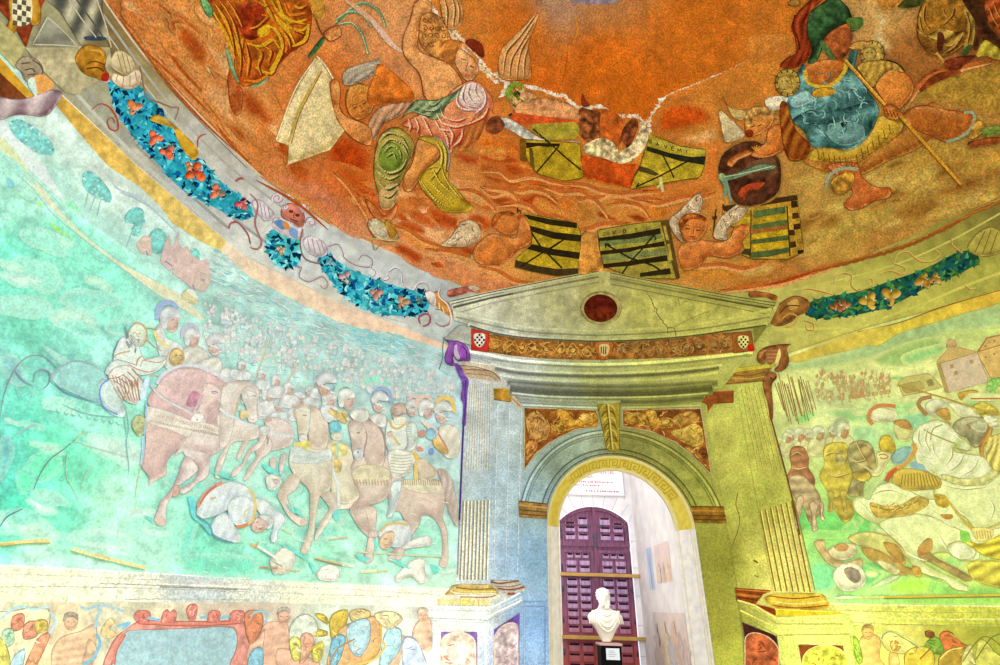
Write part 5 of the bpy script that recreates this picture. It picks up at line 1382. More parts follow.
q = Part(); q.fill(B5(262,180,275,180,270,270,258,325,250,325,258,260),(170,206,232),step=2); q.stroke(B5(278,0,282,60,272,180,262,300),1.5,(120,180,226)); q.build('blue_strap',o,M_WALL)

# pale horses to the right
PH = (220,206,192); kp = dict(puff=9,sh=(172,146,134),hl=(236,230,222),step=2.4,line=(156,134,122),lw=.65,mott=.07)
q = Part()   # white horse behind,muzzle hanging
q.fill(B5(640,60,720,90,760,110,830,120,850,180,800,200,720,210,690,250,670,310,640,380,662,390,625,385,640,300,690,200,640,130),PH,**kp)
q.fill(B5(770,200,800,190,770,250,740,300,735,280),(206,180,164),**kp)
q.fill(D8(20,140,90,100,200,95,300,130,330,200,300,240,200,180,150,240,120,360,110,480,60,620,0,640,0,400),(218,206,196),**kp)
q.fill(D8(185,170,230,130,290,165,310,240,305,330,315,420,285,440,240,430,225,390,220,310,185,240),(226,216,210),**kp)
q.stroke(D8(262,218,285,212,298,222),1,(90,96,110)); q.stroke(D8(250,410,285,415),.8,(160,130,130)); q.stroke(D8(0,320,60,370,130,400,220,450,310,470),2.6,(206,210,226)); q.stroke(D8(185,190,240,170,300,190),1,(170,170,190)); q.stroke(D8(215,170,240,250,235,390),.8,(180,180,196)); q.stroke(D8(150,240,140,320,120,360),2,(190,140,110),taper=.6)
q.fill(D8(170,345,240,340,235,370,210,410,175,410),(206,180,110),step=2,mott=.2)
q.build('painted_horse',bl,M_WALL, 'white horse with a bridle, head lowered beside the pink horse')
q = Part()   # rump of a horse running right
q.fill(D8(370,425,400,400,470,395,560,430,610,500,610,600,560,640,470,665,400,680,340,720,300,700,330,590,345,540,400,530),(216,192,186),**kp)
q.fill(B5(880,170,910,210,900,260,850,300,820,350,790,395,765,400,790,350,830,290,850,230),(214,190,180),**kp); q.fill(B5(850,150,885,175,850,240,800,270,770,330,730,380,705,385,720,345,760,320,790,250,840,210),(218,196,184),**kp)
q.fill(B5(900,290,930,290,925,350,905,350),(206,180,172),**kp); q.fill(B5(960,270,985,270,970,330,955,380,945,330),(206,184,176),**kp)
q.stroke(D8(400,510,460,540,540,550,610,545),3,(206,216,222)); q.stroke(D8(375,420,400,430,430,410),1.6,(196,120,120)); q.fill(D8(330,470,400,460,410,520,370,545,335,520),(206,216,214),step=2,puff=4,line=OUT,lw=.6); q.stroke(D8(385,545,400,580,390,620),2,(120,110,120),taper=.5)
q.build('painted_horse',bl,M_WALL, 'pale rump and hind legs of a horse galloping away')
KH = (214,202,178)
kk = dict(puff=10,sh=(168,140,112),hl=(234,226,206),step=2.4,line=(156,130,104),lw=.7,mott=.08)
q = Part()   # cream horse,three-quarter view
q.fill(G4(350,280,400,270,450,300,500,310,480,340,420,350,385,400,345,460,330,480,325,465,350,400,390,340),(222,208,196),**kk)
q.fill(G4(380,60,460,60,490,110,500,220,520,300,440,320,400,270),(226,214,180),**kk)
q.fill(G4(215,110,240,70,330,60,390,90,400,180,390,260,350,280,330,380,320,460,300,520,280,538,262,530,280,480,300,420,305,330,300,260,240,200,215,150),KH,**kk)
q.fill(G4(225,190,260,220,240,260,205,285,215,320,240,370,285,385,285,410,265,418,215,380,180,320,165,275),(220,200,186),**kk)
q.fill(D8(740,300,800,310,860,370,900,460,900,600,860,660,760,650,740,580,730,480,750,400),(214,192,172),**kk)
q.fill(D8(620,330,650,285,700,285,745,320,750,400,730,500,720,570,690,600,660,580,650,500,640,420),(226,210,184),**kk)
q.fill(D8(655,540,690,525,725,550,720,590,690,600,660,585),(206,204,204),step=2,puff=4); q.stroke(D8(690,375,720,380),1.3,(140,100,80)); q.stroke(D8(635,340,690,320,740,345),2,(214,222,220)); q.stroke(D8(738,330,735,430,725,520),1.8,(196,214,214)); q.stroke(D8(605,280,620,310),1.6,(206,150,110)); q.stroke(D8(680,250,700,280),1.4,(206,150,110)); q.stroke(D8(625,350,620,390),2,(206,160,96))
q.fill(G4(235,60,290,45,310,60,290,85,250,85),(206,186,70),step=2,mott=.2)
for f_ in ((285,385,268,418),(262,515,298,536)): q.fill(ell(240+(f_[0]+f_[2])/2/4.348,430+(f_[1]+f_[3])/2/4.348,4,3),(206,176,160),step=1.8,line=OUT,lw=.5)
o = q.build('painted_horse',bl,M_WALL, 'cream horse seen three-quarters, one foreleg raised, in the middle of the fresco')
q = Part(); q.fill(G4(218,100,235,70,330,100,390,80,400,125,330,145,225,140),(200,210,206),step=2.2,mott=.12,line=(150,150,150),lw=.6)
for k_ in range(12): q.stroke([(240+a_/4.348,430+b_/4.348) for a_,b_ in spiral(240+k_*13,118-abs(k_-6)*2+6,6,1,k_)],.6,(150,160,160))
q.build('breast_strap',o,M_WALL)
q = Part()   # pink-brown horse with dark mane
PB = (206,176,160); kb = dict(puff=10,sh=(150,116,104),hl=(228,210,198),step=2.4,line=(140,108,98),lw=.75,mott=.09)
q.fill(G4(650,130,700,210,840,220,880,230,890,330,880,380,900,440,905,560,890,590,865,580,880,540,875,440,840,380,790,370,780,410,730,490,700,560,650,570,645,550,680,510,720,440,700,360,650,330),PB,**kb)
q.fill(G4(860,170,900,180,930,250,945,330,945,420,915,370,890,290,875,220),(176,150,140),**dict(kb,folds=(10,6,.5)))
q.fill(G4(485,150,520,120,640,110,660,190,640,290,590,320,540,330,590,340,590,430,580,540,572,575,535,572,550,520,560,430,540,340,500,340,510,400,555,440,580,430,600,460,570,470,540,450,490,380,478,340,520,290,510,250,485,200),(210,184,166),**kb)
q.fill(E7(150,400,240,385,330,400,400,480,420,600,420,700,380,760,300,740,260,640,280,520),(206,174,160),**kb)
q.fill(E7(140,420,180,385,240,400,280,470,275,540,260,620,245,680,215,690,180,650,160,520),(216,190,178),**kb)
q.fill(E7(180,620,240,600,255,650,230,690,190,680),(206,210,216),step=2,puff=4); q.stroke(E7(205,485,230,480),1.4,(90,84,84)); q.stroke(E7(185,370,195,350,210,390),1.6,(150,96,84)); q.stroke(E7(240,385,330,395,400,470,425,580,420,660),2.2,(130,100,96),taper=.4); q.stroke(E7(275,470,285,520,262,600),1.3,(150,110,100)); q.stroke(E7(215,625,218,640),1.2,(60,60,70))
for x,y in ((553,565),(662,558),(885,583),(585,452)): q.fill(ell(240+x/4.348,430+y/4.348,4.2,3.4),(206,176,166),step=1.8,line=OUT,lw=.5)
o = q.build('painted_horse',bl,M_WALL, 'pink-brown horse with a dark mane, beside the left pilaster')
q = Part(); q.fill(G4(490,170,560,150,640,170,648,215,560,230,500,220),(206,190,150),step=2.2,mott=.15,line=(150,120,80),lw=.6); q.fill(G4(705,220,790,215,870,225,870,265,800,275,720,255),(206,192,160),step=2.2,mott=.15,line=(150,120,80),lw=.6)
for k_ in range(30):
    x = 495+k_*13 if k_ < 12 else 700+(k_-12)*9.5; q.stroke(G4(x,215,x+3,240),.9,(150,116,70))
q.build('fringed_caparison',o,M_WALL)
# riders on the right
q = Part()
q.fill(E7(440,400,470,380,560,400,620,400,660,430,670,560,640,640,560,660,480,660,430,560),(214,222,214),puff=8,step=2.2,sh=(150,170,166),line=(140,150,146),lw=.7,folds=(70,9,.2))
q.fill(E7(590,420,640,400,670,450,665,580,600,640,540,680,530,640,590,580),(206,220,212),puff=6,step=2,line=(130,140,140),lw=.7)
for k_ in range(5): q.stroke(E7(585,435+k_*18,630,440+k_*18),.8,(130,150,150))
q.fill(G4(650,90,760,100,755,150,720,200,660,200),(222,222,206),puff=5,step=2,line=OUT,lw=.6)
for k_ in range(7): q.stroke(G4(655,105+k_*13,700,112+k_*13,745,106+k_*13),.8,(160,150,120))
q.fill(G4(660,230,700,220,690,300,665,370,640,380,655,300),(206,222,226),puff=5,step=2,line=(120,150,160),lw=.7)
q.fill(E7(470,310,490,270,540,248,580,280,585,330,550,370,500,375),(206,170,150),puff=7,step=1.8,line=(150,110,96),lw=.7)
q.fill(E7(475,330,520,345,580,325,580,350,540,385,490,380),(176,160,140),puff=5,step=1.8); q.stroke(E7(495,300,512,298),.9,(90,60,54)); q.stroke(E7(505,325,525,322),.9,(150,84,76)); q.fill(E7(495,370,580,360,580,410,500,420),(222,222,200),step=2,line=(170,160,120),lw=.6)
q.stroke(E7(460,390,480,440,520,450,560,430,590,400),2.2,(206,164,60)); q.stroke(E7(490,510,520,560,540,580),2.4,(206,170,70)); q.fill(E7(440,480,480,470,490,510,450,520),(214,180,160),step=2,puff=3)
q.build('painted_rider',bl,M_WALL, 'bald bearded rider in pale armour with a gold chain, on the pink-brown horse')
helm(346.5,398,9, 'soldier in a white helmet and beard, second left of the bald rider',plume=(150,214,196),d=1,helmc=(232,238,238),body=E7(150,320,280,300,300,370,250,400,180,380),bc=(206,206,196))
helm(329,399,7.5, 'soldier in a dull white helmet at the left of the row of riders',d=1,helmc=(220,226,224))
helm(380,401,8.6, 'soldier in a white helmet with a blue plume just left of the bald rider',plume=(120,146,196),d=-1,helmc=(232,238,240),body=E7(300,350,420,340,430,430,390,440,330,400),bc=(214,210,206))
helm(413,407,7.2, 'soldier with a pink plumed helmet right of the bald rider',plume=(214,170,166),d=-1,helmc=(228,232,232))
helm(426,408,8, 'grey-bearded soldier with a pale plumed helmet beside the golden shield',plume=(216,176,160),d=1,helmc=(226,230,230),face=(190,156,146))
helm(443,411,9, 'soldier with a yellow crested helmet and golden shield, nearest the pilaster',plume=(222,180,70),d=-1,helmc=(232,236,234),body=E7(840,440,960,430,1000,520,980,660,880,660),bc=(214,206,186))
helm(327,383,10, 'soldier in a tall white cap with a brown face at the middle of the fresco',d=-1,helmc=(222,228,236),face=(196,150,120),body=D8(840,300,960,300,1000,380,930,440,860,400),bc=(206,214,220))
q = Part(); q.fill(E7(790,510,830,500,870,540,905,610,900,650,840,620,800,580),(206,150,50),puff=5,step=2,mott=.2,line=(140,90,30),lw=.7); q.fill(E7(700,390,800,430,880,560,900,620,840,540,770,470),(216,196,184),step=2); q.stroke(E7(830,480,910,630),1.6,(190,90,50)); q.build('golden_shield',bl,M_WALL)
q = Part(); q.fill(ell(330+775/7.69,370+490/7.69,5.4,6.2),(110,190,220),puff=5,step=1.8,hl=(200,232,240),line=(90,130,160),lw=.6); q.build('blue_shoulder_guard',bl,M_WALL)
q = Part(); q.fill(E7(0,400,50,390,90,440,80,480,0,480),(80,186,206),puff=5,step=2,hl=(170,226,232)); q.fill(E7(-20,320,60,310,130,330,140,400,90,400),(206,176,90),step=2,mott=.25,ms=5); q.fill(E7(10,490,80,480,80,540,20,530),(226,220,190),step=2,puff=4); q.fill(G4(400,60,460,70,460,110,410,110),(206,186,90),step=2,mott=.3,ms=4); q.stroke(G4(425,50,425,130),2,(110,206,206)); q.fill(G4(410,125,440,130,440,180,415,180),(206,170,80),step=2,mott=.3,ms=4); q.stroke(G4(405,180,425,240,430,330),3,(206,226,226)); q.stroke(E7(90,330,130,400),1.6,(150,96,30)); q.stroke(E7(0,290,40,320),1.5,(206,90,60))
q.build('painted_trappings',bl,M_WALL, 'blue and gold saddle trappings of the cream horse')
q = Part(); q.fill(E7(670,480,720,460,740,500,700,520),(176,110,84),step=2); q.fill(E7(670,590,700,590,720,620,680,620),(206,90,70),step=2); q.fill(E7(760,610,790,600,800,640,770,650),(70,110,206),step=2); q.fill(G4(750,95,770,100,790,140,770,150),(206,160,50),step=2); q.fill(G4(760,140,780,150,775,210,757,210),(214,176,80),step=2); q.fill(G4(780,120,850,170,850,210,780,210),(206,180,150),step=2,puff=5); q.build('painted_saddle',bl,M_WALL)

# fallen soldier in a white padded suit
q = Part(); WS = (206,218,226); kf = dict(puff=8,sh=(150,172,190),hl=(236,242,244),step=2.2,line=(120,140,160),lw=.75,folds=(20,8,.22),mott=.06)
q.fill(H6(270,470,290,400,350,350,400,380,430,440,470,510,450,550,400,540,320,510),WS,**kf)
q.fill(H6(180,330,220,240,320,165,420,145,500,170,560,240,560,330,520,300,420,250,400,300,380,330,300,370,220,390,180,370),WS,**kf)
q.fill(H6(385,300,430,250,500,240,560,290,560,370,500,430,450,440,400,390),(214,224,230),**kf)
q.fill(H6(560,260,640,270,700,330,760,370,760,420,720,470,710,540,680,550,670,510,690,430,660,380,600,360),(220,228,230),**kf)
q.fill(H6(540,440,560,395,610,375,650,400,640,450,600,480,560,475),(222,166,156),puff=5,step=1.8,line=(160,90,84),lw=.7); q.fill(H6(590,370,640,360,685,390,680,440,645,460,640,410),(206,214,214),step=2,puff=4,line=OUT,lw=.6)
q.stroke(H6(575,415,590,412),1.1,(110,50,50)); q.stroke(H6(590,458,612,455),1.5,(176,60,50)); q.stroke(H6(570,440,580,455),.9,(150,80,76)); q.fill(H6(440,515,470,505,465,540,440,545),(214,206,206),step=2)
o = q.build('fallen_soldier',bl,M_WALL, 'fallen soldier in a white padded suit bent over on the ground under the pink horse')
q = Part(); q.stroke(H6(185,310,225,240,290,180,350,150),4,(206,110,84)); q.stroke(H6(200,290,250,215,310,170),1.6,(140,60,40)); q.stroke(H6(525,190,555,240,568,310,550,390,510,430,440,448),3.2,(206,176,90)); q.stroke(H6(440,445,480,440,520,425),3.4,(200,90,40)); q.stroke(H6(495,390,500,340,545,320),1.4,(206,186,110)); q.stroke(H6(270,260,305,248),2,(206,150,80)); q.build('belt_and_strap',o,M_WALL)
q = Part(); q.fill(H6(120,240,170,270,175,380,260,440,270,500,210,430,150,380,130,300),(60,196,206),step=2.4,mott=.1); q.stroke(H6(180,370,260,430,300,510,420,550),1.6,(50,110,150)); q.build('ground_shadow',o,M_WALL)
# second fallen soldier under the brown horse
q = Part(); q.fill(G4(600,450,640,410,700,390,740,420,740,480,700,510,640,500),(206,206,212),**kf); q.fill(G4(605,480,625,450,665,440,668,480,640,520,612,510),(214,170,130),puff=5,step=2,line=(150,110,80),lw=.7); q.stroke(G4(610,440,640,412,690,405,730,415),3,(196,166,90)); q.fill(G4(740,480,820,460,830,500,770,510,700,515),(226,222,214),puff=4,step=2,line=OUT,lw=.6)
q.stroke(G4(625,475,640,472),1,(100,70,50)); q.stroke(G4(625,500,645,498),.9,(150,90,70)); q.build('fallen_soldier',bl,M_WALL, 'fallen soldier with a gold strap lying under the pink-brown horse')
# things left on the grass
def relic(name,lab,fills,strokes):
    q = Part()
    for pts,c in fills: q.fill(pts,c,puff=4,step=2,line=(176,150,120),lw=.7,mott=.07)
    for pts,w_,c in strokes: q.stroke(pts,w_,c,smooth=len(pts) > 2)
    q.build(name,bl,M_WALL,lab)
relic('discarded_helmet', 'open pale helmet with a visor in the grass, under the fallen soldier',[(c13(80,250,110,210,150,190,180,220,170,270,140,300,100,290),(226,224,206)),(c13(80,240,100,240,115,290,95,300),(206,200,180))],[(c13(90,250,130,270),1.4,(150,120,80))])
relic('discarded_helmet', 'round cracked white helmet in the grass near the ledge',[(c13(270,290,300,265,340,265,358,290,350,325,300,328,270,315),(232,236,226))],[(c13(285,285,320,280),.8,(190,180,170)),(c13(300,320,330,322),.9,(200,160,150))])
relic('discarded_gauntlet', 'empty pale boot-shaped armour piece in the grass near the pilaster',[(c13(580,310,620,270,660,240,695,240,700,290,710,325,680,340,650,310,610,320,595,335,580,325),(236,232,220))],[(c13(690,260,670,300),.8,(206,190,160))])
relic('broken_drum', 'small pale drum lying among the hooves',[(H6(640,110,690,95,740,130,730,170,690,200,650,190),(214,216,206)),(H6(680,130,715,125,735,150,710,165),(176,156,160))],[])
relic('dropped_sword', 'sword with a gold hilt lying in the grass under the fallen soldier',[],[(c13(0,180,30,190),3,(196,150,84)),(c13(20,200,35,170),1.6,(176,130,70)),(c13(30,188,95,230),2.6,(226,230,232)),(c13(30,196,95,237),1,(90,150,150))])
relic('dropped_lance', 'lance with a dark shaft behind the open helmet in the grass',[],[(c13(40,272,110,278),1.6,(150,96,50)),(c13(110,278,200,288),1.7,(206,170,120))])
relic('dropped_lance', 'ochre lance pointing right in the grass at the middle of the fresco',[],[(c13(260,236,370,262),1.9,(206,160,90)),(c13(260,240,370,267),.8,(110,80,50)),(c13(370,262,415,270),2.6,(226,222,206))])
relic('dropped_sword', 'short gold-hilted dagger lying level in the grass near the ledge',[],[(c13(442,290,508,288),2.8,(226,220,176)),(c13(510,280,512,298),1.2,(190,160,60)),(c13(508,288,550,288),1.8,(206,180,90))])
relic('dropped_lance', 'long thin lance lying under the brown horse',[],[(c13(430,212,600,222,800,232),1.4,(206,190,150)),(c13(315,163,390,152),1.6,(206,160,130)),(c13(130,120,170,140),1.3,(206,180,120)),(c13(770,300,825,285),1.6,(226,222,206))])
relic('dropped_lance', 'ochre lance lying at the far left edge of the grass',[],[(c03(-60,188,90,172,200,166),3.4,(222,196,100)),(c03(-60,194,90,180,200,176),1.2,(120,130,60)),(c03(0,182,60,178),1.8,(206,160,60))])
relic('dropped_lance', 'ochre lance lying aslant in the grass above the ledge',[],[(c03(285,200,400,232,585,276),3.2,(226,206,120)),(c03(285,208,400,240,580,284),1.1,(90,160,130)),(c03(380,222,440,238),2.4,(214,176,80))])
q = Part()
for pts in (c13(120,180,180,200,240,250,200,230),c13(420,220,480,240,450,250),c13(560,240,600,250,640,280,590,262),c13(720,260,760,280,740,300),c13(180,30,200,50,215,75,190,60),c13(330,60,360,40,350,90),G4(200,320,240,350,260,360,230,360),G4(300,570,330,600,320,620),G4(580,470,600,500,590,520),B5(600,360,680,380,740,400,690,395),B5(860,320,900,340,940,375,890,360),B5(700,290,720,300,730,305),B5(270,575,310,590,320,610,290,595),G4(95,150,130,160,180,195,130,180)):
    q.fill(pts,(70,206,196),step=2,mott=.1)
for k_ in range(120):
    x,y = rc.uniform(200,450),rc.uniform(500,576); q.stroke([(x,y),(x+rc.uniform(2,7),y+rc.uniform(-1,2))],.7,rc.choice([(110,220,180),(190,246,216),(90,206,170),(226,250,230)]),taper=.7)
q.build('painted_grass',bl,M_WALL,stuff=True)
WASH[:] = [None,0]

# ------------------------------------------------------------------ the fresco of the dome
LAYER[0] = 0
df = thing('dome_fresco', 'damaged orange dome fresco of winged figures, a helmeted warrior, banners and clouds', 'fresco',loc=(0,0,ZB))
Z1,Z2,Z3,Z4,Z5,Z6,Z7,Z8 = C(330,70,5),C(430,170,5),C(620,80,5),C(640,170,5),C(480,90,5),C(180,0,6.25),C(860,0,7.14),C(820,100,5.55)
p = Part()
p.fill(xy(97,-40,99,-8,142,50,197,109,252,164,302,208,371,241,421,263,456,279,500,284,600,287,700,285,750,289,800,274,860,259,900,240,950,215,1000,199,1040,182,1040,-40),F_DOME,smooth=False,step=4)
p.build('painted_sky',df,M_DOME)
# bare plaster where the painting has fallen off
p = Part()
p.fill(c10(720,-60,735,20,780,90,860,170,930,260,980,300)+c20(0,290,60,330,150,350,230,385,300,425,400,425,440,450,540,462,590,480,620,440,650,395,720,355,870,298,1000,235,1140,150,1300,80,1330,-60,500,-200,0,-80),field([(600,60,206,106,25),(520,30,203,110,32),(600,0,186,125,70),(560,2,172,134,104),(700,40,200,110,30),(780,50,196,116,38),(470,20,206,125,50),(640,105,206,106,24),(540,95,205,104,28)],s=18,nz=.06,nscale=14),smooth=False,step=4)
p.fill(ell(595,0,26,5),(150,132,140),step=3,mott=.2,ms=6)  # bluish gleam of a lamp at the dome's top, painted onto the plaster
p.stroke(c20(300,60,310,120,290,180),2.0,(216,130,30),taper=.8); p.stroke(c20(270,200,265,260,250,330),2,(190,86,18),taper=.8); p.stroke(c20(600,20,610,90),4,(214,126,40),taper=.9)
p.build('bare_plaster',df,M_DOME)
p = Part(); p.dl = .3
edge = c10(705,-40,720,10,745,50,780,95,830,140,880,190,930,250,975,300)+c20(10,285,60,325,110,345,170,360,235,385,255,380,300,425,350,430,400,425,440,445,490,465,540,462,585,490,600,470,620,440,650,395)
rd = random.Random(31)
def crust(path,w,n):
    B = cr(path,False,1.6)
    for x,y in B:
        r = w*rd.uniform(.3,1.0); p.dab([(x+rd.uniform(-1,1)*w*.5+r*math.cos(a_)*rd.uniform(.6,1.2),y+rd.uniform(-.6,.6)*w*.5+r*math.sin(a_)*rd.uniform(.5,1)) for a_ in (0,1.2,2.4,3.6,4.9)],np.array(rd.choice([(232,222,190),(240,236,220),(222,196,150),(226,206,170)])))
crust(edge,3.0,1); crust(c20(650,395,700,365,760,345,870,298),1.2,1); crust(c20(880,295,1000,235,1140,155),.7,1); crust(c20(590,480,600,530,580,560),2.2,1)
crust(c10(780,110,850,190,930,280,990,330),3.2,1); crust(c20(-10,300,30,340,10,380),4.5,1)
p.build('broken_plaster_edge',df,M_DOME, 'white ragged edge of the fallen plaster')
# glowing and dark clouds
p = Part()
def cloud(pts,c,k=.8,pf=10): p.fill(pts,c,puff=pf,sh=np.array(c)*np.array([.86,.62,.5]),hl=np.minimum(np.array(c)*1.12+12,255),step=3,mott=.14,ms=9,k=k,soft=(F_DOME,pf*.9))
p.fill(c10(280,630,390,530,470,580,500,700,470,800,380,760),(166,60,18),step=2.8,mott=.2,soft=(F_DOME,9))
cloud(c10(290,560,380,520,470,570,500,640,480,800,560,900,470,900,380,800,300,660),(176,66,16),.5,18)
cloud(c11(300,-20,420,0,500,60,520,160,480,210,440,150,380,90,320,30),(184,84,22),.6,14)
cloud(c11(20,0,140,20,300,60,400,160,460,280,380,270,240,150,100,70),(205,128,88),.4,16)
cloud(c11(540,220,600,190,700,150,790,180,860,210,900,300,820,330,700,340,620,290),(222,164,110)); cloud(c11(560,260,680,280,760,330,900,340,1000,400,1020,480,900,470,760,440,620,380),(212,142,92),.6)
cloud(c11(690,330,800,320,950,370,1060,440,960,470,780,420),(206,126,74),.6)
for pts,c in ((Z1(610,400,700,420,800,430,900,470,1000,500,1010,540,900,520,780,490,660,470),(176,66,22)),(Z1(640,500,760,510,860,560,960,560,1010,620,900,660,760,620,660,580),(206,134,52)),(Z1(720,330,830,330,940,370,960,430,860,420,760,390),(214,104,26)),(Z5(0,240,90,250,180,300,220,360,150,380,60,350,0,330),(216,110,26)),(Z5(120,370,190,355,260,400,290,430,200,420),(134,30,12)),(Z5(0,330,110,380,220,420,300,430,420,460,560,500,760,520,900,540,1000,580,900,590,700,570,500,530,300,500,120,450,0,400),(188,92,30)),
  (Z5(0,430,120,450,220,500,180,540,80,520,0,490),(206,136,56)),(Z5(200,540,300,500,400,520,480,560,440,640,320,650,220,620),(206,140,58)),(Z5(380,560,460,530,560,540,600,600,560,660,430,660),(204,134,54)),(Z5(560,580,660,560,800,580,900,550,950,590,900,660,700,680,600,650),(208,138,54)),(Z5(520,430,640,450,760,500,700,515,560,490),(196,76,18)),(Z5(420,455,560,440,620,470,540,480),(214,150,60))):
    cloud(pts,c,.8,7)
for pts,c in ((Z2(330,130,460,150,580,130,720,180,760,270,860,260,1000,230,1010,310,850,300,740,300,600,240,450,200),(206,132,52)),(Z2(130,10,220,0,300,60,260,110,170,80),(206,136,66)),(Z2(240,80,340,50,450,80,420,120,300,110),(204,116,48)),(Z2(170,130,250,120,330,180,310,220,230,190),(192,84,28)),(Z2(0,420,120,400,330,470,460,540,520,580,260,620,120,560,0,520),(206,136,84)),(Z2(260,490,340,470,400,530,330,545),(222,166,110)),(Z2(430,520,560,530,720,520,840,500,700,545,520,575),(206,156,60)),
  (Z4(180,440,300,460,420,480,520,440,640,450,600,520,420,570,260,560,170,520),(206,138,50)),(Z4(400,580,520,540,680,540,860,480,1010,440,1010,500,800,560,560,610),(182,110,36)),(Z4(0,150,80,130,160,160,140,240,40,260,-60,240),(204,126,42)),(Z4(0,60,120,80,240,60,380,90,360,130,200,140,60,140),(200,120,44)),(Z3(200,150,300,110,420,130,470,200,400,230,300,260,200,260),(190,80,20)),(Z3(280,280,400,250,470,220,500,290,430,330,330,320),(222,170,104)),(Z3(430,340,520,330,490,440,500,520,430,500),(204,116,44)),(c30(640,400,740,300,860,270,1040,250,1040,460,900,450,760,420),(164,130,48)),(c30(480,610,600,560,760,540,900,590,1040,580,1040,700,800,720,560,680),(178,140,56)),(c30(650,330,740,260,800,300,700,350),(124,56,24)),(c30(420,20,480,30,560,70,540,130,580,180,550,220,480,160,500,90),(216,196,130)),(c30(0,150,150,140,180,200,60,250,0,240),(200,128,50)),(c31(100,180,260,190,500,160,700,110,900,90,1000,60,1000,120,760,210,460,290,240,340,100,320),(182,152,66))):
    cloud(pts,c,.7,9)
for s_ in (c00(500,60,600,200,700,330,830,470,960,590),c00(640,-10,720,60,790,180,880,300),c00(560,30,640,120,760,280,900,420),c00(600,190,720,300,850,430),c00(880,480,950,570,1020,640),c11(40,40,200,130,330,240)):
    p.stroke(s_,5,(206,140,78),taper=.9); p.stroke([(x-4,y+4) for x,y in s_],3,(172,86,30),taper=.9)
p.stroke(c00(880,392,905,405),1.6,(80,40,24),taper=.6); p.stroke(Z6(10,60,60,180,110,300,200,480),4,(206,186,130),taper=.9)
OR = [(216,150,84),(184,80,26),(224,170,106),(168,66,20),(206,130,60)]
p.puffs(c11(340,-60,1000,60,1000,470,700,420,400,250),70,OR,7,22,rd,F_DOME,20)
p.puffs(Z5(-40,240,950,520,900,700,-40,640),60,[(216,146,60),(160,62,20),(210,124,40),(178,78,24),(208,140,56)],8,24,rd,F_DOME,10)
p.puffs(c31(-100,20,1000,-160,1000,140,300,400,-100,480),60,[(194,166,76),(150,108,40),(200,170,84),(140,92,34),(180,146,58)],8,28,rd,F_DOME,-20)
p.puffs(c00(420,-20,900,-20,1100,300,1300,800,1000,640,700,330),70,[(210,146,80),(170,82,28),(218,164,104),(158,72,24),(204,130,60)],9,30,rd,F_DOME,48)
for c_ in (Z5(0,395,90,400,150,440,230,425,290,430,350,450,420,462),Z5(230,470,330,480,400,505,500,505,560,540,640,520,720,520,780,545,860,540,930,560,960,600),Z5(420,460,520,470,600,500,700,515,800,505,900,500),Z5(0,480,60,520,130,505,200,545,230,600),Z5(130,480,200,500,260,490,330,510,390,560),Z5(480,545,560,540,610,590,640,640),Z5(650,570,720,560,800,580,850,640),Z2(130,100,200,100,260,130,320,190,330,230),Z2(260,80,340,90,400,105,450,170),Z2(330,170,420,160,500,180,560,230,640,230,730,280),Z2(700,300,800,290,860,270,1000,262),Z2(0,400,110,395,200,440,320,470),Z2(240,480,330,500,420,550,520,560),Z4(0,150,80,165,150,150,230,130,300,130,380,110),Z4(260,480,400,470,520,490,640,450),Z4(400,600,560,580,700,560,860,510,1000,470),c11(540,230,620,250,700,300,800,330),c11(700,330,800,340,940,380,1000,400),c11(330,20,400,90,450,170,480,240),c30(620,420,700,320,800,280,960,240),c30(470,620,560,560,700,545)):
    p.stroke(c_,5,(190,104,44),taper=.9); p.stroke(c_,2.4,(160,70,26),taper=.9,vary=.6); p.stroke([(x+1,y+3.4) for x,y in c_],3.4,(222,158,88),taper=.9)
p.build('painted_clouds',df,M_DOME)

SKN = (216,146,78); ks = dict(puff=7,sh=(150,76,30),hl=(240,192,128),step=2.2,line=(112,50,22),lw=.9,mott=.12,ms=6)
def dface(q,cx,cy,r,rot=0,lips=(150,60,40)):
    c_,s_ = math.cos(math.radians(rot)),math.sin(math.radians(rot))
    T = lambda *v: [(cx+r*(v[i]*c_-v[i+1]*s_),cy+r*(v[i]*s_+v[i+1]*c_)) for i in range(0,len(v),2)]
    for e_ in (-1,1): q.stroke(T(e_*.45-.18,-.05,e_*.45+.18,-.08),1.2,(84,34,18)); q.stroke(T(e_*.45-.22,-.3,e_*.45,-.38,e_*.45+.22,-.3),.8,(130,66,30))
    q.stroke(T(.02,-.1,.1,.25,-.08,.28),.9,(140,70,34)); q.stroke(T(-.2,.55,.2,.52),1.1,lips)
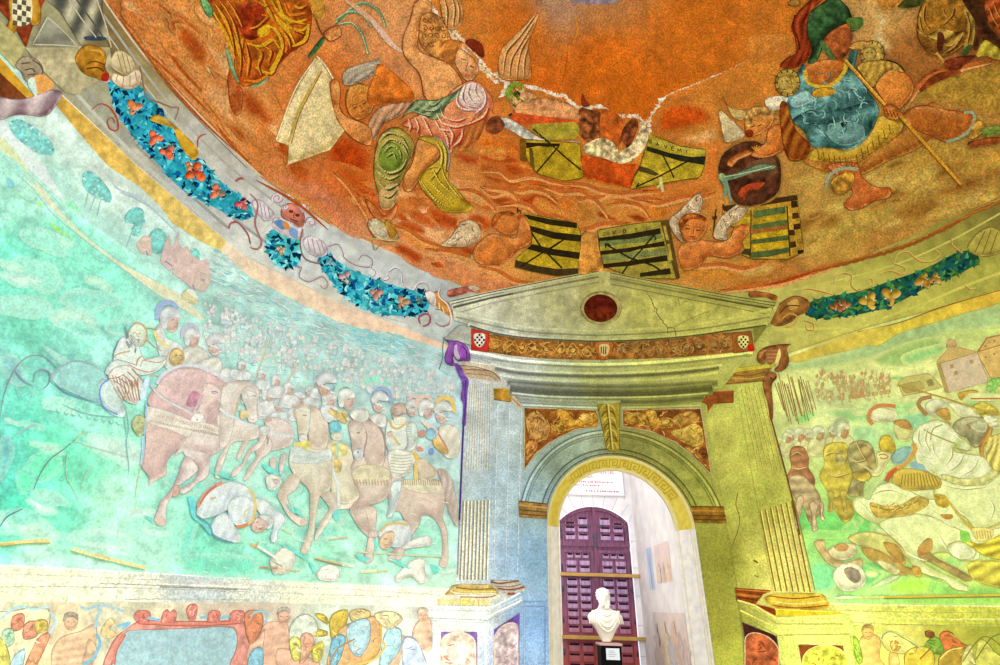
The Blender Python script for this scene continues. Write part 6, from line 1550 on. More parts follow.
# drapery of a figure at the upper left
q = Part(); Y = (200,148,36)
q.fill(Z6(190,60,240,-40,780,-60,820,60,810,200,740,300,700,320,620,400,560,470,440,530,380,530,340,420,340,330,280,200),(176,92,26),step=2.6,puff=10,sh=(120,36,12),mott=.25,ms=8,line=(110,44,16),lw=.8)
q.fill(Z6(340,60,500,20,540,160,480,240,400,230),(146,50,18),step=2.6,puff=14,k=-.6,mott=.3)
q.build('painted_drapery',df,M_DOME, 'swirling yellow and red drapery of a figure at the upper left of the dome')
q2 = Part()
for i,s_ in enumerate((Z6(520,0,580,90,660,160,760,190,800,150),Z6(560,-20,620,80,700,140,790,120),Z6(540,60,600,130,680,200,720,290),Z6(510,90,590,130,660,230,660,330),Z6(490,210,540,170,600,190,640,280,600,380,560,440),Z6(420,270,500,290,580,250,620,300),Z6(470,420,560,460,600,400,640,330),Z6(400,500,480,510,550,470),Z6(200,60,270,180,310,260,340,360),Z6(230,40,300,160,350,260,370,350),Z6(390,240,380,320,400,380),Z6(650,20,690,90,780,80),Z6(600,-30,660,110,780,150),Z6(700,290,780,250,806,150))):
    q2.stroke(s_,3.6,(208,166,34) if i % 4 != 3 else (206,120,30),taper=.7); q2.stroke([(x+2.2,y+1.6) for x,y in s_],1.4,(134,44,14),taper=.6)
q2.drape([Z6(220,20,290,120,330,230,350,330),Z6(250,0,330,120,370,250,390,380,380,480),Z6(300,0,360,90,400,180),Z6(420,280,440,380,430,480),Z6(480,300,520,340,500,420,520,480),Z6(540,300,580,330,560,400),Z6(620,180,680,240,700,310),Z6(660,120,720,190,790,220),Z6(720,40,760,60,800,40),Z6(480,10,560,60,600,130),Z6(440,190,500,170,560,110)],(120,36,12),(206,150,44),2.6)
q2.fill(Z6(490,180,550,150,560,200,520,230,485,220),(214,176,30),step=2,puff=3)
q2.build('drapery_fold',bpy.data.objects['painted_drapery'],M_DOME)
q = Part(); q.fill(Z6(300,470,330,420,360,520,390,560,390,640,380,700,360,725,330,700,310,620),(168,84,34),**ks); q.fill(Z6(130,-10,165,0,205,60,195,110,165,90,140,40),(110,176,110),step=2,puff=4,line=(60,90,50),lw=.8); q.fill(Z6(285,300,310,330,340,430,370,510,350,500,310,420),(130,176,120),step=2,puff=3,line=(70,80,50),lw=.6); q.fill(Z6(430,545,500,510,550,478,545,500,500,535),(120,160,110),step=2,puff=3); q.fill(Z6(800,350,850,280,895,228,905,240,860,310,810,360),(70,120,60),step=2,puff=3,line=(40,60,30),lw=.6)
q.build('hanging_foot',df,M_DOME, 'brown foot and green ribbons under the yellow drapery')
# pale shield held by a putto
q = Part(); q.fill(c10(270,222,330,320,330,420,380,520,320,600,150,660,155,580,100,565,130,480,200,330),(222,206,150),smooth=False,step=2.6,puff=8,sh=(176,150,80),line=(150,110,50),lw=.8,mott=.1)
q.stroke(c10(285,280,235,370,190,460,155,570),4,(190,166,84),taper=.6); q.stroke(c10(288,285,240,375,198,460,165,575),1.0,(130,96,36)); q.stroke(c10(268,225,300,260,335,320),1.4,(236,226,180)); q.stroke(c10(262,235,180,360,105,560),1.2,(240,232,190))
q.build('pale_shield',df,M_DOME, 'large pale pointed shield held up by a winged child')
q = Part()
q.fill(c10(370,300,400,270,470,250,520,235,500,290,440,330,380,340),(176,166,140),step=2.2,puff=5,folds=(60,6,.3),line=(120,90,60),lw=.6); q.fill(c10(480,480,520,430,600,410,650,405,600,460,530,500,500,560,470,530),(196,150,110),step=2.2,puff=5,folds=(30,7,.35),line=(120,64,30),lw=.7)
q.fill(c10(320,330,350,320,362,360,360,430,390,470,450,490,485,520,480,580,420,560,370,510,335,440),SKN,**ks); q.fill(c10(385,380,410,340,460,340,495,390,490,440,440,480,400,460,385,420),(206,132,56),**ks)
dface(q,250+440/4,425/4,11,-25)
for k_ in range(9): q.stroke([(346+k_*3.2+rd.uniform(-1,1),92-abs(k_-4)*.8),(349+k_*3.2,87-2*math.sin(k_/2.6))],2,(206,156,66),taper=.5)
q.build('winged_putto',df,M_DOME, 'winged child with raised arms holding the pale shield')
q = Part(); q.fill(c10(500,300,520,255,640,350,650,400,560,410,480,420,470,370),(212,118,40),step=2.6,puff=6,sh=(150,66,20),mott=.15,line=(150,80,30),lw=.6); q.build('orange_cloth',df,M_DOME)
q = Part()
for s_,w_ in ((c10(345,95,380,60,430,20,470,15,520,50,545,110),3.2),(c10(360,100,410,95,450,140,475,220),2.4),(c10(350,80,400,50,450,60,490,110),2.6)): q.stroke(s_,w_,(96,136,100),taper=.4); q.stroke([(x-1,y-1) for x,y in s_],1,(190,206,160))
q.stroke(c10(260,50,275,110,300,150),1.2,(110,50,20)); q.fill(c10(295,130,350,100,365,140,320,165),SKN,**ks); q.fill(c10(232,225,265,180,295,150,295,170,250,225),(60,110,60),step=2,puff=3); q.stroke(c10(470,60,520,120,560,170,610,210),6,(222,190,166),taper=.7); q.stroke(c10(380,0,440,40,500,100),5,(216,170,130),taper=.8)
q.fill(c10(240,-20,290,-20,300,60,270,80,245,40),(206,150,56),step=2.2,puff=4); q.build('green_ribbons',df,M_DOME, 'green ribbons streaming in the orange sky')
# the seated winged woman
q = Part()
q.fill(c20(0,210,40,160,90,110,155,50,130,130,115,190,125,300,80,320,0,310),(206,150,84),step=2.4,puff=5,sh=(150,84,34),hl=(232,196,140),line=(120,60,24),lw=.8); q.fill(c10(760,-40,820,-30,850,30,845,100,800,120,770,70),(206,150,84),step=2.4,puff=5,line=(120,60,24),lw=.8); q.fill(c10(860,170,890,155,930,180,935,230,900,210),(120,44,20),step=2,puff=3)
q.drape([c20(150,55,80,150,30,210,15,300),c20(140,90,90,170,50,240,40,315),c20(125,140,90,200,75,260,70,320),c20(115,190,100,250,100,310),c10(775,-20,790,40,790,110),c10(800,-30,820,30,815,110),c10(830,0,840,50,835,95)],(130,66,26),(232,196,140),1.8)
q.build('painted_wing',df,M_DOME, 'feathered wings behind the seated woman')
q = Part()
q.fill(c10(610,200,615,140,640,80,660,10,700,-10,730,30,690,80,672,150,680,205,740,230,800,260,850,330,830,380,760,410,700,390,680,300,630,240),(222,160,96),**ks)
q.fill(c10(690,60,750,60,800,150,780,240,700,200,675,140),(196,136,70),step=2.2,puff=5,mott=.3,ms=4,line=(110,56,22),lw=.7)
for k_ in range(14): q.stroke([(250+x/4,y/4) for x,y in spiral(700+(k_ % 4)*24,80+(k_//4)*32,13,1,k_)],.9,(120,66,26))
q.fill(c10(810,190,850,200,900,240,915,280,890,320,860,320,835,280,815,240),(226,170,112),**ks); q.stroke(c10(845,235,865,240),1,(84,36,20)); q.stroke(c10(880,262,895,270),1.2,(84,36,20)); q.stroke(c10(872,250,862,282,874,285),.9,(140,76,40)); q.stroke(c10(862,300,880,302),1.3,(190,60,50)); q.fill(c10(770,170,820,160,860,175,830,205,815,260,775,245),(184,116,50),step=2,puff=5,mott=.25)
q.fill(Z1(440,350,500,330,560,370,540,440,480,500,440,560,400,610,365,590,375,520,410,470),(212,144,70),**ks)
q.fill(c11(460,130,500,160,540,200,590,150,580,200,555,225,530,225,490,195),(206,120,60),**ks)
w_ = q.build('seated_woman',df,M_DOME, 'winged woman in a striped robe seated on the clouds, one arm raised')
q = Part(); q.fill(Z1(600,110,680,60,740,60,800,120,815,180,790,250,700,300,640,330,600,420,560,350,460,340,440,300,360,270,480,210,560,180),(216,140,92),step=2.4,puff=7,sh=(176,54,30),hl=(240,222,190),line=(120,50,26),lw=.8,mott=.12)
q.fill(Z1(640,110,700,60,760,90,785,150,740,200,690,190,650,160),(226,206,190),step=2,puff=5,sh=(170,100,110))
q.fill(Z1(360,240,420,160,470,150,540,150,640,100,660,80,640,130,580,180,560,240,500,245,450,210,390,215),(130,150,104),step=2,puff=5,folds=(50,8,.6),sh=(64,84,60),line=(60,60,36),lw=.8); q.fill(Z1(670,310,720,240,800,190,800,250,720,370,650,410,640,400),(186,110,50),step=2.2,puff=5,folds=(30,6,.5))
q.drape([Z1(650,110,640,160,670,200,740,205),Z1(680,80,665,140,690,180,740,190),Z1(705,70,695,120,720,165,760,170),Z1(735,70,730,110,750,140),Z1(770,95,785,140,770,190,720,230)],(150,90,100),(240,230,220),2)
q.drape([Z1(560,200,580,240,640,260,690,240),Z1(540,220,570,270,640,290,700,270),Z1(530,250,560,300,620,310),Z1(470,240,500,300,520,340),Z1(430,240,450,290,440,320),Z1(560,300,590,340,600,400),Z1(600,290,620,330,610,380),Z1(690,280,770,240,800,190),Z1(670,300,660,350,620,390),Z1(400,250,410,290,400,310)],(176,50,30),(240,206,170),2.2)
q.drape([Z1(430,160,470,200,530,205,560,170),Z1(400,200,470,225,520,235),Z1(480,160,520,180,560,150)],(50,70,50),(170,186,140),1.8)
q.build('striped_robe',w_,M_DOME)
q = Part(); q.fill(Z1(235,370,270,310,330,285,390,320,420,370,410,440,380,500,340,600,320,680,260,660,220,520),(166,150,66),step=2.4,puff=9,sh=(74,70,30),hl=(206,190,120),line=(84,60,24),lw=.9,mott=.12); q.fill(Z1(250,410,290,360,350,380,370,440,330,510,270,500,245,460),(120,146,50),step=2.2,puff=7,sh=(60,74,24)); q.fill(Z1(250,600,330,560,340,640,290,700,250,680),(196,160,100),step=2.2,puff=5)
q.drape([Z1(250,360,300,320,360,340,400,400),Z1(260,390,310,350,370,380,395,430),Z1(270,420,310,385,355,410,360,450),Z1(245,480,300,520,360,500,390,450),Z1(240,510,300,550,350,530),Z1(245,560,290,600,350,570),Z1(255,620,300,640,340,600),Z1(285,440,320,420,335,450)],(56,60,24),(196,190,120),2.2)
q.build('green_skirt',w_,M_DOME)
q = Part(); q.fill(Z1(440,340,520,330,580,370,600,440,590,540,640,600,700,700,560,680,480,620,440,540,500,480,550,440,530,380),(190,160,44),step=2.4,puff=7,sh=(120,84,24),hl=(214,196,90),line=(96,66,24),lw=.8); q.stroke(Z1(520,335,570,360,595,430,585,500),2,(150,156,140)); q.fill(c11(680,50,720,10,790,20,800,100,890,160,860,185,770,180,720,120),(186,158,40),step=2.4,puff=7,sh=(120,90,24),line=(104,70,24),lw=.7)
q.drape([Z1(520,345,560,400,560,480,500,560),Z1(560,350,585,420,580,520),Z1(480,540,540,600,620,670),Z1(520,500,560,570,640,640),Z1(560,480,590,560,660,650),Z1(460,560,520,640,590,690)],(110,80,20),(222,206,90),2)
q.build('yellow_skirt',w_,M_DOME)
q = Part(); q.fill(c11(470,235,485,210,520,215,560,250,590,270,590,300,540,300,495,280),(196,176,120),step=2,puff=4,line=(110,70,30),lw=.7); q.fill(c11(475,240,495,215,540,250,550,290,510,285),(214,206,170),step=2,puff=4); q.fill(c11(540,215,565,225,590,270,560,290),(176,130,46),step=2,puff=3); q.stroke(c11(490,290,500,335,530,310,590,320),1.2,(170,150,90)); q.stroke(c11(480,290,600,300),1.4,(206,180,110)); q.build('painted_lyre',df,M_DOME, 'pale rounded instrument lying on the lower clouds')
# wreath and torn strip
q = Part(); q.fill(Z5(150,20,200,0,270,20,280,80,240,105,180,100,150,60),(206,150,100),step=2,puff=4,mott=.2); q.leaves(c20(20,360,60,330,100,345,80,390,130,380,130,440,70,445,40,410),60,[(96,140,40),(130,170,60),(70,110,30),(170,190,110)],5,rl); q.stroke(c20(35,400,30,360,60,335,95,345),3,(120,160,50)); q.stroke(c20(60,430,100,440,130,420),3,(110,150,46)); q.fill(ell(517,94,3.5,3),(60,50,30),step=1.8); q.build('green_wreath',df,M_DOME, 'small green wreath at the broken edge of the painting')
q = Part()
q.fill(Z5(200,60,320,40,420,60,480,90,500,150,380,160,260,160,170,120),(212,150,96),step=2.4,puff=6,mott=.25,ms=6); q.fill(Z5(170,115,300,130,480,150,490,165,270,170,160,160),(200,84,34),step=2.4,mott=.2); q.fill(Z5(500,90,560,100,600,110,620,180,600,260,540,260,500,220,495,150),(134,76,40),step=2.4,mott=.5,ms=3); q.fill(Z5(610,100,700,130,720,200,690,280,610,260),(190,96,34),step=2.4,mott=.25); q.fill(Z5(740,160,780,140,790,180,770,240,740,290,715,260,705,220),(120,64,34),step=2,mott=.5,ms=2.5)
q.fill(Z5(520,280,600,240,660,260,690,300,680,360,620,340,540,320),(216,196,140),step=2.2,mott=.4,ms=3.5); q.fill(Z5(800,160,830,180,840,250,800,320,740,360,690,365,700,310,750,280,790,220),(216,196,146),step=2.2,mott=.4,ms=3.5); q.fill(Z5(100,140,160,150,250,210,330,250,500,260,490,272,340,272,240,250,150,200,90,170),(206,206,190),step=2.2,mott=.25,ms=5); q.fill(Z5(40,150,90,130,125,180,80,220,30,200),(130,70,40),step=2.2,mott=.3); q.fill(Z5(510,15,530,50,550,80,510,80),(130,50,26),step=2); q.stroke(Z5(145,130,160,118),2.4,(50,50,60))
q.build('peeling_strip',df,M_DOME, 'peeling strip of painting with brown scars and white crumbs')
GL = {'A': ((0,1,.4,0,.8,1),(.2,.6,.6,.6)), 'V': ((0,0,.4,1,.8,0),), 'E': ((.7,0,0,0,0,1,.7,1),(0,.5,.5,.5)), 'M': ((0,1,.1,0,.5,.8,.9,0,1,1),), 'I': ((.3,0,.3,1),), 'D': ((0,0,0,1,.5,.9,.7,.5,.5,.1,0,0),), 'S': ((.7,.1,.2,0,.05,.3,.65,.65,.5,1,0,.9),), 'Q': ((.4,0,0,.5,.4,1,.8,.5,.4,0),(.5,.7,.9,1.1))}
def letters(lst,h):
    def f(q):
        for ch,x,y in lst:
            for s_ in GL[ch]: q.stroke([(x+s_[k]*h,y+s_[k+1]*h) for k in range(0,len(s_),2)],.75,(50,40,16),smooth=False,step=1)
    return f
# banners
def banner(poly,base,bars,lines,lab,edge=(84,66,20),extra=()):
    q = Part(); q.fill(poly,base,smooth=False,step=2.6,mott=.16,ms=7,line=edge,lw=1.0); o = q.build('painted_banner',df,M_DOME,lab)
    q = Part()
    for pts,c in bars: q.fill(pts,c,smooth=False,step=2.6,mott=.14,ms=5)
    for pts,w_,c in lines: q.stroke(pts,w_,c,smooth=False)
    for f_ in extra: f_(q)
    q.build('banner_stripe',o,M_DOME)
    return o
DK,YB,GB = (44,36,18),(176,150,34),(96,112,62)
banner(Z2(470,215,735,265,755,320,750,450,740,510,640,530,500,505,425,485,430,440,505,380,512,330),(178,152,36),[(Z2(470,220,600,245,735,265,735,292,600,275,490,245),DK),(Z2(490,275,620,310,755,325,755,360,620,345,500,305),DK),(Z2(512,370,620,395,750,412,748,446,600,425,485,395),DK),(Z2(430,450,540,480,640,495,742,490,738,522,640,530,500,505,425,485),(64,52,26))],
  [(Z2(505,310,555,385,660,490),1.8,DK),(Z2(450,485,560,415,690,335),1.6,DK),(Z2(600,395,660,355),1.4,DK),(Z2(437,190,440,215),1.3,DK),(Z2(440,200,455,205,452,218),1.0,DK)], 'striped black and yellow banner with crossed lances, over the left slope of the pediment')
banner(Z2(838,300,1000,272)+Z4(100,255,140,250,200,540,165,545,0,540)+Z2(980,525,870,480,850,400),(156,146,56),[(Z2(840,340,1000,318)+Z4(100,290,105,318,0,340)+Z2(1000,345,845,362),DK),(Z2(848,355,1000,345)+Z4(110,318,115,340,0,365)+Z2(1000,365,855,385),(110,124,66)),(Z2(852,405,1000,388)+Z4(120,355,125,380,0,395)+Z2(1000,410,855,425),DK),(Z2(860,430,1000,412)+Z4(130,390,135,420,0,440)+Z2(1000,445,862,455),(120,130,70)),(Z2(866,470,1000,455)+Z4(135,425,140,455,0,470)+Z2(1000,480,868,490),DK),(Z4(0,515,150,490,155,520,0,535),DK),(Z4(100,255,140,250,200,540,180,545),(90,70,30)),(Z4(115,280,128,278,145,350,132,352),(176,150,60)),(Z4(136,370,148,368,165,450,153,452),(176,150,60)),(Z2(862,310,980,292,980,312,866,332),(146,124,60))],
  [(Z2(875,370,1000,440)+Z4(60,475,135,522),1.8,DK),(Z2(960,520,1000,460)+Z4(20,385,70,325),1.6,DK),(Z4(72,320,78,350),1.4,DK),(Z2(875,365,880,390),1.4,DK),(Z2(885,365,905,380),1.2,DK)], 'striped green, ochre and black banner with crossed lances, over the right slope of the pediment',extra=(letters((('V',612.5,230.6),('D',623.4,229.4),('S',635,228.2),('I',645.6,226.4)),3.8),))
banner(Z4(415,185,785,125,820,410,740,445,560,445,500,420,500,300,410,260),(176,140,44),[(Z4(415,180,785,125,788,150,420,208),(70,46,22)),(Z4(565,205,725,182,730,215,568,240),(90,112,56)),(Z4(568,245,732,215,735,245,565,270),(184,156,30)),(Z4(562,275,735,248,735,275,560,300),(86,104,52)),(Z4(560,300,736,275,738,295,560,320),(150,90,36)),(Z4(558,325,738,298,740,325,556,350),(186,158,30)),(Z4(556,350,740,325,742,350,555,372),(80,96,46)),(Z4(555,375,742,350,745,385,555,410),(186,156,32)),(Z4(553,412,746,388,748,410,640,435,553,440),(76,96,50)),(Z4(495,240,555,232,555,262,498,265),(196,170,36)),(Z4(496,380,552,370,552,392,496,396),(190,160,40)),(Z4(495,395,552,392,552,430,498,415),(60,60,34)),(Z4(755,155,785,152,790,185,757,190),(60,40,20)),(Z4(760,215,792,212,796,240,762,245),(70,46,22)),(Z4(766,272,800,266,803,295,770,300),(60,40,20)),(Z4(745,300,772,298,776,325,747,328),(64,42,20)),(Z4(748,360,778,356,782,385,750,390),(70,46,22)),(Z4(784,345,810,340,814,365,787,370),(150,110,40)),(Z4(788,402,818,398,820,412,790,422),(54,36,18))],
  [(Z4(735,180,750,430),1.4,(70,50,20)),(Z4(555,200,553,440),1.2,(80,60,20)),(Z4(380,195,365,330),1.4,(60,40,20)),(Z4(362,240,385,236),3,(70,46,22)),(Z4(415,170,418,200),1.5,(60,40,20))], 'banner striped green and yellow with a checkered border, right of the pediment')
banner(Z5(200,245,500,265,520,440,420,455,290,420,240,360),(176,150,34),[(Z5(230,262,400,268,398,280,340,285,290,280,232,292),DK),(Z5(200,245,230,245,232,360,200,350),(120,84,24)),(Z5(245,290,262,290,275,395,250,370),(96,76,26)),(Z5(265,170,480,160,500,200,480,245,330,250,250,200),(170,156,52))],[(Z5(265,195,330,250,420,330,505,400),1.6,DK),(Z5(285,410,340,345,395,280),1.6,DK)], 'torn yellow banner with crossed lances left of the broken plaster')
banner(Z3(150,270,200,290,300,330,430,350,425,420,400,490,300,500,200,520,60,545,50,530,100,430),(176,156,42),[(Z3(135,330,250,365,360,385,430,380,420,425,300,405,200,375,130,352),(40,40,28)),(Z3(95,430,140,440,195,470,180,480,90,455),(74,62,32)),(Z3(160,290,300,335,425,350,425,372,300,360,160,325),(190,176,70))],[(Z3(80,535,200,480,340,405),1.6,DK),(Z3(205,360,240,425,270,490),1.5,DK),(Z3(80,535,95,515),1.4,DK),(Z3(200,485,215,560),3,(206,200,130)),(Z3(185,540,205,520),2,(176,206,110))], 'yellow lettered banner with a dark bar, right of the broken plaster',extra=(letters((('Q',648.6,139.6),('A',656,142.5),('V',664.3,144.8),('E',671.6,146.6),('M',677.6,148.4),('I',685.6,149.8)),3.6),))
q = Part(); q.fill(Z5(500,330,560,330,640,350,700,370,790,370,760,490,640,470,520,440),(200,84,24),smooth=False,step=2.6,mott=.2,puff=6,sh=(150,46,14)); q.stroke(Z5(800,380,770,430,750,490),1.2,(90,60,24)); q.build('red_cloth',df,M_DOME)
q = Part(); q.fill(Z2(762,315,800,310,835,330,845,400,865,500,840,505,745,515,750,420),(208,146,62),step=2.4,puff=6,mott=.14); q.build('cloud_gap',df,M_DOME)
# winged children
def putto(head,r,body,wings,hair,lab,rot=0,face=True,skin=(206,124,54)):
    q = Part()
    for w_ in wings: q.fill(w_,(206,184,140),step=2,puff=4,sh=(120,90,60),hl=(232,222,190),line=(104,70,40),lw=.7); q.scumble(w_,26,[(110,80,50),(236,226,196),(150,120,84)],7,rd,1.0)
    o = None
    qb = Part(); k2 = dict(ks,line=(134,66,26))
    for b_ in body: qb.fill(b_,skin,**k2)
    qb.fill(head,skin,**k2)
    cx,cy = np.mean(np.array(head),0)
    if hair is not None: qb.fill(hair,(170,92,34),step=1.8,puff=4,mott=.3,ms=3)
    if face: dface(qb,cx,cy+r*.15,r,rot)
    o = qb.build('winged_putto',df,M_DOME,lab); q.build('feathered_wing',o,M_DOME)
    return o
putto(Z2(310,260,335,220,390,210,440,240,440,300,410,325,350,310),12,[Z2(215,430,225,380,300,320,380,330,430,340,440,270,445,225,480,240,505,310,500,370,440,400,400,440,350,470,250,470)],[Z2(50,375,100,340,140,280,180,250,230,260,255,310,240,350,190,380,120,385),Z2(200,440,240,380,300,330,350,330,385,370,370,420,300,440)],Z2(305,265,330,218,395,205,435,225,420,235,360,232,325,290), 'winged child seen from behind, left of the banners over the pediment',face=False)
putto(Z4(200,290,210,240,260,225,320,240,335,290,300,345,260,360,225,350),12,[Z4(190,420,210,370,300,350,400,360,450,340,470,290,530,270,550,300,510,360,520,400,440,440,340,430,300,480,220,500)],[Z4(145,250,190,210,235,165,290,115,312,140,300,215,230,225,195,270,215,360,170,320),Z4(365,330,400,240,460,190,545,130,550,170,510,240,440,290,430,350)],Z4(195,285,205,240,260,215,325,235,335,270,300,250,240,255,215,300), 'winged child lying on the cloud beside the checkered banner',8)
# child at the round shield,right
q = Part(); q.fill(Z3(495,150,560,200,620,260,610,290,530,310,510,250),(206,190,140),step=2,puff=4,line=(130,90,50),lw=.7); q.fill(Z3(515,80,540,130,600,150,640,150,610,200,560,180),(196,170,100),step=2,puff=4,line=(110,60,30),lw=.7)
q.build('feathered_wing',df,M_DOME)
q = Part(); q.fill(Z3(490,430,520,360,600,310,700,310,790,380,810,470,790,570,700,625,600,630,540,570,495,500),(84,48,28),step=2.4,puff=6,sh=(50,26,14),mott=.3,ms=7,line=(170,130,60),lw=1.8)
q.fill(Z3(590,560,640,520,720,510,700,540,640,560,620,600),(176,70,34),step=2.2,puff=3); q.fill(Z3(640,420,760,390,790,450,760,480,640,490),(96,64,40),step=2.4,mott=.25)
q.fill(Z3(500,480,560,470,700,420,775,425,770,445,680,460,560,498,510,500),(110,134,96),step=2,puff=4,line=(56,64,44),lw=.7); q.stroke(Z3(505,490,530,540,515,590),3.2,(116,150,116)); q.stroke(Z3(530,500,545,560,555,620),2.4,(116,150,116)); q.stroke(Z3(510,485,600,470,760,432),1,(190,206,160)); q.fill(ell(620+508/5,80+482/5,3.4,3.4),(150,176,120),step=1.6,puff=2)
q.build('round_shield',df,M_DOME, 'dark round shield tied with a green ribbon')
q = Part(); q.fill(Z3(625,210,640,150,700,130,760,150,770,200,730,250,670,280,630,270),(206,140,64),**ks); q.fill(Z3(625,215,640,150,700,128,765,150,790,190,730,180,680,180,650,230),(196,150,76),step=2,puff=4,mott=.35,ms=3); q.fill(ell(749.5,133.5,4.4,4),(130,50,20),step=1.8,puff=2)
q.fill(Z3(740,250,790,220,820,240,820,340,760,380,690,390,650,370,690,340,730,310),(214,126,50),**ks); q.fill(Z3(535,420,560,385,640,350,660,370,590,400,560,435),(214,134,56),**ks)
for k_ in range(5): q.stroke(Z3(680+k_*2,355,660+k_*12,325-abs(k_-2)*-5),1.5,(214,146,66),taper=-.4)
q.stroke(Z3(655,235,675,228),1.1,(84,34,16)); q.stroke(Z3(690,230,710,222),1.1,(84,34,16)); q.fill(Z3(735,115,780,100,800,130,760,150),(226,216,180),step=2,mott=.2)
q.build('winged_putto',df,M_DOME, 'curly winged child blowing out his cheeks behind the dark round shield')
# the warrior
q = Part()
q.fill(c30(210,640,300,600,440,620,620,520,720,410,770,430,860,450,900,480,880,530,800,560,740,545,660,600,560,640,440,700,320,690),(176,118,44),step=2.8,puff=10,sh=(130,66,24),mott=.12,line=(130,76,30),lw=.6)
q.fill(Z8(460,80,560,30,680,50,800,70,860,90,850,140,780,200,700,230,620,200,520,160),(170,98,34),**dict(ks,puff=9)); q.fill(Z8(40,360,200,350,230,420,300,480,390,490,385,540,300,560,230,600,160,610,130,575,170,540,180,500,110,430),(188,104,44),**ks)
q.fill(c30(500,330,560,270,620,290,655,340,640,390,590,440,540,410),(206,130,52),**ks); q.fill(c30(215,270,290,240,380,245,370,290,300,345,230,320),(184,106,40),**ks); q.fill(c30(535,430,560,415,600,440,610,465,570,480,540,460),(196,118,46),**ks)
q.fill(c30(290,165,330,120,400,90,410,170,380,230,340,240,305,210),(146,78,36),step=2,puff=6,mott=.3,ms=5)
for k_ in range(4): q.stroke(c30(545+k_*14,435+k_*6,555+k_*14,462+k_*4),1,(110,54,20))
wr = q.build('painted_warrior',df,M_DOME, 'seated warrior in a green helmet and blue cuirass holding a yellow spear')
q = Part(); q.fill(c30(145,400,200,270,220,260,230,320,300,345,380,290,400,210,430,200,420,280,470,360,510,420,510,470,460,560,390,600,260,590,220,530,160,470),(84,134,126),step=2.4,puff=12,sh=(30,66,60),hl=(140,190,180),mott=.3,ms=9,line=(60,70,40),lw=.9,folds=(55,30,.25))
q.fill(c30(170,480,240,440,300,450,420,420,480,400,500,440,420,460,330,500,240,500),(60,104,98),step=2.6,puff=8,mott=.25); q.fill(c30(300,520,380,480,450,500,450,560,360,580),(108,156,146),step=2.6,puff=8); q.fill(c30(160,400,220,360,250,400,180,430),(150,196,190),step=2.2,puff=5); q.fill(c30(362,492,390,488,374,512),(24,36,30),step=1.5)
q.scumble(c30(160,430,230,300,400,250,470,360,500,420,450,550,260,580),80,[(150,196,186),(50,96,90),(120,170,160),(70,116,108)],12,rd,1.3)
q.build('blue_cuirass',wr,M_DOME)
q = Part()
q.stroke(c30(218,280,235,330,290,345,340,330,380,280,385,240),4,(206,170,50)); q.stroke(c30(222,285,238,325,290,338,335,322,375,275),.8,(120,80,20)); q.fill(c30(250,365,290,350,340,355,335,375,290,388,250,385),(196,150,44),step=1.8,puff=3,line=(110,70,20),lw=.7)
q.fill(c30(245,600,300,590,390,600,450,570,490,520,520,460,560,480,610,490,600,530,520,590,420,640,300,645,230,635),(196,160,50),step=2.2,puff=6,sh=(130,90,24),hl=(220,200,110),line=(110,76,24),lw=.8)
for k_ in range(14): x,y = 270+k_*22,600+30*math.sin(k_/4)-max(0,k_-6)*14; q.stroke(c30(x,y,x+6,y+34),.9,(104,72,20)); q.stroke(c30(x,y+34,x+11,y+38,x+20,y+26),.8,(104,72,20))
for cx,cy,r in ((150,330,50),(490,215,48)):
    q.fill(ell(750+cx/4,cy/4,r/4,r/3.6),(176,150,66),step=2,puff=5,mott=.3,ms=4,line=(70,50,20),lw=1.0); q.fill(ell(750+(cx-12)/4,cy/4,r/7,r/7),(190,164,80),step=1.8,puff=3,line=(80,56,20),lw=.7)
    for k_ in range(12): a_ = k_*.52; q.stroke([(750+(cx+r*.75*math.cos(a_))/4,(cy+r*.8*math.sin(a_))/4),(750+(cx+r*1.1*math.cos(a_))/4,(cy+r*1.15*math.sin(a_))/4)],1.2,(84,60,24))
    for e_ in (-1,1): q.stroke([(750+(cx-12+e_*10)/4-.8,cy/4-1.2),(750+(cx-12+e_*10)/4+.8,cy/4-1.2)],1.1,(50,36,14))
q.fill(c30(395,190,430,165,480,170,440,200),(196,150,70),step=2,puff=3,line=(90,50,20),lw=.7); q.fill(c30(430,260,520,240,600,260,615,290,560,280,520,310,490,350,450,300),(186,150,60),step=2,puff=4,line=(84,56,20),lw=.8,folds=(20,6,.3)); q.stroke(c30(545,240,590,255,618,285),1.6,(50,40,20))
q.fill(c30(60,400,100,385,150,390,130,430,80,440),(222,216,180),step=2,mott=.2,puff=3)
q.build('gold_armour',wr,M_DOME)
q = Part(); q.fill(c30(230,140,235,60,280,20,340,-10,390,30,410,70,445,75,440,110,405,125,395,90,330,120,290,160,285,200,260,250,230,250,250,200),(50,84,46),step=2.2,puff=7,sh=(20,36,20),hl=(110,150,84),mott=.3,ms=5,line=(24,34,18),lw=.9); q.fill(c30(280,160,300,170,340,230,320,235,285,190),(80,110,56),step=2,puff=3); q.fill(c30(385,75,450,72,445,110,410,120),(84,116,50),step=2,puff=3)
q.build('green_helmet',wr,M_DOME)
q = Part(); q.fill(c30(120,265,150,230,185,210,180,150,165,110,185,60,220,20,260,-10,300,-20,270,15,235,60,225,130,245,190,230,240,180,270),(140,54,22),step=2.2,puff=6,folds=(20,7,.5),sh=(84,24,10),line=(84,30,14),lw=.8); q.stroke(c30(180,60,172,110,190,150,200,200),1.4,(90,28,12)); q.fill(c30(152,10,190,-10,200,20,165,24),(150,110,50),step=2,line=(60,36,16),lw=.7); q.build('red_plume',wr,M_DOME)
q = Part(); q.fill(c30(120,420,145,410,165,470,190,530,240,580,220,630,160,640,130,560),(150,80,24),step=2.4,puff=7,folds=(20,9,.5),sh=(90,34,12),hl=(200,130,40),line=(84,36,14),lw=.8); q.build('brown_cloak',wr,M_DOME)
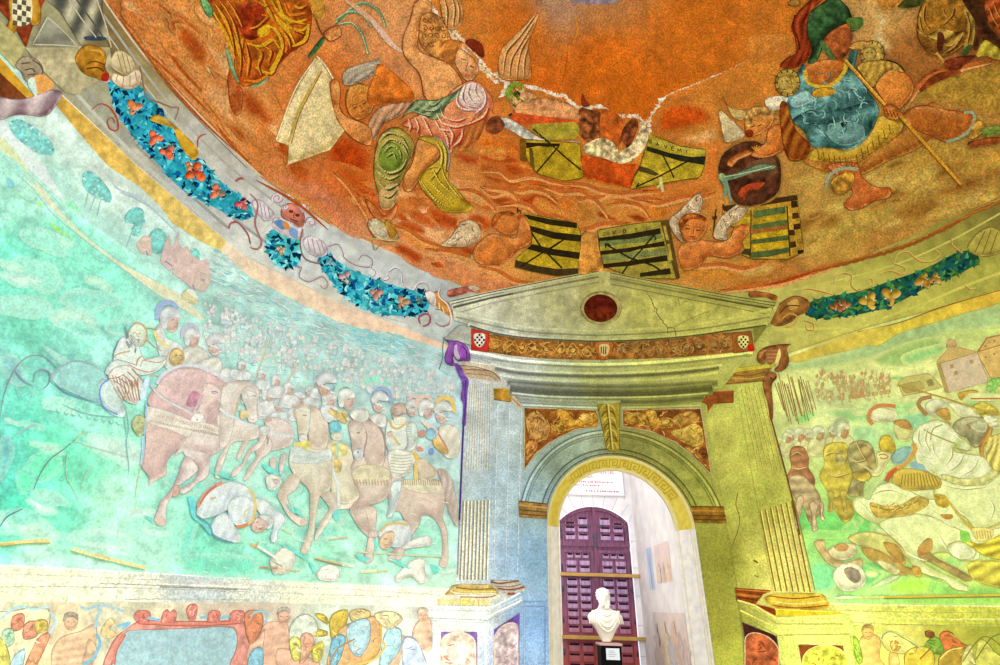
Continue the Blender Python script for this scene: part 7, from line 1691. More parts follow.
q = Part(); q.stroke(c30(380,240,540,420),3.2,(206,150,44),smooth=False); q.stroke(c30(600,462,845,740),3.2,(206,150,44),smooth=False); q.stroke(c30(376,246,536,426),.8,(110,64,20),smooth=False); q.stroke(c30(596,470,842,746),.8,(110,64,20),smooth=False); q.stroke(c30(383,238,543,418),.7,(230,196,90),smooth=False); q.build('yellow_spear',wr,M_DOME)
q = Part(); q.stroke(Z8(35,490,45,430,90,390,150,378,210,385),3,(150,166,130)); q.fill(Z8(60,460,110,410,180,400,190,450,150,510,90,520),(176,130,46),step=2,puff=4,mott=.3,ms=4,line=(100,60,24),lw=.7); q.build('sandal',wr,M_DOME); q = Part(); q.stroke(Z8(800,72,845,70,858,110,830,170,770,210,700,232),3,(146,160,120)); q.fill(Z8(840,150,880,110,920,150,880,200,830,215),(186,140,50),step=2,puff=4,mott=.3,ms=4,line=(90,56,20),lw=.7); q.fill(Z8(900,160,1000,140,1000,180,920,205),(120,140,56),step=2,puff=3); q.fill(Z8(820,235,900,215,1000,205,1000,235,880,260,840,265),(150,76,32),step=2,puff=4,mott=.2); q.build('sandal',wr,M_DOME)
# dark figures in the upper right corner
q = Part(); q.fill(Z7(410,150,440,40,500,-40,700,-40,770,100,770,240,740,320,640,390,560,400,480,370,415,270),(150,104,34),step=2.6,puff=12,sh=(84,44,18),hl=(186,146,56),mott=.25,ms=8,line=(70,34,16),lw=1.1); q.fill(Z7(410,160,440,230,500,240,580,190,640,220,740,230,720,280,640,330,560,290,480,260,420,230),(176,146,56),step=2.4,puff=6,folds=(70,12,.5),sh=(74,36,18)); q.fill(Z7(560,230,600,250,590,360,555,360,550,290),(90,46,24),step=2.2,mott=.2)
q.fill(Z7(740,60,800,60,820,200,800,330,750,380,740,320,770,230),(164,136,50),step=2.4,puff=6,folds=(15,9,.5)); q.fill(Z7(720,-40,920,-40,910,160,1000,280,1010,400,900,330,860,250,840,350,810,340,830,180),(66,38,20),step=2.6,mott=.35,ms=6); q.fill(Z7(830,400,880,290,960,320,1040,400,1040,440,900,400),(176,160,50),step=2.4,puff=5,folds=(40,9,.4)); q.fill(Z7(900,-40,1040,-40,1040,260,960,200,900,100),(160,72,28),step=2.6,puff=9,folds=(60,14,.4),sh=(90,30,12)); q.fill(Z7(720,380,760,330,800,320,790,350,750,395),(60,84,40),step=2); q.fill(Z7(270,50,300,10,400,-30,460,-10,430,40,340,60),(70,74,30),step=2.2,puff=4,mott=.2); q.fill(Z7(130,-20,300,-20,270,40,190,70,150,40),(190,130,50),step=2.2,puff=5)
q.stroke(Z7(545,375,590,430,640,495),2.4,(200,150,66),smooth=False); q.fill(Z7(600,440,720,400,840,400,760,450,680,520,620,490),(110,48,24),step=2.4,mott=.25,puff=5); q.fill(Z7(420,640,520,540,660,500,720,520,560,580,430,660),(130,60,26),step=2.4,mott=.2)
q.drape([Z7(430,120,450,220,520,300),Z7(470,40,460,140,500,210),Z7(600,60,620,120,700,150),Z7(680,60,660,120,600,180),Z7(740,240,690,330,600,390),Z7(760,80,790,200,770,320),Z7(930,60,960,140,1000,200),Z7(960,20,990,100,1030,150)],(84,46,20),(176,140,56),1.8)
q.build('draped_figure',df,M_DOME, 'heavy dark yellow drapery of a seated figure in the upper right corner')

# ------------------------------------------------------------------ the pale green battle fresco right of the arch
LAYER[0] = 0
Q1,Q2,Q3,Q4,Q5 = C(780,400,8.32),C(880,380,8.32),C(850,450,6.65),C(800,510,5),C(780,330,4.545)
br = thing('battle_fresco', 'pale green battle fresco with a charging white horse and pikes, right of the arch', 'fresco',at=(900,600))
p = Part(); p.fill(xy(772,366,790,353,830,340,870,327,1000,292,1040,281,1040,607,1000,606,920,605,832,603,814,592,794,499,770,416),F_BATTLE_R,smooth=False,step=3); p.build('painted_ground',br,M_WALL)
WASH[:] = [(228,236,150),.22]
p = Part(); fr_ = lambda pts,c,r=6: p.fill(pts,c,step=2.8,mott=.12,soft=(F_BATTLE_R,r))
for pts,c in ((Q5(20,150,200,120,330,80,480,20,620,-30,760,-60,1040,-120,1040,-20,760,20,640,80,420,130,250,170,60,190),(150,186,120)),(Q5(420,130,560,60,700,30,760,50,740,100,620,160,480,170),(140,180,96)),(Q5(560,110,740,60,750,100,640,150,570,160),(126,190,110)),(Q5(200,360,400,350,640,310,620,350,500,420,300,420),(150,210,130)),(Q5(520,400,640,360,700,420,620,470,560,460),(140,216,160)),(Q5(330,430,440,440,450,520,420,560,330,500),(160,214,150)),(Q4(0,20,60,20,280,30,310,80,200,90,0,95),(70,190,84)),(c32(170,680,260,640,300,700,420,720,480,690,470,830,200,820),(96,200,96)),(c32(560,560,620,600,600,700,500,720,480,640),(130,210,150)),(Q4(260,250,330,260,420,320,330,400,300,330),(110,216,130)),(Q4(0,100,200,105,240,140,60,140),(120,206,110)),(Q4(50,260,180,280,170,400,70,400),(110,216,150)),(Q4(310,270,380,250,520,320,400,310),(60,170,90)),(Q4(600,320,700,320,860,370,1010,380,1010,430,600,430),(130,206,90)),(Q4(450,370,540,330,640,350,620,420,460,420),(150,220,70)),(Q4(420,440,1010,435,1010,470,560,475),(110,206,80)),(Q4(600,300,680,320,740,370,640,350),(50,140,80)),(Q3(0,330,60,380,90,480,40,500,0,440),(90,196,90)),(Q3(0,470,60,520,20,560,-60,540),(110,206,110))): fr_(pts,c)
p.puffs(xy(790,400,1000,330,1000,600,835,600,800,500),60,[(120,206,110),(200,230,150),(150,214,120),(226,236,170)],6,16,rl,F_BATTLE_R,-8)
p.build('painted_meadow',br,M_WALL)
q = Part()
for pts,c in ((Q5(535,240,560,215,680,195,720,240,740,260,660,280,560,300),(190,180,100)),(Q5(550,250,640,230,660,265,570,290),(166,150,76)),(Q5(665,230,690,222,700,250,675,258),(120,120,66))): q.fill(pts,c,smooth=False,step=2.6,line=(140,110,60),lw=.7)
q.build('painted_house',br,M_WALL, 'low ochre house with a hipped roof in the distance')
q = Part(); q.fill(Q5(725,145,895,100,950,235,770,285),(200,176,150),smooth=False,step=2.6,line=(150,110,80),lw=.7); q.fill(Q5(710,145,770,80,800,75,900,100,735,150),(196,160,90),smooth=False,step=2.6,line=(140,100,60),lw=.7); q.fill(Q5(710,150,730,150,770,285,750,285),(160,130,70),smooth=False,step=2.4); q.fill(Q5(755,65,770,40,800,50,800,80,760,85),(190,150,100),step=2,puff=3)
for x,y in ((770,160),(860,138),(790,190)): q.fill(Q5(x,y,x+16,y-5,x+20,y+12,x+4,y+16),(150,120,80),smooth=False,step=2)
q.build('painted_house',br,M_WALL, 'pink gabled house with three small windows')
q = Part(); q.fill(Q5(895,100,940,35,1060,10,1060,215,960,225),(204,164,90),smooth=False,step=2.6,line=(140,90,50),lw=.8,mott=.12); q.stroke(Q5(895,100,1060,50),1.2,(150,96,50)); q.stroke(Q5(900,100,940,36,1060,10),1.6,(150,90,50),smooth=False)
for x,y in ((930,75),(970,50),(930,125),(970,110)): q.stroke(Q5(x,y,x+8,y-2),1.4,(90,50,40))
q.build('painted_house',br,M_WALL, 'ochre house cut by the right edge')
q = Part(); q.fill(Q2(900,20,940,-10,1000,-20,1060,40,1060,140,1000,140,940,120,910,90),(110,190,80),puff=5,step=2,mott=.2,line=(60,120,40),lw=.7)
for x,y in ((920,30),(910,70),(940,110),(990,10),(975,125)): q.fill(ell(880+x/8.32,380+y/8.32,3.4,3),(140,206,96),puff=2.5,step=1.6,line=(60,130,40),lw=.5)
q.fill(ell(1000,390,5,5),(200,206,110),puff=4,step=1.8); q.build('painted_bush',br,M_WALL, 'round bright green bush at the right edge')
rg = random.Random(41); q = Part(); q.dl = .06
for i in range(150):
    x,y = rg.uniform(160,500),rg.uniform(190,320); y = min(y,330-(x-160)*.15); c = rg.choice([(206,150,110),(190,160,100),(222,206,150),(176,140,90),(206,120,80),(170,160,80)])
    q.fill(ell(780+x/4.545,330+y/4.545,1.5,2.1,0,7),c,step=2,mott=0,line=(150,116,60),lw=.5)
    if i % 3 == 0: q.stroke(Q5(x,y,x-4,y+22,x+6,y+26),.8,(176,150,96))
    if i % 4 == 0: q.stroke(Q5(x+3,y,x+6,y-26),.5,(150,130,70),smooth=False)
q.build('distant_army',br,M_WALL, 'reddish troop of foot soldiers far back',stuff=True)
for k in range(22):
    q = Part(); x0 = 5+k*6.6+rg.uniform(-2,2); q.stroke(Q5(x0-24+rg.uniform(-8,8),200+rg.uniform(-5,50),x0+14+rg.uniform(-3,6),380+rg.uniform(-20,50)),.75,rg.choice([(110,70,26),(140,90,34),(130,84,30)]),smooth=False); q.build('painted_pike',br,M_WALL)
def bl2(f): global bl; o = bl; bl = br; f(); bl = o
def soldiers():
    for x,y,r,d,pl,f,lab in ((790,435,6,1,None,(196,144,90), 'white-capped soldier behind the brown horse, leftmost of the row'),(800,434,6.5,1,None,(200,130,80), 'white-capped red-faced soldier, second in the row behind the horses'),(809,434,5.6,-1,None,(190,150,96),None),(818.5,432.5,6.5,1,None,(190,160,90), 'white-capped soldier above the yellow horse'),(834,431,5.6,-1,None,(186,140,76),None),(843,429.5,7,1,(156,166,130),(190,140,80), 'soldier with a grey plume above the grey horse'),(787,437,5,1,None,(180,140,90),None)):
        helm(x,y,r,lab,helmc=(220,226,176),face=f,d=d,plume=pl,body=[(x-r*1.2,y+r),(x+r*1.2,y+r),(x+r*1.5,y+r*3.4),(x-r*1.5,y+r*3.4)],bc=(206,206,140))
bl2(soldiers)
def beast(polys,lab,ln,folds=None):
    q = Part()
    for pts,c in polys: q.fill(pts,c,puff=6,step=2.2,line=ln,lw=.7,mott=.18,ms=5,folds=folds)
    return q.build('painted_horse',br,M_WALL,lab)
beast([(Q1(80,460,95,400,150,380,200,400,240,480,235,560,290,660,260,740,120,740,60,640,95,560),(156,90,56)),(c32(150,590,200,570,240,600,280,660,280,720,240,760,215,700,190,680),(176,150,110)),(c33(235,20,260,10,250,70,262,108,244,108,246,60),(206,170,150)),(c33(275,10,295,20,290,60,300,85,282,84,282,50),(206,176,150))], 'brown horse at the left of the row, seen from the front',(110,60,34),(80,9,.3))
beast([(Q1(360,420,400,365,480,350,550,360,570,420,560,520,600,600,610,700,560,800,440,800,360,700,330,620,370,540),(196,176,56)),(Q1(465,450,520,420,550,480,520,540,470,530),(186,170,90)),(c33(320,0,400,0,415,60,380,95,350,60),(176,150,50))], 'yellow horse in the middle of the row',(140,116,30),(85,10,.25))
beast([(Q1(560,440,580,370,650,340,730,345,780,420,795,540,740,590,700,700,640,800,560,780,610,620,570,520),(150,140,84)),(Q1(650,400,700,370,770,430,795,540,750,560,700,460),(166,140,80)),(Q1(600,600,740,600,760,640,700,680,610,650),(196,164,50))], 'grey horse with a yellow girth, right of the row',(96,84,44),(60,11,.25))
q = Part(); q.fill(Q1(825,360,850,300,910,295,950,350,960,420,920,440,840,420),(196,166,40),puff=5,step=2,line=(140,104,20),lw=.7,mott=.2,ms=4); q.fill(Q1(810,430,920,440,910,500,860,570,840,620,780,640,750,600,800,560,810,500),(222,216,150),puff=5,step=2,line=(150,130,60),lw=.7); q.stroke(Q1(820,460,860,450,900,470,870,490,830,480),1.3,(160,120,30)); q.stroke(Q1(600,500,700,550,780,610),2,(206,186,120)); q.build('painted_soldier',br,M_WALL, 'soldier in a yellow helmet and white sleeve holding a lance')
q = Part(); q.fill(Q2(115,400,140,340,220,330,270,410,250,500,150,500),(206,206,130),puff=5,step=2,line=(160,140,70),lw=.6); q.fill(Q2(110,350,160,330,230,340,272,412,200,400,150,380),(190,130,60),puff=4,step=1.8,line=(140,84,40),lw=.6); q.fill(Q2(-80,320,-60,250,20,230,130,260,130,330,20,350),(222,224,176),puff=5,step=2,line=(170,150,90),lw=.6); q.stroke(Q2(-60,370,-95,320,-80,260,-20,215,60,210,130,220),3.6,(196,110,50)); q.build('painted_rider',br,M_WALL, 'rider with an orange plumed helmet leaning forward')
q = Part(); LG_ = (196,170,120); kl = dict(puff=3,step=1.8,line=(120,90,50),lw=.7)
for pts,c in ((c32(190,660,215,660,205,720,195,760,205,780,185,785,180,740),(206,176,140)),(c32(240,680,270,690,262,740,270,790,250,795,248,740),(206,176,140)),(Q1(400,760,450,770,440,860,430,930,400,930,410,850),(190,170,60)),(Q1(500,760,550,750,545,840,560,930,530,935,515,850),(190,170,60)),(Q1(640,700,690,690,690,790,700,860,660,870,660,790),(140,130,76))): q.fill(pts,c,**kl)
q.drape([Q1(100,470,150,440,210,470),Q1(90,560,160,580,240,560),Q1(380,470,440,440,520,450),Q1(370,600,470,640,590,610),Q1(640,350,680,440,740,540),Q1(580,480,640,520,720,500)],(110,70,34),(220,196,110),1.3)
q.build('horse_leg',br,M_WALL)
WHT = (222,232,164); kw2 = dict(puff=9,sh=(160,176,100),hl=(244,248,216),step=2.6,line=(146,140,60),lw=1.1,mott=.07,ms=9)
q = Part()   # charging white horses
for pts in (Q3(130,330,180,240,300,220,430,290,540,330,620,300,700,400,800,520,900,540,1060,480,1060,700,900,700,760,640,700,560,540,590,480,680,380,720,250,560,200,500,100,460,30,400,20,330,70,305),Q3(600,180,760,200,900,200,1060,160,1060,470,860,530,760,440,660,360,560,300),Q4(400,60,600,20,800,100,860,160,900,220,880,250,800,250,730,210,660,220,600,240,640,280,720,320,780,350,845,390,840,405,770,395,720,350,600,310,520,220,450,130)): q.fill(pts,WHT,**kw2)
q.fill(Q4(590,195,640,140,662,165,650,210,700,250,780,290,860,340,830,355,740,310,650,260,600,240),(166,140,76),puff=5,step=2.2,mott=.15,line=(130,90,40),lw=.7); q.fill(Q4(590,200,640,165,660,180,620,230),(176,96,40),step=2,puff=3)
q.fill(Q4(735,190,770,160,840,160,880,210,850,245,780,240),(226,232,196),**kw2); q.fill(Q3(450,650,540,590,548,660,500,680),(176,130,60),step=2)
q.drape([Q3(150,300,220,270,300,270,380,310),Q3(60,330,100,380,180,470),Q3(210,490,300,560,400,640),Q3(540,400,620,470,700,520),Q3(640,240,760,260,900,250),Q3(660,340,740,420,860,500),Q3(900,300,960,380,940,460),Q4(520,180,560,230,640,260),Q4(700,130,720,170,740,200)],(150,150,74),(244,248,210),1.5)
wh = q.build('painted_horse',br,M_WALL, 'great white horse charging to the right, hooves in the air')
q = Part(); q.fill(Q3(135,350,240,375,350,360,440,310,525,335,500,380,400,430,280,450,170,445),(190,156,60),step=2.4,puff=4,line=(130,96,30),lw=.7,mott=.2,ms=5); q.stroke(Q3(140,370,240,395,350,382,450,340),.9,(120,84,24)); q.stroke(Q3(620,300,700,400,800,520,870,600),2.2,(196,156,50)); q.stroke(Q3(700,410,760,470,850,530,940,510,1060,460),2,(180,160,70)); q.fill(Q3(810,520,950,530,940,580,860,610),(222,206,120),step=2.2,line=(160,130,40),lw=.7)
q.scumble(Q3(140,350,440,330,500,380,200,440),40,[(130,96,30),(222,196,100)],6,rl,.8)
for k in range(6): q.stroke(Q3(840+k*18,535,850+k*18,590),.8,(170,130,40))
q.fill(Q3(560,300,620,300,660,360,640,385,580,370),(196,156,40),step=2,puff=3,mott=.25,ms=4); q.fill(Q3(600,430,680,430,680,455,640,462),(170,110,30),step=2,puff=2); q.build('gilded_harness',wh,M_WALL)
q = Part(); q.fill(Q4(800,140,900,170,1010,120,1060,130,1060,240,960,240,880,200),(206,186,40),puff=6,step=2.4,folds=(70,9,.5),line=(150,120,20),lw=.7); q.fill(Q4(840,270,900,255,1010,260,1060,300,1060,390,960,380,860,340),(210,196,60),puff=6,step=2.4,folds=(60,11,.5),line=(150,120,20),lw=.7); q.fill(Q4(800,110,840,110,850,145,815,165),(110,200,70),step=2); q.build('yellow_caparison',wh,M_WALL)
q = Part()   # white-cloaked rider
q.fill(Q2(270,480,310,390,400,350,480,330,600,390,700,490,760,560,740,590,620,560,700,610,850,640,960,740,900,850,700,880,520,830,400,760,300,680,290,560),(224,230,190),**dict(kw2,folds=(35,14,.22)))
q.fill(Q2(380,200,440,160,520,165,560,220,480,250,460,300,400,280),(216,222,180),puff=5,step=2,line=(150,150,100),lw=.6); q.fill(Q2(460,260,510,235,570,245,585,330,540,320,480,290),(196,144,60),puff=4,step=1.8,line=(140,90,40),lw=.6); q.stroke(Q2(390,290,350,250,320,200,350,155,430,140),4,(150,100,60)); q.stroke(Q2(520,310,590,370),1.6,(176,130,50))
q.stroke(Q2(520,370,450,400,430,440,420,500),1.1,(130,130,70)); q.stroke(Q2(365,410,430,450,600,520,640,540,610,570,640,600,720,610),1.3,(150,136,60)); q.fill(Q2(560,180,660,200,780,240,830,310,680,310,600,230),(222,226,176),step=2.2,puff=5,line=(170,160,96),lw=.5)
q.drape([Q2(300,560,350,620,430,660),Q2(400,400,380,500,420,600),Q2(440,520,450,600,520,690),Q2(600,560,600,640,540,720),Q2(700,620,660,700,580,760),Q2(820,660,780,740,680,800),Q2(560,420,640,470,700,520),Q2(330,420,320,500,350,560)],(150,152,84),(244,248,216),1.4)
rr_ = q.build('painted_rider',br,M_WALL, 'rider in a wide white cloak on the white horse')
q = Part(); q.stroke(Q2(270,530,295,570,250,650,200,700,130,740,60,790),4.4,(206,140,50)); q.stroke(c32(545,598,560,570,590,550),5,(180,60,34)); q.fill(Q2(100,620,180,560,260,560,240,640,180,700,110,690),(126,176,176),step=2.2,puff=4); q.fill(Q3(400,80,490,100,490,150,420,130),(120,170,190),step=2); q.build('red_scarf',rr_,M_WALL)
q = Part(); q.fill(Q3(275,200,320,130,450,130,540,160,600,190,600,250,500,262,380,270,320,240),(196,166,56),puff=5,step=2.2,line=(130,96,30),lw=.7)
for k in range(12): q.stroke(Q3(350+k*19,150+abs(k-5)*3,340+k*23,250-abs(k-6)*3),.9,(120,84,24))
q.fill(Q3(610,160,760,190,900,170,960,110,985,160,900,230,740,230,630,200),(196,196,120),step=2.2,puff=3,mott=.2,ms=4,line=(140,140,70),lw=.6); q.build('golden_saddle',wh,M_WALL)
q = Part(); q.fill(Q2(605,380,680,315,850,310,905,340,910,430,850,500,820,555,770,550,720,480,640,440),(150,146,110),puff=7,step=2.2,line=(110,90,50),lw=.8,mott=.2); q.fill(Q2(740,360,820,340,890,350,880,430,820,430,760,400),(176,180,140),step=2.2,puff=5); q.stroke(Q2(720,370,750,390,740,410),2,(160,84,34)); q.build('grey_shield',br,M_WALL, 'grey oval shield held behind the white rider')
q = Part(); q.fill(Q2(880,330,930,380,920,460,860,560,870,640,830,620,840,500,900,420),(190,130,50),step=2.2,puff=4,line=(130,80,30),lw=.7); q.fill(Q2(860,300,960,310,980,400,920,390),(222,226,180),step=2,puff=4,folds=(80,4,.4)); q.fill(Q2(890,500,960,460,1060,460,1060,760,900,700),(206,190,90),step=2.4,folds=(10,7,.6),puff=4,line=(150,120,40),lw=.6); q.fill(Q2(770,220,860,180,960,230,1000,290,900,290,840,300),(196,176,60),step=2.2,mott=.3,ms=4,puff=4); q.fill(Q2(650,110,760,80,830,100,740,110,680,170),(190,146,50),step=2,puff=3); q.fill(Q2(760,120,900,110,1000,130,990,170,760,170),(216,222,150),step=2.2); q.build('painted_rider',br,M_WALL, 'rider in orange and yellow stripes at the right edge')
for s,c,w,lab in ((Q2(140,40,400,110,540,150,860,255,1060,300),(170,130,40),1.4, 'long ochre lance crossing above the white rider'),(Q2(755,155,1060,155),(170,90,40),1.5, 'short red lance at the right edge')):
    q = Part(); q.stroke(s,w,c,smooth=False); q.build('painted_lance',br,M_WALL,lab)
# the fallen man and things on the grass
q = Part(); kq = dict(puff=5,step=2.2,line=(160,110,70),lw=.7,mott=.12)
q.fill(Q4(240,140,330,110,440,130,520,200,500,250,420,240,320,190),(196,196,110),**kq); q.fill(Q4(310,185,400,205,500,270,560,290,600,310,600,335,560,320,500,325,430,290,340,240),(176,140,60),**kq); q.fill(Q4(420,160,490,180,530,260,500,270,440,210),(170,126,50),**kq); q.fill(Q4(380,250,450,265,500,300,480,325,420,295),(214,214,150),**kq); q.fill(Q4(560,280,600,290,605,335,570,325),(196,150,50),**kq)
q.fill(Q4(70,160,120,150,130,200,180,250,240,260,300,240,310,280,240,290,160,280,110,230),(206,176,120),**kq); q.fill(Q4(140,200,200,170,270,170,280,220,230,250,170,240),(214,206,160),**kq); q.fill(Q4(170,185,205,165,245,180,230,205,190,205),(200,140,80),puff=3,step=1.8)
q.build('fallen_man',br,M_WALL, 'fallen man in ochre breeches lying on the green ground')
q = Part(); q.fill(Q4(165,320,200,275,270,265,320,310,325,370,280,400,220,405,180,370),(232,236,206),puff=6,step=2.2,line=(190,176,120),lw=.8); q.fill(Q4(220,300,250,285,295,305,305,350,270,365,235,335),(150,130,120),puff=4,step=2,mott=.2); q.build('fallen_helmet',br,M_WALL, 'upturned white helmet with a dark opening, below the fallen man')
q = Part(); q.fill(Q4(350,390,440,340,500,330,420,375),(206,226,180),step=2,line=(140,160,100),lw=.5); q.build('dropped_blade',br,M_WALL)
q = Part(); q.stroke(Q4(290,438,420,436),1.8,(226,206,130),smooth=False); q.stroke(Q4(420,436,1060,424),2.2,(196,166,50),smooth=False); q.stroke(Q4(420,443,1060,432),.9,(90,90,30),smooth=False); q.fill(Q4(170,440,230,430,290,437,230,445),(236,240,206),step=2); q.build('dropped_lance',br,M_WALL, 'long lance lying along the bottom of the right fresco')
WASH[:] = [None,0]

# ------------------------------------------------------------------ ledges and the painted dado below them
def ledge(name_lab,prof,lines,at):
    t = thing('ledge',name_lab, 'ledge',at=at); p = Part(); p.fill(prof,F_LEDGE,smooth=False,step=3,mott=.05); p.build('ledge_face',t,M_STONE)
    p = Part()
    for s,w,c in lines: p.stroke(s,w*.8,np.array(c)*.8+45,jit=.6)
    p.build('moulding_line',t,M_STONE); return t
LAYER[0] = 0
ledge('whitish moulded ledge under the turquoise battle fresco, with dark streaks',xy(-30,564,0,565,100,570,250,579,445,588,456,590,438,600,437,606,431,607,250,602,130,602,0,602,-30,602),
 [(c03(-60,262,200,275,500,292,1000,318),2,(246,246,240)),(c03(0,300,200,305,500,318,1000,340),1.2,(196,196,176)),(c03(0,325,300,330,600,340,1000,352),2.2,(236,234,214)),(c03(400,338,600,344,1000,362),1.4,(150,154,144)),(c03(0,352,300,352,600,358,1000,372),1.1,(170,168,150)),(c03(640,352,800,356,950,364),1.4,(120,124,120)),(c03(500,402,700,400,1000,404),1.3,(166,170,160)),(c03(0,412,300,415,520,410),.9,(196,190,170)),(c13(0,345,400,362,760,385),1.3,(206,206,180)),(c13(0,372,300,382,600,392),1,(190,196,180)),(c13(0,420,300,432,700,440),.9,(206,200,180))],(230,590))
ledge('yellow-green moulded ledge under the pale green battle fresco',xy(832,603,920,604.5,1000,605.5,1040,606,1040,627,1000,627,900,625,855,626,850,614,840,612),
 [(Q4(150,468,500,476,1060,482),1.8,(232,236,160)),(Q4(200,500,600,512,1060,512),1.2,(170,170,70)),(Q4(210,530,600,545,1060,545),1.6,(222,222,120)),(Q4(250,560,600,575,1060,570),1,(160,160,66)),(Q4(270,580,1060,590),.9,(140,140,54)),(Q4(490,485,520,490),2.4,(170,150,60))],(930,615))
dl = thing('dado_frieze', 'painted frieze of seated nudes, trophies and a blank blue tablet under the left ledge', 'frieze',at=(230,660))
F_DL = field([(0,620,214,220,190),(60,640,222,206,170),(110,640,206,206,180),(260,640,214,200,180),(330,640,200,214,196),(400,640,222,226,206),(425,640,206,206,206),(0,660,214,206,130)],s=14,nz=.12,nscale=9)
p = Part(); p.fill(xy(-30,602,130,602,250,602,431,607,433,620,432,760,-30,760),F_DL,smooth=False,step=3.5); p.build('painted_ground',dl,M_WALL)
WASH[:] = [(238,236,214),.26]
RDc = (206,96,84)
q = Part(); q.fill(c03(420,640,460,560,500,525,560,490,700,490,860,490,970,490,1000,540,1000,640,985,760,440,760,410,700),(206,120,110),step=2.6,puff=6,line=(150,50,40),lw=1.2,mott=.2); ca = q.build('tablet_frame',dl,M_WALL, 'red scrolled frame round the blue tablet')
q = Part(); q.fill(c03(470,600,490,545,530,525,700,520,900,510,945,530,945,600,920,660,900,740,470,740),(136,184,204),step=2.8,mott=.1,ms=9,line=(130,60,40),lw=1.2); q.build('blue_tablet',ca,M_WALL)
q = Part()
for s in (c03(535,475,545,450,585,445,602,460,590,495,560,500),c03(645,495,655,450,670,442,680,455,695,442,705,455,698,495),c03(745,440,765,420,788,425,785,470,775,488,755,484),c03(830,490,838,450,855,445,878,450,876,490),c03(918,490,928,450,960,445,978,455,965,490)):
    q.fill(s,(210,104,96),puff=4,step=2,line=(140,44,40),lw=.9); q.scumble(s,5,[(150,50,46),(236,170,150)],6,rl,1.0)
for s,w in ((c03(455,660,465,600,500,540),3),(c03(560,496,760,504,960,494),3)): q.stroke(s,w,RDc); q.stroke([(x+1,y+1) for x,y in s],.8,(130,40,36))
for s in (c03(590,475,640,485),c03(800,475,830,470),c03(880,475,920,470),c03(470,510,520,495,490,520)): q.stroke(s,2.6,(90,176,220))
q.fill(c03(410,510,440,475,460,490,440,520,470,540,430,560,405,540),(214,190,130),step=2,puff=3,line=(150,110,70),lw=.7); q.build('frame_scroll',ca,M_WALL)
def nude(polys,head,lab,par,mat=M_WALL,c=(214,166,136),hc=(150,130,110)):
    q = Part()
    for pts in polys: q.fill(pts,c,puff=7,step=2.2,sh=np.array(c)*.66,line=np.array(c)*.62,lw=.9,mott=.1,folds=(80,9,.2))
    x,y,r = head; q.fill(ell(x,y,r*.85,r*1.1,10),c,puff=r*.6,step=1.7,line=np.array(c)*.6,lw=.6); q.fill([(x-r,y),(x-r*.8,y-r),(x,y-r*1.3),(x+r*.8,y-r),(x+r*.9,y-.1*r),(x+r*.3,y-r*.6),(x-r*.4,y-r*.5)],hc,puff=3,step=1.7,mott=.3,ms=3)
    e_ = np.array(c)*.5; q.stroke([(x-r*.5,y),(x-r*.2,y)],.8,e_); q.stroke([(x+r*.2,y),(x+r*.5,y)],.8,e_); q.stroke([(x,y),(x+.3,y+r*.35)],.6,e_); q.stroke([(x-r*.25,y+r*.6),(x+r*.25,y+r*.6)],.8,(170,90,80))
    return q.build('painted_nude',par,mat,lab)
nude([c03(210,600,250,550,320,530,380,500,385,560,370,660,330,760,210,760,205,680),c03(355,560,385,590,380,640,330,650,340,610)],(71,622,8), 'bearded nude seated left of the tablet',dl,c=(210,166,130),hc=(140,130,116))
nude([c13(40,560,60,500,110,490,150,500,160,600,180,660,160,740,40,740),c13(110,600,200,620,280,660,200,700,120,700),c13(-10,600,30,560,60,520,40,640,0,720)],(284,616.5,7.5), 'nude man seated right of the tablet with a dark cap of hair',dl,c=(214,160,136),hc=(160,150,140))
nude([c13(650,530,680,480,720,480,725,600,690,600,660,570),c13(540,660,590,560,620,550,620,600,580,680)],(423,615,6), 'pale nude beside the pedestal',dl,c=(220,170,140),hc=(190,170,150))
def trophy(lab,fills,strokes,par,mat):
    q = Part()
    for pts,c in fills: q.fill(pts,c,puff=4,step=2.2,mott=.14,ms=5,line=np.array(c)*.5,lw=1.0)
    for pts,c in fills: q.scumble(pts,9,[np.minimum(np.array(c)*1.15+16,255),np.array(c)*.6],7,random.Random(3),1.0)
    for s,w,c in strokes: q.stroke(s,w,c)
    q.build('painted_trophy',par,mat,lab)
trophy('checkered banner and blue ribbon at the far left',[(c03(-60,480,40,450,190,440,180,560,120,680,-60,740),(226,216,170)),(c03(50,470,95,460,90,515,48,525),(206,110,80)),(c03(100,500,145,490,150,545,95,560),(206,120,90)),(c03(140,490,185,485,185,525,145,535),(206,176,60)),(c03(10,530,50,520,55,575,15,590),(150,206,170)),(c03(-30,560,10,560,40,660,-30,720),(196,190,70)),(c03(150,560,200,540,160,640,120,720,90,700),(214,130,90)),(c03(50,640,100,600,80,700,30,740),(150,200,220))],[(c03(0,480,40,450,80,430,130,440,200,430),2.4,(150,200,226)),(c03(200,450,220,490,200,540),3,(150,196,220)),(c03(320,430,350,440,400,425,390,470,380,520),2.4,(120,180,216)),(c03(400,420,440,430,500,450),2.2,(140,190,220)),(c03(385,540,400,580,370,640,330,660),3,(80,160,206))],dl,M_WALL)
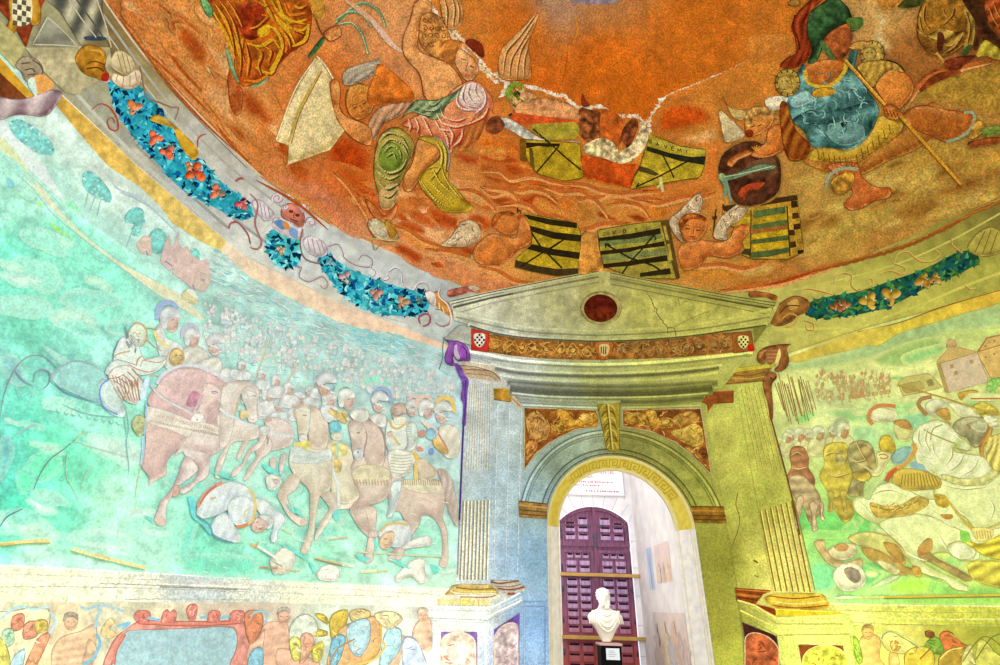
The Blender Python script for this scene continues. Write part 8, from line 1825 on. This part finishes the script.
trophy('yellow helmet, horn and blue cloth of the trophy right of the tablet',[(c13(320,480,350,450,390,445,385,500,350,560,325,560),(196,166,40)),(c13(400,450,440,440,480,450,470,480,410,490),(206,180,110)),(c13(360,520,440,490,500,470,525,540,510,620,430,680,330,690,310,640),(206,150,90)),(c13(390,510,470,480,480,560,440,630,400,600),(150,196,214)),(c13(250,510,270,520,310,530,310,545,270,550,250,555),(206,180,50)),(c13(165,500,220,460,270,500,250,600,200,640,160,590),(206,222,206)),(c13(205,545,250,545,250,600,200,660),(220,150,120)),(c13(160,560,200,560,200,640,170,640),(206,206,80)),(c13(330,560,380,550,360,640,320,680),(90,170,206)),(c13(540,540,600,520,600,600,540,680,510,740),(150,206,226)),(c13(610,570,660,560,700,640,720,740,630,740),(170,190,226)),(c13(260,460,300,465,315,500,290,490),(206,176,40)),(c13(500,460,570,450,610,480,560,520,520,500),(220,206,150)),(c13(250,600,290,570,285,640,255,650),(206,196,60)),(c13(-20,460,40,450,50,510,0,580),(206,110,70)),(c13(0,620,50,600,40,740,-10,740),(110,180,216))],[(c13(525,500,520,580,470,640,400,680),2,(196,150,50)),(c13(235,605,290,570),2,(190,150,40)),(c13(320,660,350,600,420,560),1.6,(150,96,40)),(c13(440,660,500,640,540,590,530,570),2.2,(206,170,60)),(c13(0,470,30,450,70,460,60,500),2,(110,190,214))],dl,M_WALL)
WASH[:] = [(222,222,110),.22]
dr = thing('dado_frieze', 'yellowish painted frieze with a child and piled shields under the right ledge', 'frieze',at=(930,660))
F_DR = field([(860,640,206,206,110),(900,640,214,206,110),(950,640,160,160,60),(1000,640,140,150,54)],s=14,nz=.14,nscale=9)
p = Part(); p.fill(xy(855,626,900,625,1000,627,1040,627,1040,770,862,770,858,690),F_DR,smooth=False,step=3.5); p.build('painted_ground',dr,M_WALL)
nude([c33(440,640,440,560,480,540,520,560,520,640,560,700,450,760),c33(560,610,590,620,600,700,560,680)],(868,632.5,6.5), 'fair-haired child seated beside the pedestal',dr,c=(224,176,110),hc=(190,150,84))
trophy('red, green and grey shields piled under the right ledge',[(c33(760,540,800,530,840,570,870,590,800,610,770,600),(186,84,50)),(c33(700,580,740,550,770,580,770,620,710,610),(90,140,50)),(c33(700,530,730,528,740,550,710,555),(120,50,30)),(c33(755,640,800,600,860,600,870,660,840,760,770,740),(150,116,44)),(c33(845,640,880,580,900,640,930,700,870,720),(196,196,130)),(c33(905,600,930,560,990,620,1060,660,1060,760,920,740),(186,186,90)),(c33(525,560,560,530,620,560,680,600,660,620,560,610),(214,206,130)),(c33(620,620,700,590,740,640,700,720,640,740),(196,170,60)),(c33(560,570,590,570,600,600,570,605),(206,150,70)),(c33(412,550,430,560,450,640,435,660,415,600),(150,206,60))],[(c33(800,540,850,560,865,535),1.6,(170,150,60)),(c33(760,640,800,605,850,595),1.4,(222,206,110)),(c33(530,570,520,545,560,525,630,555,690,600),1.6,(170,196,130)),(c33(850,650,940,550,1060,640),1.4,(110,96,34)),(c33(905,640,960,560,1000,540),1.2,(90,84,30)),(c33(680,640,730,590),1.6,(110,84,30))],dr,M_WALL)
WASH[:] = [None,0]
# pale murals on the right wall of the passage
def flat(name,lab,lo,hi,cols,seed):
    r = random.Random(seed); t = thing(name,lab, 'mural',loc=(NX1,(lo[0]+hi[0])/2,lo[1])); y0,z0,y1,z1 = lo[0],lo[1],hi[0],hi[1]
    child(mesh_obj('painted_field',[(NX1-.003,y0,z0),(NX1-.003,y1,z0),(NX1-.003,y1,z1),(NX1-.003,y0,z1)],[(0,1,2,3)],plain_mat(name+'_ground',cols[0],.9,0,.05,6,c2=cols[1])),t)
    for k,c in enumerate(cols[2:]):
        c = [a+(b-a)*.55 for a,b in zip(c,cols[0])]
        y,z,w,h = y0+(y1-y0)*(k+.6)/(len(cols)-1.6),z0+(z1-z0)*.02,(y1-y0)*.16,(z1-z0)*r.uniform(.5,.9)
        v = [(NX1-.006-.002*k,y+a*w*r.uniform(.5,1.1),z+b*h) for a,b in ((-.6,0),(.7,0),(.9,.25),(.5,.5),(.8,.65),(.35,.75),(.3,.95),(-.2,1),(-.35,.78),(-.8,.66),(-.5,.45),(-.9,.2))]
        child(mesh_obj('faded_figure',v,[tuple(range(12))],plain_mat('faded_pigment',c,.9,0,.12,20)),t)
flat('passage_mural', 'pale square mural of faded figures on the right wall of the passage',(4.62,1.92),(5.25,2.36),[(226,206,190),(206,190,196),(226,190,150),(206,170,160),(230,206,160)],1)
flat('passage_mural', 'narrow blue painted strip on the right wall of the passage, nearest the door',(5.38,1.86),(5.62,2.36),[(196,206,226),(170,190,220),(110,160,214)],2)
flat('passage_mural', 'low band of faded standing figures on the right wall of the passage',(4.34,1.0),(5.6,1.60),[(224,208,198),(206,192,188),(214,186,176),(196,176,176),(222,180,140),(170,190,216),(222,206,150),(206,170,160),(190,180,170)],3)

# ------------------------------------------------------------------ light and camera
w = bpy.data.worlds.new('room_light'); sc.world = w; w.use_nodes = True
w.node_tree.nodes['Background'].inputs[0].default_value = (1, 1.02, 1.15, 1); w.node_tree.nodes['Background'].inputs[1].default_value = 1.3
def lamp(name, kind, loc, energy, color=(1, 1, 1), size=.3, look=None, **kw):
    l = bpy.data.lights.new(name, kind); l.energy = energy; l.color = color
    if kind == 'AREA': l.size = size
    elif hasattr(l, 'shadow_soft_size'): l.shadow_soft_size = size
    for k, v in kw.items(): setattr(l, k, v)
    o = bpy.data.objects.new(name, l); COL.objects.link(o); o.location = loc
    if look is not None: o.rotation_euler = (Vector(look)-Vector(loc)).to_track_quat('-Z', 'Y').to_euler()
    return o
lamp('hall_fill', 'POINT', (-.3, -1.6, 3.0), 480, (.98, 1, 1.1), 1.2)  # unseen fill light added near the camera to brighten walls and dome
def near_wall(px, d, z):
    h = proj(np.array([px]))[0]; a = math.atan2(h[0], h[1]); return ((R-d)*math.sin(a), (R-d)*math.cos(a), z)
lamp('uplight_left', 'POINT', near_wall((425, 650), .8, .75), 30, (1, 1, .92), .15)
lamp('uplight_far_left', 'POINT', near_wall((5, 650), .8, .75), 24, (1, .98, .82), .15)
lamp('uplight_right', 'POINT', near_wall((850, 650), .8, .75), 38, (1, .98, .55), .15)
lamp('passage_lamp', 'AREA', (0.0, 5.1, 4.1), 17, (1, .98, .98), .7, look=(.2, 5.5, 0))
lamp('passage_fill', 'POINT', (-.45, 4.75, 2.1), 21, (1, .97, .98), .3)

cam = bpy.data.cameras.new('camera'); co = bpy.data.objects.new('camera', cam); COL.objects.link(co)
co.location = CAM; cam.sensor_width = 36; cam.lens = F/1000*36; cam.clip_start = .05
from mathutils import Matrix
fw = Vector((0, math.cos(PITCH), math.sin(PITCH))); rt = Vector((1, 0, 0)); up = rt.cross(fw)
# roll: picture right and up, turned about the view axis
c, s = math.cos(ROLL), math.sin(ROLL)
r2 = rt*c+up*s; u2 = -rt*s+up*c
co.matrix_world = Matrix(((r2.x, u2.x, -fw.x, CAM[0]), (r2.y, u2.y, -fw.y, CAM[1]), (r2.z, u2.z, -fw.z, CAM[2]), (0, 0, 0, 1)))
sc.camera = co
sc.view_settings.view_transform = 'Standard'; sc.view_settings.look = 'None'
